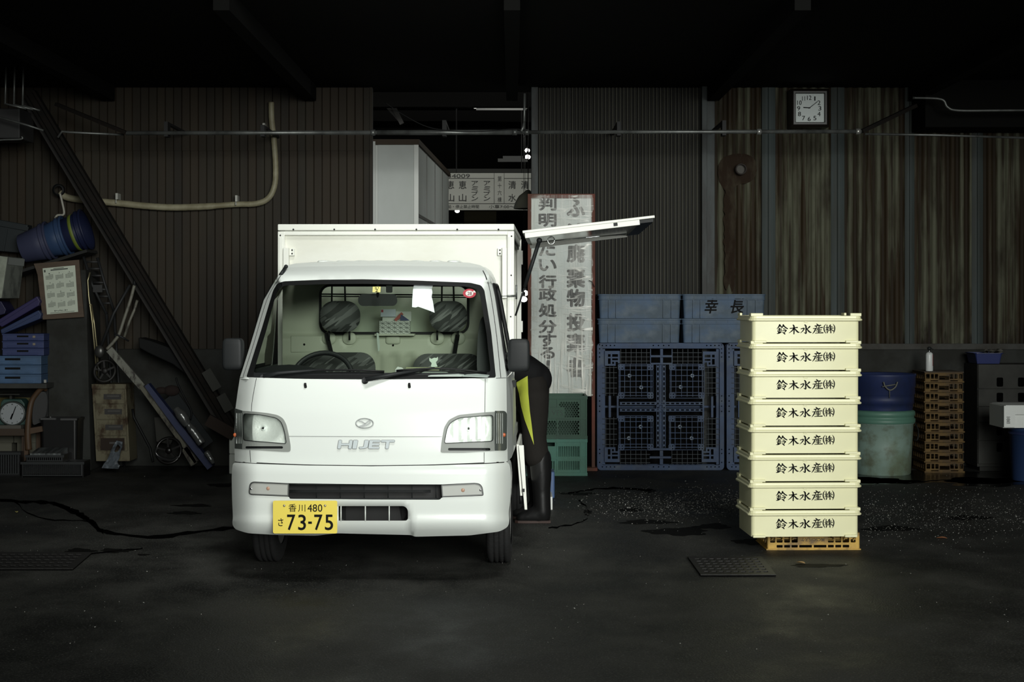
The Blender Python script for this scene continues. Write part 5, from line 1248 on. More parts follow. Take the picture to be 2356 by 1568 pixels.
# ------------------------------------------------------------------ tall warning sign wrapped in plastic film
TY = 13.98
ts = thing('warning_sign', 'tall white sign with two columns of black characters, wrapped in plastic film', 'sign', W(1291, 1078, TY))
M_redwood = mat('red_brown_frame', (.16, .055, .040), .7, col2=(.10, .05, .035), vscale=(6, 6, 3), spec=.2)
zs0, zs1 = wz(911, TY), wz(449, TY)
m = MB(); m.b2((wx(1216, TY), TY, zs0), (wx(1366, TY), TY+.035, zs1)); build('board', m, mat('sign_board_white', (.60, .64, .59), .5, col2=(.50, .56, .54), vscale=(3, 3, 1.2)), ts)
m = MB(); m.b2((wx(1214, TY), TY-.02, 0), (wx(1222.5, TY), TY+.045, zs1+.01)); m.b2((wx(1361, TY), TY-.02, 0), (wx(1369, TY), TY+.045, zs1+.01)); m.b2((wx(1214, TY), TY-.021, wz(456, TY)), (wx(1369, TY), TY+.045, zs1+.012)); m.b2((wx(1340, TY), TY-.06, 0), (wx(1374, TY), TY+.06, .03)); build('frame', m, M_redwood, ts, .004)
m = MB(); fs = lambda u, v: W(u, v, TY-.004)
def col_(x0, x1, L_):
    for t, y0, y1 in L_: textfit(m, t, x0+(4 if t in 'しる!' else 0)+(12 if t == '!' else 0), y0, x1-(4 if t in 'しる' else 0)-(13 if t == '!' else 0), y1, fs, .095)
col_(1240.5, 1279.5, [('判', 456, 483), ('明', 492, 520), ('し', 526, 551), ('だ', 557, 587), ('い', 597, 622), ('行', 633, 661), ('政', 663, 691), ('処', 699, 728), ('分', 737, 765), ('す', 768, 796), ('る', 799, 824), ('!', 829, 852)])
col_(1305.5, 1344.5, [('ふ', 457, 497), ('法', 515, 555), ('廃', 563, 602), ('棄', 618, 660), ('物', 666, 704), ('投', 722, 760), ('棄', 768, 808), ('者', 824, 866)])
build('lettering', m, mat('sign_black', (.018, .018, .018), .6), ts)
def filmmat():
    m = bpy.data.materials.new('plastic_film'); m.use_nodes = True; nt = m.node_tree; N = nt.nodes; K = nt.links; b = N['Principled BSDF']
    b.inputs['Base Color'].default_value = (.74, .74, .66, 1); b.inputs['Roughness'].default_value = .3
    t = N.new('ShaderNodeBsdfTransparent'); mx = N.new('ShaderNodeMixShader'); tc = N.new('ShaderNodeTexCoord')
    def nz(sc, rot, det, lo, hi, dist=0):
        mp = N.new('ShaderNodeMapping'); K.new(tc.outputs['Object'], mp.inputs[0]); mp.inputs['Scale'].default_value = sc; mp.inputs['Rotation'].default_value = (0, rot, 0)
        n = N.new('ShaderNodeTexNoise'); n.inputs['Scale'].default_value = 1; n.inputs['Detail'].default_value = det; n.inputs['Distortion'].default_value = dist; K.new(mp.outputs[0], n.inputs['Vector'])
        r = N.new('ShaderNodeMapRange'); K.new(n.outputs['Fac'], r.inputs[0]); r.inputs[1].default_value = lo; r.inputs[2].default_value = hi; return r.outputs[0]
    a = nz((44, 1, 2.6), math.radians(12), 5, .50, .64); bq = nz((4, 1, 22), math.radians(-10), 5, .53, .66, 1.6); c = nz((3.2, 1, 1.1), 0, 3, .42, .62)
    sx = N.new('ShaderNodeSeparateXYZ'); K.new(tc.outputs['Object'], sx.inputs[0])
    low = N.new('ShaderNodeMapRange'); K.new(sx.outputs['Z'], low.inputs[0]); low.inputs[1].default_value = 1.25; low.inputs[2].default_value = .75
    rt = N.new('ShaderNodeMapRange'); K.new(sx.outputs['X'], rt.inputs[0]); rt.inputs[1].default_value = -.05; rt.inputs[2].default_value = .2
    def op(o, x, y):
        n = N.new('ShaderNodeMath'); n.operation = o; n.use_clamp = True
        for i, q_ in enumerate((x, y)):
            if isinstance(q_, (int, float)): n.inputs[i].default_value = q_
            else: K.new(q_, n.inputs[i])
        return n.outputs[0]
    streak = op('MULTIPLY', a, op('ADD', low.outputs[0], .25)); cross = op('MULTIPLY', bq, op('ADD', op('MULTIPLY', rt.outputs[0], .7), .3))
    f = op('ADD', op('MULTIPLY', op('MAXIMUM', streak, cross), .85), op('MULTIPLY', c, op('MULTIPLY', op('ADD', rt.outputs[0], .25), .22)))
    f = op('ADD', f, .05)
    K.new(f, mx.inputs[0]); K.new(t.outputs[0], mx.inputs[1]); K.new(b.outputs[0], mx.inputs[2]); K.new(mx.outputs[0], N['Material Output'].inputs[0]); return m
m = MB(); rows = []
rr = random.Random(5)
for i in range(40):
    z = zs1+.003+(zs0-.0-zs1)*i/39
    rows.append([(wx(1218+149*k/14, TY), TY-.026+rr.uniform(-.003, .003)+(.010 if k in (0, 14) else 0), z) for k in range(15)])
m.grid(rows); build('plastic_film', m, filmmat(), ts)
m = MB(); m.tube([W(1355, 645, TY-.04), W(1362, 648, TY-.05), W(1368, 660, TY-.05)], .003, 5); build('tie', m, M_rubber, ts)

# ------------------------------------------------------------------ the bending person beside the truck
PYd = 10.72
def remesh(name, chains, mt, parent, vox=.014, sm=6):
    m = MB()
    for path, rad in chains:
        P = [Vector(p) for p in path]
        k = 4; Q = []; R = []
        for (a, ra), (b, rb) in zip(zip(P, rad), list(zip(P, rad))[1:]):
            for j in range(k): Q.append(a+(b-a)*j/k); R.append(ra+(rb-ra)*j/k)
        Q.append(P[-1]); R.append(rad[-1])
        m.tube(Q, R, 16); m.ball(P[0], rad[0], 16, 10); m.ball(P[-1], rad[-1], 16, 10)
    o = build(name, m, mt, parent)
    r = o.modifiers.new('r', 'REMESH'); r.mode = 'VOXEL'; r.voxel_size = vox; r.use_smooth_shade = True
    s = o.modifiers.new('s', 'SMOOTH'); s.iterations = sm; s.factor = .5
    bpy.context.view_layer.update(); dg = bpy.context.evaluated_depsgraph_get()
    me = bpy.data.meshes.new_from_object(o.evaluated_get(dg)); o.modifiers.clear(); o.data = me
    me.polygons.foreach_set('use_smooth', [True]*len(me.polygons))
    return o
def wp(px, py, dy=0.0): return W(px, py, PYd+dy)
pr = thing('person', 'person bending into the truck box, in dark work clothes and black rubber boots', 'person', W(1230, 1200, PYd-.06))
nl, fl_ = -.09, .11
skin = mat('skin', (.45, .30, .22), .6)
chains = [([wp(1224, 905), wp(1190, 868), wp(1140, 838), wp(1105, 822), wp(1078, 814), wp(1058, 816)], [.085, .08, .095, .095, .055, .05]), ([wp(1056, 816), wp(1040, 822)], [.092, .085]),
          ([wp(1226, 920, nl), wp(1232, 1030, nl), wp(1245, 1070, nl), wp(1247, 1160, nl)], [.075, .05, .045, .036]), ([wp(1222, 920, fl_), wp(1222, 1030, fl_), wp(1236, 1070, fl_), wp(1238, 1150, fl_)], [.075, .05, .045, .036]),
          ([wp(1108, 828, -.17), wp(1085, 880, -.20), wp(1052, 905, -.16)], [.05, .036, .026]), ([wp(1108, 828, .17), wp(1085, 880, .20), wp(1052, 905, .16)], [.05, .036, .026])]
for dy in (-.16, .16):
    chains.append(([wp(1052, 905, dy), wp(1042, 911, dy)], [.026, .030]))
    for k in range(4): chains.append(([wp(1040, 911, dy+(k-1.5)*.02), wp(1032, 917, dy+(k-1.5)*.023), wp(1027-(k % 2)*1.5, 923, dy+(k-1.5)*.023)], [.010, .009, .007]))
    chains.append(([wp(1048, 908, dy+.03), wp(1042, 916, dy+.045)], [.010, .008]))
chains.append(([wp(1036, 828), wp(1030, 832)], [.018, .012])); chains += [([wp(1052, 818, d), wp(1050, 822, d)], [.016, .012]) for d in (-.092, .092)]
body = remesh('body', chains, skin, pr, .009, 2)
m = MB(); m.ball(wp(1057, 813), .1, 16, 10, (1.05, 1, .98)); build('cap', m, M_black, pr)
M_trous = mat('dark_trousers', (.013, .0115, .010), .85, bump=.3, bscale=18, spec=.15)
tr = remesh('trousers', [([wp(1222, 893), wp(1224, 925)], [.125, .115]), ([wp(1226, 885, -.06), wp(1226, 925, -.06)], [.10, .10]), ([wp(1226, 885, .06), wp(1226, 925, .06)], [.10, .10]),
    ([wp(1228, 915, nl), wp(1229, 965, nl), wp(1230, 1010, nl), wp(1236, 1050, nl)], [.105, .092, .080, .082]), ([wp(1222, 915, fl_), wp(1218, 965, fl_), wp(1216, 1010, fl_), wp(1226, 1050, fl_)], [.105, .092, .080, .078])], M_trous, pr, .013, 5)
jk = remesh('jacket', [([wp(1230, 872), wp(1205, 858), wp(1160, 838), wp(1115, 822), wp(1088, 816)], [.120, .130, .138, .120, .07]), ([wp(1222, 858, -.06), wp(1150, 830, -.09), wp(1112, 824, -.12)], [.09, .11, .09]), ([wp(1222, 858, .06), wp(1150, 830, .09), wp(1112, 824, .12)], [.09, .11, .09]),
    ([wp(1112, 826, -.16), wp(1086, 880, -.20), wp(1056, 903, -.16)], [.075, .06, .048]), ([wp(1112, 826, .16), wp(1086, 880, .20), wp(1056, 903, .16)], [.075, .06, .048])], mat('black_jacket', (.007, .007, .0075), .8, bump=.25, bscale=20, spec=.15), pr, .013, 5)
off = ROOTLOC[pr.name]
bv = BVHTree.FromPolygons([v.co+off for v in tr.data.vertices]+[v.co+off for v in jk.data.vertices], [list(p.vertices) for p in tr.data.polygons]+[[i+len(tr.data.vertices) for i in p.vertices] for p in jk.data.polygons])
def ontr(u, v, w=0):
    o = Vector((0, 0, CAMZ)); d = (W(u, v, PYd)-o).normalized(); h = bv.ray_cast(o, d)
    return (h[0]-d*(.006)) if h[0] else W(u, v, PYd-.1)
m = MB(); m.sheet([(1187, 880), (1214, 864), (1215.5, 905), (1219, 945), (1223, 975), (1228.5, 1023), (1220, 1000), (1207, 965), (1199, 935), (1194, 905)], [], ontr, step=5, dens=5)
build('hi_vis_panel', m, mat('yellow_green_panel', (.42, .47, .05), .7, bump=.2, bscale=30), pr)['label'] = 'yellow green panel on the trouser leg'
M_boot = mat('black_rubber_boot', (.008, .008, .008), .28, bump=.1, bscale=12); M_sole = mat('brown_boot_sole', (.030, .014, .010), .7)
for dy, dx, zsh in ((nl, 0, 0), (fl_, -9, -4)):
    Yb = PYd+dy; gyp = HY+CAMZ*FPX/Yb
    bt = remesh('boot', [([wp(1243+dx, 1052, dy), wp(1245+dx, 1090, dy), wp(1246+dx, 1130, dy), wp(1248+dx, gyp-24, dy)], [.074, .070, .060, .058]), ([wp(1250+dx, gyp-16, dy), wp(1228+dx, gyp-16, dy), wp(1200+dx, gyp-12.5, dy)], [.050, .050, .036]), ([wp(1246+dx, gyp-26, dy), wp(1222+dx, gyp-18, dy)], [.056, .046])], M_boot, pr, .010, 4)
    m = MB(); P = [(1266, 0), (1262, 0), (1245, 0), (1220, 0), (1196, 0), (1188, 0)]
    c = wp(1228+dx, gyp, dy); hw = [.036, .042, .038, .043, .038, .02]
    xs = [.112, .09, .03, -.04, -.105, -.125]
    lo = [c+Vector((x, s*h, .002)) for s, x, h in [(-1, x, h) for x, h in zip(xs, hw)]+[(1, x, h) for x, h in list(zip(xs, hw))[::-1]]]
    n = len(lo); m.add(lo+[p+Vector((0, 0, .016)) for p in lo], [tuple(range(n-1, -1, -1)), tuple(range(n, 2*n))]+[(i, (i+1) % n, n+(i+1) % n, n+i) for i in range(n)]); build('sole', m, M_sole, bt)
# small things on the ground behind the boots
m = MB(); c0 = G(1262, 1176); m.b2((c0.x-.02, c0.y+.1, 0), (c0.x+.030, c0.y+.4, .09)); single('foam_block', m, M_white, 'small white foam block on the ground behind the black boots', 'foam block')
m = MB(); c0 = G(1266, 1150); m.b2((c0.x-.02, c0.y+.1, 0), (c0.x+.035, c0.y+.32, .20)); single('blue_tub', m, mat('mid_blue_tub', (.05, .10, .22), .5), 'small blue tub just visible behind the black boots', 'tub', bevel=.01)
# white boxes behind the truck on the left
for k, (z0, z1) in enumerate(((0, .168), (.17, .372))):
    m = MB(); m.b2((wx(527, 13.7), 13.7, z0), (wx(600, 13.7), 14.05, z1)); single('foam_box', m, mat('pale_foam', (.62, .66, .60), .7), ('lower' if k == 0 else 'upper')+' white foam box of a pair on the ground left of the truck', 'box', 'foam boxes left of the truck', .008)
# ------------------------------------------------------------------ right side: bins, yellow crates, cabinet
BY_ = 13.72; bcx = wx(2031, BY_)
def bucket(name, label, z0, prof, Mt, rings=(), cat='bucket', Yc=BY_+.02):
    t = thing(name, label, cat, (bcx, Yc, z0))
    m = MB(); c = Vector((bcx, Yc, z0)); m.lathe(prof, 40, lambda p: p+c, closed=False); m.add([c+Vector((prof[0][0]*math.cos(a), prof[0][0]*math.sin(a), prof[0][1])) for a in [2*PI*k/40 for k in range(40)]], [tuple(range(40))]); build('body', m, Mt, t)
    return t, c
M_gbin = mat('dirty_green_bin', (.19, .27, .23), .5, col2=(.13, .17, .115), vscale=(3, 3, 3), lo=.45, hi=.62, grime=(.10, .11, .07), gscale=8); M_teal = mat('teal_lid', (.075, .17, .125), .5); M_dblue = mat('deep_blue_plastic', (.014, .024, .085), .5, col2=(.013, .020, .055), vscale=(4, 4, 4))
t, c = bucket('round_bin', 'large pale green round bin on the ground beneath the blue tub', 0, [(.232, .0), (.240, .01), (.252, .25), (.262, .43), (.270, .435), (.270, .455), (.255, .455), (.228, .02)], M_gbin, cat='bin')
m = MB(); m.lathe([(.272, .44), (.278, .445), (.278, .475), (.268, .48), (.268, .50), (.276, .505), (.276, .535), (.264, .545), (.25, .55), (.02, .552)], 40, lambda p: p+c, closed=False); build('lid', m, M_teal, t)['label'] = 'teal lid'
m = MB(); m.tube(spline([tuple(c+Vector(p)) for p in ((.262, -.06, .44), (.285, -.10, .38), (.27, -.13, .30), (.250, -.10, .30))], 5, closed=False), .007, 6); build('handle', m, M_rubber, t)
t, c = bucket('round_tub', 'deep blue round tub with a rope handle stacked on the pale green bin', .545, [(.250, .0), (.256, .02), (.262, .06), (.268, .062), (.266, .10), (.270, .14), (.276, .145), (.274, .20), (.280, .205), (.280, .29), (.286, .30), (.284, .315), (.27, .31), (.245, .02)], M_dblue, cat='tub')
m = MB(); P = [(2033, 878), (2037, 889), (2048, 897), (2060, 890), (2065, 878)]; m.tube(spline([tuple(W(a, b, 13.44)) for a, b in P], 6, closed=False), .006, 6); m.tube([W(2030, 889, 13.44), W(2048, 886, 13.43), W(2060, 884, 13.44)], .005, 6); m.tube([W(2047, 896, 13.44), W(2047, 915, 13.45)], .003, 6); build('rope_handle', m, mat('rope', (.12, .12, .10), .8), t)
# stack of yellow lattice crates
M_yel2 = mat('brown_yellow_plastic', (.135, .078, .016), .65, col2=(.075, .042, .012), vscale=(7, 7, 7), grime=(.05, .03, .012), gscale=9, spec=.3)
YC = 13.8; uw, uh, ud = .330, .0862, .42
cr = thing('lattice_crate', '', 'crate', (0, 0, 0), 'yellow lattice crates stacked by the wall')
fq = lambda X, Y: ((X-750)/370*uw, (498-Y)/98*uh)
H = [[fq(x, y) for x, y in rrect(a, 416, b, 462, 5)] for a, b in ((762, 798), (810, 838), (847, 878), (992, 1026), (1037, 1066), (1084, 1114))]+[[fq(x, y) for x, y in rrect(890, 434, 985, 472, 4)]]+[[fq(x, y) for x, y in rrect(a, 477, b, 489, 3)] for a, b in ((805, 878), (997, 1070))]
m = MB(); fo = [(0, 0), (uw, 0), (uw, uh-.004), (0, uh-.004)]
m.sheet(fo, H, lambda u, v, w: Vector((u, w, v)), step=0, thick=.006, smooth=False, dens=1); build('lattice_wall', m, M_yel2, cr)
m = MB(); m.sheet(fo, H, lambda u, v, w: Vector((u, ud-w, v)), step=0, thick=.006, smooth=False, dens=1); build('lattice_wall', m, M_yel2, cr)
m = MB()
for x in (0, uw-.006): m.sheet([(0, 0), (ud, 0), (ud, uh-.004), (0, uh-.004)], [rrect(.03+k*.063, .025, .075+k*.063, .065, .005) for k in range(6)], lambda u, v, w: Vector((x+w, u, v)), step=0, thick=.006, smooth=False, dens=1)
build('end_wall', m, M_yel2, cr)
m = MB(); m.b2((-.008, -.008, 0), (uw+.008, .012, .010)); m.b2((-.008, ud-.012, 0), (uw+.008, ud+.008, .010)); m.b2((-.008, 0, 0), (.01, ud, .010)); m.b2((uw-.01, 0, 0), (uw+.008, ud, .010)); m.b2((0, 0, .004), (uw, ud, .009)); build('base', m, M_yel2, cr)
words = ['bottom yellow lattice crate of the tall stack by the wall', 'yellow lattice crate second from the bottom, in the ten high stack', 'yellow lattice crate third from the bottom, in the ten high stack', 'yellow lattice crate fourth from the bottom, in the ten high stack', 'yellow lattice crate fifth from the bottom, in the ten high stack', 'yellow lattice crate fifth from the top, in the ten high stack', 'yellow lattice crate fourth from the top, in the ten high stack', 'yellow lattice crate third from the top, in the ten high stack', 'yellow lattice crate just beneath the topmost one, in the ten high stack', 'topmost yellow lattice crate of the tall stack, under the spray can']
for k in range(10):
    p = (wx(2128, YC)+random.uniform(-.004, .004), YC, .002+k*uh)
    if k == 0: o = cr; o.location = p; o['label'] = words[0]
    else: o = dup(cr, p, words[k])
m = MB(); m.b2((wx(2128, YC)-.005, YC-.005, 10*uh-.001), (wx(2128, YC)+uw+.005, YC+ud, 10*uh+.008)); single('board', m, mat('brown_board_lid', (.06, .04, .022), .8), 'thin brown board lying on top of the yellow crate stack', 'board')
sc = thing('spray_can', 'white spray can with a red stripe on top of the yellow crate stack', 'can', (wx(2138, 13.95), 13.95, 10*uh+.008))
c = Vector((wx(2138, 13.95), 13.95, 10*uh+.008)); m = MB(); m.lathe([(.030, 0), (.032, .004), (.032, .140), (.028, .155), (.015, .165)], 20, lambda p: p+c); build('can', m, mat('can_white', (.62, .64, .63), .35), sc)
m = MB(); m.lathe([(.011, .165), (.011, .18), (.005, .182)], 12, lambda p: p+c); build('valve', m, M_chrome, sc)
m = MB(); m.lathe([(.012, .182), (.018, .192), (.018, .205), (.008, .212)], 12, lambda p: p+c); m.tube([c+Vector((.01, -.01, .2)), c+Vector((.03, -.02, .19))], .004, 6); build('nozzle', m, M_black, sc)
m = MB(); m.grid([[c+Vector((.0328*math.cos(a), .0328*math.sin(a), z)) for a in (-.75, -.55, -.35, -.15)] for z in (.045, .145)]); build('stripe', m, mat('can_red', (.35, .06, .05), .4), sc)
# grey drawer cabinet
GYc = 13.9
gc = thing('grey_cabinet', 'dark grey cabinet of drawers at the right edge with a blue tray on top', 'cabinet', (wx(2300, GYc), GYc, 0))
M_gcab = mat('grey_cabinet_plastic', (.045, .045, .040), .7, col2=(.03, .03, .027), vscale=(3, 3, 3), spec=.2)
x0, x1 = wx(2250, GYc), wx(2440, GYc)
m = MB(); m.b2((x0, GYc+.02, .04), (x1, GYc+.40, wz(838, GYc))); m.b2((x0+.03, GYc+.05, 0), (x1-.03, GYc+.38, .04)); build('body', m, M_gcab, gc)
for a, b, hh in ((838, 893, 868), (895, 934, 903), (936, 970, None), (972, 1012, 980), (1014, 1066, 1018)):
    H = [[(px, y) for px, y in rrect(c_, hh, c_+15, hh+21, 3)] for c_ in (2293, 2342, 2392)] if hh else []
    m = MB(); m.sheet([(2251, a), (2439, a), (2439, b), (2251, b)], H, lambda u, v, w: W(u, v, GYc)+Vector((0, w, 0)), step=0, thick=.018, smooth=False); dw_ = build('drawer', m, M_gcab, gc)
    if hh:
        m = MB()
        for c_ in (2293, 2342, 2392): m.b2(W(c_-1, hh+22, GYc+.0182), W(c_+16, hh-1, GYc+.0195))
        build('hole_backing', m, mat('hole_shade', (.002, .002, .002), .9, spec=0), dw_)  # black backing paints the dark inside of the grip holes
t = thing('tray', 'shallow blue tray on top of the dark grey cabinet', 'tray', (wx(2276, GYc), GYc+.1, wz(837, GYc)))
b0 = Vector((wx(2243, GYc+.05), GYc+.03, wz(837, GYc)+.001)); m = MB(); w_, d_ = .235, .30
vs = []
rowsT = []
for o_, z in ((-.02, 0), (0, .085), (.012, .088), (.012, .094), (-.006, .094), (-.028, .008)): rowsT.append([b0+p for p in plan(w_, d_, .02, o_, z)])
m.grid(rowsT, closed_u=True, smooth=False); m.add(rowsT[-1], [tuple(range(20))]); m.add(rowsT[0], [tuple(range(20))]); build('body', m, mat('navy_tray', (.02, .03, .12), .45), t)
m = MB(); rows = []; rr = random.Random(9)
for j in range(7): rows.append([Vector((wx(2272+6*k, GYc+.1), GYc+.05+j*.03, wz(812, GYc)+.014+rr.uniform(-.012, .030)*(1 if 0 < j < 6 and 0 < k < 6 else .2))) for k in range(7)])
m.grid(rows); m.grid([[p-Vector((0, 0, .02)) for p in r] for r in rows]); single('cloth', m, mat('grey_cloth', (.22, .21, .18), .9), 'crumpled pale cloth lying on the blue tray', 'cloth')
# foam box on a blue bin at the right edge
FY = 13.0; z_ = wz(985, FY)
t = thing('tall_bin', 'dark blue bin at the right edge carrying a white foam box', 'bin', (wx(2385, FY), FY+.2, 0)); c = Vector((wx(2392, FY), FY+.22, 0))
m = MB(); m.lathe([(.150, 0), (.155, .01), (.172, z_-.03), (.180, z_-.028), (.180, z_-.004), (.165, z_-.004), (.145, .01)], 32, lambda p: p+c, closed=False); m.add([c+Vector((.15*math.cos(a), .15*math.sin(a), 0)) for a in [2*PI*k/32 for k in range(32)]], [tuple(range(32))]); build('body', m, mat('navy_bin', (.022, .045, .12), .45), t)
m = MB(); m.lathe([(.183, z_-.06), (.183, z_-.045), (.17, z_-.04)], 32, lambda p: p+c, closed=False); build('ring', m, M_dblue, t)
fb = thing('foam_box', 'white foam fish box on the dark blue bin at the right edge', 'box', (wx(2400, FY), FY, z_))
m = MB(); p0 = W(2310, 985, FY); m.sheet([(2310, 933), (2490, 933), (2490, 985), (2310, 982)], [[(2336, 953), (2364, 953), (2364, 986-2), (2336, 986-2)]], lambda u, v, w: W(u, v, FY)+Vector((0, w, 0)), step=0, thick=.03, smooth=False)
m.b2((p0.x+.001, FY+.03, z_+.002), (wx(2490, FY), FY+.40, wz(934, FY))); build('body', m, M_white, fb)
m = MB(); m.b2((wx(2315, FY), FY+.01, wz(934, FY)), (wx(2485, FY), FY+.39, wz(932, FY)+.0)); build('lid', m, M_white, fb)
m = MB(); fs = lambda u, v: W(u, v, FY-.002)
for y in (959, 970, 973): m.bar(fs(2316, y), fs(2324, y), .004, .001, (0, 1, 0))
m.tube([fs(2320+3.2*math.cos(a), 965+3.4*math.sin(a)) for a in [2*PI*k/10 for k in range(10)]], .0018, 5, closed=True); m.add([fs(*p) for p in ((2318.5, 966.5), (2321.5, 966.5), (2320, 963))], [(0, 1, 2)])
build('printed_mark', m, M_ink, fb)

# ------------------------------------------------------------------ left side
m = MB(); zz_ = lambda py, Y=13.95: wz(py, Y)
def frus(m, P0, P1, y0, y1): m.add([W(*p, y0) for p in P0]+[Vector((W(*p, y0).x, y1, W(*p, y0).z)) for p in P0], [tuple(range(len(P0))), tuple(range(2*len(P0)-1, len(P0)-1, -1))]+[(i, len(P0)+i, len(P0)+(i+1) % len(P0), (i+1) % len(P0)) for i in range(len(P0))])
frus(m, [(104, 620), (197, 620), (209, 1083), (112, 1083)], None, 13.92, 14.38); struct('pillar', m, M_conc, .01)
# slanting beam
sb = thing('slanting_beam', 'dark brown steel beam slanting down the left wall behind the truck', 'beam', W(545, 1005, 13.75))
a, b = W(70, 215, 13.75), W(553, 1015, 13.75); d = (b-a).normalized(); n_ = Vector((-d.z, 0, d.x))
m = MB()
m.bar(a, b, .065, .012, (0, 1, 0)); 
for s in (-1, 1): m.bar(a+n_*s*.040, b+n_*s*.040, .022, .10, (0, 1, 0))
build('beam', m, M_brownsteel, sb)
m = MB(); m.bar(a-n_*.085+Vector((0, .09, 0)), a+(b-a)*.97-n_*.085+Vector((0, .09, 0)), .055, .03, (0, 1, 0)); build('flange', m, mat('brown_flange', (.013, .011, .009), .75), sb)
for (p0, p1) in (((474, 852), (500, 895)), ((508, 908), (528, 944))):
    m = MB(); m.bar(W(*p0, 13.66), W(*p1, 13.66), .085, .012, (0, 1, 0)); build('plate', m, mat('dusty_plate', (.042, .043, .037), .85), sb)
m = MB(); m.bar(W(478, 965, 13.68)+n_*.0, W(540, 1000, 13.68), .10, .05, (0, 1, 0)); build('rusty_end', m, mat('rusty_brown_wood', (.022, .013, .008), .85), sb)
# framed calendar board
cb = thing('calendar_board', 'brown wooden board with a printed year calendar leaning on the concrete pillar', 'board', W(140, 735, 13.86)); CY_ = 13.86
m = MB(); m.prism([(77, 606), (181.6, 597), (184, 630), (193, 729), (98, 735), (86, 632), (83, 622)], lambda u, v, w: W(u, v, CY_)+Vector((0, w, 0)), 0, .025); build('board', m, mat('brown_wood_board', (.085, .055, .034), .65, col2=(.06, .04, .025), vscale=(3, 3, 12)), cb, .003)
def cal(u, v):
    A, B, C_, D_ = Vector((98, 617)), Vector((172.5, 610)), Vector((179.5, 717)), Vector((108, 723)); p = A*(1-u)*(1-v)+B*u*(1-v)+C_*u*v+D_*(1-u)*v; return W(p.x, p.y, CY_-.003)
m = MB(); rows = [[cal(i/8, j/8)-Vector((0, .004*math.sin(PI*i/8), 0)) for i in range(9)] for j in range(9)]; m.grid(rows); m.grid([[p+Vector((0, .003, 0)) for p in r] for r in rows]); pp = build('paper', m, mat('calendar_paper', (.52, .57, .47), .7), cb)
cal2 = lambda u, v: cal(u, v)-Vector((0, .0055+.004*math.sin(PI*max(0, min(1, u))), 0))
m = MB()
def rct(u0, v0, u1, v1): m.add([cal2(u0, v0), cal2(u1, v0), cal2(u1, v1), cal2(u0, v1)], [(0, 1, 2, 3)])
rct(.25, .045, .78, .068); rct(.34, .022, .66, .034); rct(.04, .04, .09, .09)
mon = 0
for j in range(4):
    for i in range(3):
        mon += 1; u0 = .08+i*.31; v0 = .115+j*.20
        textfit(m, str(mon), u0+.10, v0, u0+.135, v0+.022, cal2)
        s = (mon*3) % 7
        for k in range(31):
            c_, r_ = (s+k) % 7, (s+k)//7
            rct(u0+c_*.035, v0+.035+r_*.022, u0+c_*.035+.020, v0+.035+r_*.022+.012)
for k in range(8): rct(.26+k*.055, .925+.006*(k % 3), .26+k*.055+.035, .95-.006*(k % 2))
rct(.12, .972, .9, .980); build('printing', m, mat('calendar_ink', (.06, .07, .06), .7), pp)
# nested blue buckets lying on a sloping board
NY = 14.06
ax0, ax1 = W(52, 572, NY), W(196, 528, NY); ad = (ax1-ax0).normalized(); up_ = Vector((-ad.z, 0, ad.x)); dep = Vector((0, -1, 0))
def lying(name, label, s0, ln, r0, r1, col, band=None):
    t = thing(name, label, 'bucket', ax0+ad*s0-up_*r0, 'blue buckets nested on the left shelf'); c0 = ax0+ad*s0
    fn = lambda p: c0+ad*p.z+up_*p.x+dep*p.y
    m = MB(); m.lathe([(r0, 0), (r0+.003, .006), (r0+(r1-r0)*.5, ln*.5), (r1, ln), (r1-.008, ln), (r0-.006, .012)], 32, fn, closed=False); m.add([fn(Vector((r0*math.cos(a), r0*math.sin(a), 0))) for a in [2*PI*k/32 for k in range(32)]], [tuple(range(32))]); build('body', m, col, t)
    m = MB()
    for z in (.80, .97): r_ = r0+(r1-r0)*z; m.lathe([(r_, ln*z-.012), (r_+.010, ln*z-.008), (r_+.010, ln*z+.008), (r_, ln*z+.012)], 32, fn, closed=False)
    build('rim', m, col, t)
    m = MB(); m.tube([fn(Vector((r1*1.04*math.cos(a), r1*1.04*math.sin(a), ln*.80-.22*ln*(1-abs(math.cos(a)))))) for a in [PI+PI*k/14 for k in range(15)]], .004, 6); build('handle', m, M_rubber, t)
    if band:
        m = MB(); r_ = r0+(r1-r0)*.5+.004; m.lathe([(r_-.001, ln*.55), (r_+.004, ln*.56), (r_+.006, ln*.66), (r_, ln*.67)], 32, fn, closed=False); build('band', m, band, t)
lying('bucket', 'pale blue bucket at the left end of the nested lying buckets', 0, .26, .125, .165, mat('lilac_blue', (.040, .045, .085), .55, spec=.25))
lying('bucket', 'mid blue bucket in the middle of the nested lying buckets', .16, .25, .130, .172, mat('mid_blue', (.028, .055, .12), .5, spec=.25))
lying('bucket', 'dark blue bucket with a lime band, right end of the nested lying buckets', .33, .26, .135, .178, mat('dark_blue', (.010, .014, .042), .5, spec=.25), mat('lime_band', (.13, .17, .02), .6))
m = MB(); m.bar(W(12, 640, 14.08), W(212, 578, 14.08), .36, .025, (0, 0, 1)); single('sloping_board', m, mat('black_board', (.010, .010, .009), .8), 'black sloping board under the lying blue buckets', 'board')
m = MB(); m.bar(W(15, 652, 13.75), W(30, 700, 13.75), .03); m.bar(W(203, 590, 13.75), W(218, 650, 13.75), .03); 
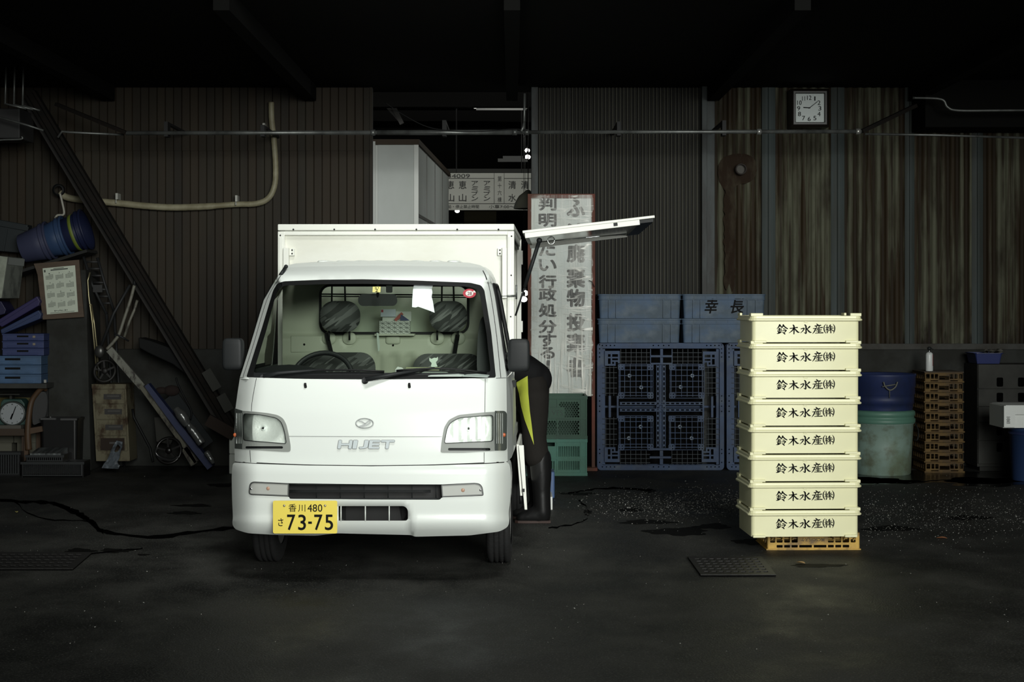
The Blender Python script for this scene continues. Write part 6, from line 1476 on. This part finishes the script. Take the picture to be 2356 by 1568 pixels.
# dark teal crate, foam box
tc_ = thing('crate', 'dark teal crate at the left edge above the white foam box', 'crate', W(20, 580, 14.2)); m = MB()
M_tealc = mat('dark_teal_plastic', (.007, .012, .014), .6)
m.prism([(-30, 500), (64, 517), (50, 582), (-30, 575)], lambda u, v, w: W(u, v, 14.2)+Vector((0, w, 0)), 0, .14); build('body', m, M_tealc, tc_, .006)
m = MB(); m.prism([(-30, 504), (66, 522), (64, 531), (-30, 514)], lambda u, v, w: W(u, v, 14.175)+Vector((0, w, 0)), 0, .03); m.prism([(14, 525), (18, 526), (9, 578), (5, 577)], lambda u, v, w: W(u, v, 14.19)+Vector((0, w, 0)), 0, .02); m.prism([(52, 530), (56, 531), (47, 580), (43, 579)], lambda u, v, w: W(u, v, 14.19)+Vector((0, w, 0)), 0, .02); build('rim', m, M_tealc, tc_)
FYb = 13.75
fb = thing('foam_box', 'scuffed white foam box under the dark teal crate at the left edge', 'box', W(20, 690, FYb))
A, B, C_, D_, E_, F_ = (-40, 582), (18, 590), (4, 686), (-40, 690), (55, 610), (44, 684)
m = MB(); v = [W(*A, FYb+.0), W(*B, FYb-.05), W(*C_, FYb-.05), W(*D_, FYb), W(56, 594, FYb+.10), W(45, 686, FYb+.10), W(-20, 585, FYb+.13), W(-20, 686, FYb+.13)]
m.add(v, [(0, 1, 2, 3), (1, 4, 5, 2), (4, 6, 7, 5), (6, 0, 3, 7), (0, 6, 4, 1), (3, 2, 5, 7)]); build('body', m, mat('shaded_scuffed_foam', (.085, .092, .080), .6, col2=(.035, .038, .034), vscale=(14, 14, 5), lo=.45, hi=.62), fb, .006)  # same foam, coloured darker for the shaded side, with scuffs
m = MB(); m.add([W(-40, 583, FYb-.004), W(17.5, 591, FYb-.054), W(3.5, 685, FYb-.054), W(-40, 689, FYb-.004)], [(0, 1, 2, 3)]); build('lit_end_face', m, mat('lit_foam_end', (.36, .39, .32), .7, col2=(.26, .28, .23), vscale=(9, 9, 9)), fb)  # same foam again, coloured lighter as the face that catches light
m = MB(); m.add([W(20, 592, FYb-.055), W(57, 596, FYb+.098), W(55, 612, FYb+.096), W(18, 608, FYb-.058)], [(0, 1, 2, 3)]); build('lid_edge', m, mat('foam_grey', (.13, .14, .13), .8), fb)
# shelf and its uprights
sh = thing('shelf', 'low shelf at the left edge holding folded blue crates', 'shelf', (wx(40, 13.85), 13.85, 0))
zsf = wz(882, 13.7)
m = MB(); m.b2((wx(-140, 13.7), 13.7, zsf-.04), (wx(107, 13.7), 14.2, zsf)); build('shelf_board', m, mat('grey_shelf_board', (.035, .036, .032), .8, col2=(.022, .022, .019), vscale=(4, 4, 4)), sh)
m = MB()
for x in (-130, 94): m.b2((wx(x, 13.8), 13.9, 0), (wx(x+9, 13.8), 13.94, zsf)); m.b2((wx(x, 13.8), 14.16, 0), (wx(x+9, 13.8), 14.2, zsf))
build('upright', m, M_dark, sh)
m = MB(); m.b2(W(101, 880, 13.69), W(107, 873, 13.70)); build('label_tag', m, mat('shelf_tag', (.3, .3, .28), .7), sh)
def folded(px0, px1, z0, h, Y, col, label, group, slots):
    t = thing('folded_crate', label, 'crate', (wx((px0+px1)/2, Y), Y+.2, z0), group)
    x0, x1 = wx(px0, Y), wx(px1, Y)
    m = MB(); m.b2((x0, Y+.006, z0+.001), (x1, Y+.40, z0+h-.003)); build('body', m, col, t, .004)
    m = MB(); w_ = x1-x0; m.b2((x0+w_*.12, Y-.003, z0+h*.15), (x1-w_*.14, Y+.01, z0+h*.35)); m.b2((x0-.003, Y, z0+h*.80), (x1+.003, Y+.41, z0+h-.002)); build('rim', m, col, t, .002)
    m = MB(); m.b2((x0+w_*.36, Y-.001, z0+h*.52), (x0+w_*.63, Y+.02, z0+h*.74)); build('handle_slot', m, M_ink, t)
    if slots: m = MB(); m.b2((x0+w_*.74, Y-.001, z0+h*.42), (x0+w_*.80, Y+.02, z0+h*.72)); build('label_tag', m, mat('crate_tag', (.20, .17, .13), .7), t)
    return t
M_lb = mat('light_blue_plastic', (.055, .115, .22), .55, col2=(.045, .09, .165), vscale=(5, 5, 5)); M_pb = mat('deep_violet_blue', (.028, .042, .125), .55)
hl_ = (wz(818, 13.72)-zsf)/3
ordn = ('bottom', 'middle', 'top')
for k in range(3): folded(-35, 94, zsf+k*hl_, hl_, 13.72, M_lb, ordn[k]+' light blue folded crate of three directly on the low shelf', 'light blue folded crates', False)
z0 = zsf+3*hl_; hd = (wz(767, 13.75)-z0)/3
for k in range(3): folded(5, 100, z0+k*hd, hd, 13.75, M_pb, ordn[k]+' dark blue folded crate of three, stacked over the light blue ones', 'dark blue folded crates', k > 0)
M_vi = mat('violet_plastic', (.022, .017, .080), .5)
for P, col, lb in (([(-4, 735), (85, 681), (92, 693), (88, 703), (4, 752), (-2, 748)], M_vi, 'violet flat crate tilted on top of the folded blue crates'), ([(1, 758), (88, 713), (95, 722), (92, 733), (6, 768), (2, 766)], mat('tilted_blue', (.020, .036, .10), .5), 'mid blue flat crate tilted just below the violet one')):
    t = thing('flat_crate', lb, 'crate', W(45, 740, 13.82)); m = MB(); m.prism(P, lambda u, v, w: W(u, v, 13.80)+Vector((0, w, 0)), 0, .30); build('body', m, col, t, .006)
    m = MB(); a, b = P[0], P[1]; m.bar(W(a[0]+4, a[1]+6, 13.793), W(b[0], b[1]+6, 13.793), .012, .012, (0, 1, 0)); build('rim', m, col, t)
m = MB(); m.prism([(-40, 690), (2, 692), (14, 712), (10, 722), (-40, 735)], lambda u, v, w: W(u, v, 13.86)+Vector((0, w, 0)), 0, .25); single('flat_crate', m, mat('dim_violet', (.014, .013, .050), .5), 'dim violet crate at the left edge beside the tilted crates', 'crate', bevel=.006)
# dial scale on a plank, chair, boxes under the shelf
st = thing('wooden_bench', 'low brown wooden bench under the shelf carrying the dial scale', 'bench', (wx(10, 13.75), 13.85, 0)); zb_ = wz(985, 13.7)
m = MB(); m.b2((wx(-80, 13.7), 13.68, zb_-.062), (wx(57, 13.7), 14.0, zb_)); build('seat', m, mat('bench_wood', (.035, .021, .011), .7), st, .005)
m = MB(); m.b2((wx(-80, 13.7), 13.675, zb_), (wx(50, 13.7), 13.99, zb_+.028)); build('pale_plank', m, mat('pale_plank', (.075, .07, .058), .8), st)
for x in (-70, 46):
    m = MB(); m.b2((wx(x, 13.7), 13.75, 0), (wx(x+10, 13.7), 13.80, zb_-.062)); build('leg', m, mat('bench_leg', (.05, .03, .018), .7), st)
ds_ = thing('dial_scale', 'green dial scale with a round white face under the shelf', 'scale', W(28, 977, 13.75)); c = W(28.5, 951, 13.72)
m = MB(); m.prism([(2, 925), (8, 918), (48, 918), (56, 928), (60, 977), (-4, 977)], lambda u, v, w: W(u, v, 13.75)+Vector((0, w, 0)), 0, .16); build('body', m, mat('scale_green', (.020, .055, .045), .5), ds_, .006)
m = MB(); m.lathe([(.115, .03), (.115, -.005), (.105, -.012), (.100, -.004)], 32, lambda p: c+Vector((p.x, p.z, p.y*.93)), closed=False); build('bezel', m, mat('scale_bezel', (.06, .07, .065), .4, .5), ds_)
m = MB(); m.lathe([(.104, .0), (.001, .0)], 32, lambda p: c+Vector((p.x, p.z-.003, p.y*.93)), closed=False); fd = build('dial', m, mat('scale_dial', (.27, .29, .30), .5), ds_)
m = MB(); m.bar(c+Vector((-.01, -.008, -.05)), c+Vector((.032, -.008, .062)), .007, .002, (0, 1, 0)); m.bar(c+Vector((-.012, -.008, -.045)), c+Vector((.006, -.008, .0)), .013, .002, (0, 1, 0)); build('pointer', m, M_ink, fd)
m = MB()
for k in range(12):
    a = 2*PI*k/12; p = c+Vector((.086*math.cos(a), -.006, .080*math.sin(a))); m.box(p, (.014 if k % 3 == 0 else .006, .001, .010))
build('numeral', m, mat('dial_ink', (.08, .09, .09), .6), fd)
m = MB(); m.b2(W(-10, 908, 13.72), W(66, 902, 13.98)); m.b2(W(22, 918, 13.80), W(34, 908, 13.88)); build('pan', m, mat('dark_pan', (.03, .03, .025), .5, .4), ds_)
yb = MB(); H = [[(x, 923), (x+7, 923), (x+7, 932), (x, 932)] for x in (-26, -10, 4, 13, 62)]
yb.sheet([(-40, 914), (78, 914), (78, 975), (-40, 975)], H, lambda u, v, w: W(u, v, 14.08)+Vector((0, w, 0)), step=0, thick=.01, smooth=False); yb.b2(W(-40, 975, 14.09), W(78, 915, 14.2)); single('plastic_crate', yb, mat('dim_yellow_plastic', (.085, .070, .014), .65), 'yellow crate in the shade behind the dial scale', 'crate')
ch = thing('round_backed_chair', 'wooden chair with an oval grey back beside the dial scale', 'chair', (wx(80, 13.65), 13.75, 0))
M_cw = mat('chair_wood', (.060, .032, .014), .6)
m = MB(); fr = lambda u, v, w=0: W(u, v, 13.66+(u-66)*.004)
m.tube([tuple(fr(u, v)) for u, v in spline([(66, 1034), (64, 1000), (66, 960), (72, 925), (84, 905), (97, 893), (106, 896)], 6, closed=False)], [.030-.012*k/36 for k in range(37)], 10); build('back_frame', m, M_cw, ch)
m = MB(); P = spline([(76, 975), (75, 945), (82, 915), (95, 901), (106, 905), (109, 925), (106, 950), (98, 968), (88, 973)], 4); m.sheet(P, [], lambda u, v, w: W(u, v, 13.70+(u-76)*.004)+Vector((0, w, 0)), step=6, thick=.03); build('back_pad', m, mat('chair_pad', (.052, .052, .052), .85), ch)
m = MB(); m.prism([(58, 986), (96, 980), (98, 992), (58, 1000)], lambda u, v, w: W(u, v, 13.64)+Vector((0, w, 0)), 0, .35); build('seat', m, M_cw, ch)
for x, dy in ((60, .02), (90, .32), (64, .32)):
    m = MB(); m.bar(W(x, 995, 13.66)+Vector((0, dy, 0)), Vector((wx(x, 13.66), 13.66+dy, 0)), .035); build('leg', m, M_cw, ch)
for k, (a, b) in enumerate(((-40, 29), (31, 88))):
    m = MB(); m.b2((wx(a, 14.0), 14.02, .30-.06), (wx(b, 14.0), 14.2, wz(996, 14.02))); 
    m.b2((wx(a, 14.0)+.02, 14.04, 0), (wx(b, 14.0)-.02, 14.18, .24)); single('cardboard_box', m, mat('cream_card', (.095, .092, .068), .8), ('left' if k == 0 else 'right')+' of two dim cream boxes behind the wooden bench', 'box')
# black bin, black mesh crates, silver package
t = thing('black_bin', 'black square bin standing in front of the concrete pillar', 'bin', (wx(135, 13.6), 13.7, 0)); m = MB(); M_bb = mat('black_bin_plastic', (.006, .006, .006), .35)
c = Vector((wx(92, 13.66), 13.66, 0)); wB = wx(178, 13.66)-wx(92, 13.66); hB = wz(966, 13.66)
m.grid([[c+p for p in plan(wB, .23, .03, o_, z)] for o_, z in ((-.012, 0), (0, hB), (.008, hB), (.008, hB+.015), (-.006, hB+.015), (-.02, .01))], closed_u=True, smooth=False); m.add([c+p for p in plan(wB, .23, .03, -.012, 0)], [tuple(range(20))]); build('body', m, M_bb, t)
m = MB(); m.b2((c.x+.01, 13.64, hB+.004), (c.x+.14, 13.66, hB+.02)); m.b2((c.x+.18, 13.64, hB), (c.x+wB, 13.66, hB+.016)); build('rim_clip', m, mat('grey_rim', (.05, .05, .05), .5), t)
def meshcrate(px0, px1, py0, py1, Y, label, pitch=4.6, D=.22):
    t = thing('mesh_crate', label, 'crate', (wx((px0+px1)/2, Y), Y+.2, max(0, wz(py1, Y)))); M_ = M_bb
    H = []; x = px0+4
    while x+3 < px1-3:
        H.append([(x, py0+6), (x+2.6, py0+6), (x+2.6, py1-5), (x, py1-5)]); x += pitch
    m = MB(); m.sheet([(px0, py0), (px1, py0), (px1, py1), (px0, py1)], H, lambda u, v, w: W(u, v, Y)+Vector((0, w, 0)), step=0, thick=.006, smooth=False); build('front_wall', m, mat('dark_crate', (.012, .014, .015), .5), t)
    m = MB(); z0, z1 = max(0.001, wz(py1, Y)), wz(py0, Y); X0, X1 = wx(px0, Y), wx(px1, Y)
    m.b2((X0, Y, z0), (X0+.008, Y+D, z1)); m.b2((X1-.008, Y, z0), (X1, Y+D, z1)); m.b2((X0, Y+D-.01, z0), (X1, Y+D, z1)); m.b2((X0, Y, z0), (X1, Y+D, z0+.01)); build('shell', m, M_, t)
    m = MB(); m.b2((X0-.008, Y-.01, z1-.02), (X1+.008, Y+.005, z1)); build('rim', m, mat('dark_rim', (.015, .017, .018), .45), t)
gy = lambda Y: HY+CAMZ*FPX/Y
meshcrate(50, 192, 1062, gy(13.42), 13.42, 'lower black slotted crate on the ground below the silver package')
meshcrate(60, 146, 1046, 1063, 13.43, 'upper black slotted crate holding the silver package')
meshcrate(-60, 46, 1040, gy(13.55), 13.55, 'black crate on the ground at the far left edge', 5.5, .11)
pk = thing('silver_package', 'flat silver wrapped package lying in the upper black crate', 'package', (wx(108, 13.6), 13.7, wz(1048, 13.6)))
zpk = wz(1046, 13.52)+.004
m = MB(); P = [(wx(70, 13.43), 13.42), (wx(141, 13.43), 13.42), (wx(145, 13.5), 13.64), (wx(78, 13.5), 13.64)]
m.add([(x, y, zpk) for x, y in P]+[(x, y, zpk+.018+(.03 if y > 13.6 else 0)) for x, y in P], [(3, 2, 1, 0), (4, 5, 6, 7)]+[(i, (i+1) % 4, 4+(i+1) % 4, 4+i) for i in range(4)]); build('package', m, mat('silver_film', (.17, .185, .185), .35, .4, col2=(.06, .065, .065), vscale=(30, 4, 4), bump=.4, bscale=30), pk)
# rusty white drawer cabinet
DY = 13.95; M_rw = mat('rusted_cream_paint', (.135, .122, .078), .65, col2=(.040, .023, .011), vscale=(9, 9, 6), lo=.46, hi=.62, detail=9, spec=.25)
dc = thing('drawer_cabinet', 'rusted cream steel drawer cabinet standing right of the concrete pillar', 'cabinet', (wx(255, DY), DY, 0))
def dq(u, v): return (211.5+(289.5-211.5)*u+(221.5-211.5)*v*(1-u)+(299-289.5)*v*u, 884+(1060-884)*v)
X0, X1 = wx(216, DY), wx(296, DY)
m = MB(); vs = [W(*dq(u, v), DY+.012)+Vector((0, y, 0)) for u in (0, 1) for v in (0, 1) for y in (0, .28)]
m.add(vs, [(0, 1, 3, 2), (4, 6, 7, 5), (0, 4, 5, 1), (2, 3, 7, 6), (0, 2, 6, 4), (1, 5, 7, 3)]); build('body', m, M_rw, dc)
m = MB(); m.add([W(*dq(u, v), DY-.004)+Vector((0, y, 0)) for u in (-.01, 1.01) for v in (-.005, .055) for y in (0, .30)], [(0, 1, 3, 2), (4, 6, 7, 5), (0, 4, 5, 1), (2, 3, 7, 6), (0, 2, 6, 4), (1, 5, 7, 3)]); m.b2(W(248, 889, DY-.008), W(255, 886, DY)); build('top', m, M_rw, dc)
for v0, v1 in ((.065, .25), (.26, .455), (.465, .665), (.675, .87)):
    m = MB(); q4 = [dq(.06, v0), dq(.94, v0), dq(.94, v1), dq(.06, v1)]
    m.prism(q4, lambda u, v, w: W(u, v, DY-.002)+Vector((0, w, 0)), 0, .016); dr_ = build('drawer', m, M_rw, dc, .003)
    m = MB(); a, b = dq(.33, v0+.06), dq(.84, v0+.13); m.b2(W(a[0], b[1], DY-.006), W(b[0], a[1], DY)); build('pull_recess', m, mat('dark_pull', (.022, .020, .018), .6), dr_)
    m = MB(); a2, b2_ = dq(.42, v0+.075), dq(.80, v0+.10); m.b2(W(a2[0], b2_[1], DY-.016), W(b2_[0], a2[1], DY-.004)); build('pull', m, mat('grey_pull', (.05, .047, .042), .5), dr_)
m = MB(); a, b = dq(.06, .70), dq(.93, .86); m.b2(W(a[0]+8, b[1], DY-.010), W(b[0]-6, a[1], DY-.003)); build('rust_patch', m, mat('deep_rust', (.022, .013, .008), .9), dc)
# plastic bag
pb = MB(); P = [(268, 1013), (282, 1016), (281, 1028), (276, 1041), (275, 1052), (270, 1062), (272, 1068), (276, 1070), (272, 1078), (246, 1077), (234, 1076), (239, 1066), (246, 1058), (252, 1045), (256, 1034), (262, 1022)]
pb.sheet(P, [[(263, 1037), (266, 1029), (271, 1021), (277, 1028), (272, 1037), (266, 1040)]], lambda u, v, w: W(u, v, 13.72+(v-1045)*-.004+.02*math.sin(u*.5)*math.cos(v*.4))+Vector((0, w, 0)), step=5, thick=.012, dens=4); single('plastic_bag', pb, mat('crumpled_film', (.12, .14, .16), .4, col2=(.06, .07, .08), vscale=(20, 20, 20)), 'crumpled pale plastic bag hanging off the rusted drawer cabinet', 'bag')
# leaning ladder, poles, trolley, planks
ld = thing('leaning_ladder', 'dark narrow ladder leaning between the calendar board and the slanting beam', 'ladder', W(250, 740, 14.1)); m = MB(); M_ld = mat('dark_ladder_steel', (.016, .017, .018), .6, .2)
for P in (((192, 590), (212, 655), (245, 722)), ((224, 592), (240, 650), (262, 715))): m.tube([W(a, b, 14.12) for a, b in P], .013, 8)
m.tube([W(245, 722, 14.12), (wx(268, 14.3), 14.31, 0)], .013, 8); m.tube([W(262, 715, 14.12), (wx(285, 14.3), 14.31, 0)], .013, 8); build('rail', m, M_ld, ld)
m = MB()
for k in range(7): t_ = k/6; m.tube([W(196+38*t_, 602+95*t_, 14.12), W(227+30*t_, 602+95*t_, 14.12)], .011, 6)
m.b2(W(214, 655, 14.10), W(238, 672, 14.14)); build('rung', m, mat('ladder_rung', (.018, .018, .018), .6), ld)
m = MB(); zc_ = wz(883, 13.95)+.012; m.tube([W(207, 626, 13.90), W(202, 645, 13.90), W(204, 680, 13.90), W(212, 740, 13.90), W(218, 803, 13.92), (wx(224, 14.0), 14.0, zc_)], .007, 8); m.tube([W(210, 700, 13.90), W(217, 745, 13.90), W(223, 800, 13.92), (wx(228, 14.0), 14.0, zc_)], .007, 8); m.tube([W(210, 700, 13.90), W(206, 700, 13.90)], .008, 6)
single('metal_rod', m, mat('brass_rod', (.38, .34, .20), .35, .8), 'pair of joined shiny brassy rods standing right of the calendar board', 'rod')
tr_ = thing('hand_trolley', 'hand trolley with a bent cream handle leaning under the slanting beam', 'trolley', (wx(300, 13.8), 13.75, 0)); M_crp = mat('worn_cream_pipe', (.16, .156, .125), .5, col2=(.07, .066, .055), vscale=(15, 15, 15), lo=.5, hi=.65)
m = MB(); m.tube([W(a, b, 13.78) for a, b in spline([(309, 656), (300, 690), (285, 735), (274, 768), (262, 785), (246, 803)], 4, closed=False)], .014, 10); build('handle', m, M_crp, tr_)
m = MB(); m.tube([W(a, b, 13.95) for a, b in ((316, 690), (308, 715), (298, 738), (286, 775))], .012, 10); build('rear_handle', m, M_crp, tr_)
m = MB(); m.tube([W(312, 635, 13.8), W(309, 656, 13.78)], .015, 8); m.tube([W(299, 655, 13.9), W(262, 720, 13.9), W(228, 808, 13.9)], .014, 8); m.tube([W(262, 766, 13.76), W(280, 775, 13.76), W(296, 784, 13.8)], .008, 6); build('grip', m, M_ld, tr_)
m = MB(); m.bar(W(252, 803, 13.72), W(328, 890, 13.72), .062, .03, (0, 1, 0)); build('upper_frame', m, mat('peeling_white_paint', (.17, .172, .145), .8, col2=(.04, .035, .03), vscale=(22, 22, 9), lo=.48, hi=.60), tr_)
m = MB(); m.bar(W(322, 884, 13.72), W(452, 1062, 13.72), .034, .04, (0, 1, 0)); m.bar(W(425, 1030, 13.71), W(447, 1068, 13.71), .06, .02, (0, 1, 0)); build('lower_frame', m, mat('flaking_cream_paint', (.12, .115, .085), .8, col2=(.035, .03, .025), vscale=(16, 16, 8), lo=.46, hi=.60), tr_)
m = MB(); m.bar(W(338, 886, 13.80), W(486, 1074, 13.80), .058, .10, (0, 1, 0)); build('blue_deck', m, mat('dark_blue_deck', (.013, .022, .075), .55), tr_)
m = MB(); m.bar(W(385, 915, 13.9), W(470, 1030, 13.9), .20, .02, (0, 1, 0)); single('dark_board', m, mat('dark_grey_board', (.008, .011, .012), .8), 'dark grey board leaning behind the blue trolley deck', 'board')
M_film = mat('shiny_film', (.17, .175, .17), .25, .6, bump=.6, bscale=25)
fr_ = thing('film_roll', 'row of crumpled silver film rolls leaning along the slanting beam', 'film', W(450, 1020, 13.6))
for P, r in ((((404, 938), (420, 958), (432, 978)), [.030, .05, .035]), (((433, 976), (448, 996), (465, 1020)), [.030, .042, .036]), (((474, 1038), (482, 1050), (491, 1066)), [.028, .026, .012])):
    m = MB(); Q = spline([tuple(W(a, b, 13.62)) for a, b in P], 6, closed=False); m.tube(Q, [tab(i, [(0, r[0]), (len(Q)/2, r[1]), (len(Q)-1, r[2])])*random.uniform(.85, 1.1) for i in range(len(Q))], 9); build('roll', m, M_film, fr_)
def spoked(name, label, px, py, r, Y, col):
    t = thing(name, label, 'wheel', W(px, py+r*FPX/Y, Y)); c = W(px, py, Y); m = MB(); m.tube([c+Vector((r*math.cos(a), .03*math.sin(a), r*math.sin(a))) for a in [2*PI*k/28 for k in range(28)]], .014, 8, closed=True); build('tyre', m, col, t)
    m = MB()
    for k in range(5): a = 2*PI*k/5+.4; m.bar(c, c+Vector((r*math.cos(a), .0, r*math.sin(a))), .016, .01, (0, 1, 0))
    m.ball(c, .03, sc=(1, .6, 1)); build('spoke', m, col, t)
    return t
spoked('trolley_wheel', 'dark spoked wheel above the rusted drawer cabinet', 241, 853, .09, 13.9, mat('rusty_wheel', (.007, .006, .005), .6))
spoked('trolley_wheel', 'dark oily wheel on the ground under the trolley frame', 388, 1036, .105, 13.62, mat('oily_wheel', (.006, .005, .0045), .3))
m = MB(); m.tube(spline([tuple(W(a, b, 13.60)) for a, b in ((362, 1030), (358, 1040), (370, 1052), (395, 1058), (410, 1050))], 5, closed=False), .016, 8); single('oily_hose', m, mat('oily_black', (.02, .02, .02), .15), 'glossy black hose end lying by the oily wheel', 'hose')
m = MB(); m.ball(W(229, 808, 13.85), .045, sc=(1, .6, 1.2)); m.tube([W(222, 836, 13.83), W(228, 848, 13.83), W(226, 866, 13.83)], .006, 6); single('metal_lamp', m, mat('dull_metal', (.07, .07, .065), .35, .6), 'small dull metal lamp hanging above the rusted drawer cabinet', 'lamp')
m = MB(); m.prism([(318, 776), (345, 783), (408, 806), (432, 830), (452, 862), (436, 868), (398, 838), (342, 812), (320, 800)], lambda u, v, w: W(u, v, 13.95)+Vector((0, w, 0)), 0, .25); single('metal_tray', m, mat('dark_metal_tray', (.006, .0065, .0065), .7, spec=.2), 'dark bent metal tray leaning behind the hand trolley', 'tray', bevel=.008)
m = MB(); m.tube(spline([tuple(W(a, b, 13.85)) for a, b in ((405, 868), (410, 885), (425, 915), (440, 945), (438, 965))], 5, closed=False), .008, 6); m.tube([W(305, 940, 13.7), W(308, 960, 13.7), W(345, 1030, 13.66), W(352, 1062, 13.62)], .012, 8); single('black_hose', m, M_rubber, 'thin black hoses hanging below the slanting beam', 'hose')
m = MB(); m.prism([(355, 960), (392, 958), (398, 1010), (392, 1022), (360, 1015)], lambda u, v, w: W(u, v, 13.95)+Vector((0, w, 0)), 0, .02); single('cloth', m, mat('dim_cloth', (.03, .03, .025), .9), 'dim grey rag hanging under the trolley frame', 'cloth')
m = MB(); c0 = W(395, 898, 13.88); m.ball(c0, .06, sc=(1.2, .6, .8)); m.ball(c0+Vector((-.09, 0, .0)), .045, sc=(1.2, .6, .7)); single('rag_bundle', m, mat('red_brown_rag', (.016, .008, .006), .9), 'dark red brown rag bundle behind the trolley', 'rag')
bpy.data.objects.remove(_to); bpy.data.curves.remove(_tc)
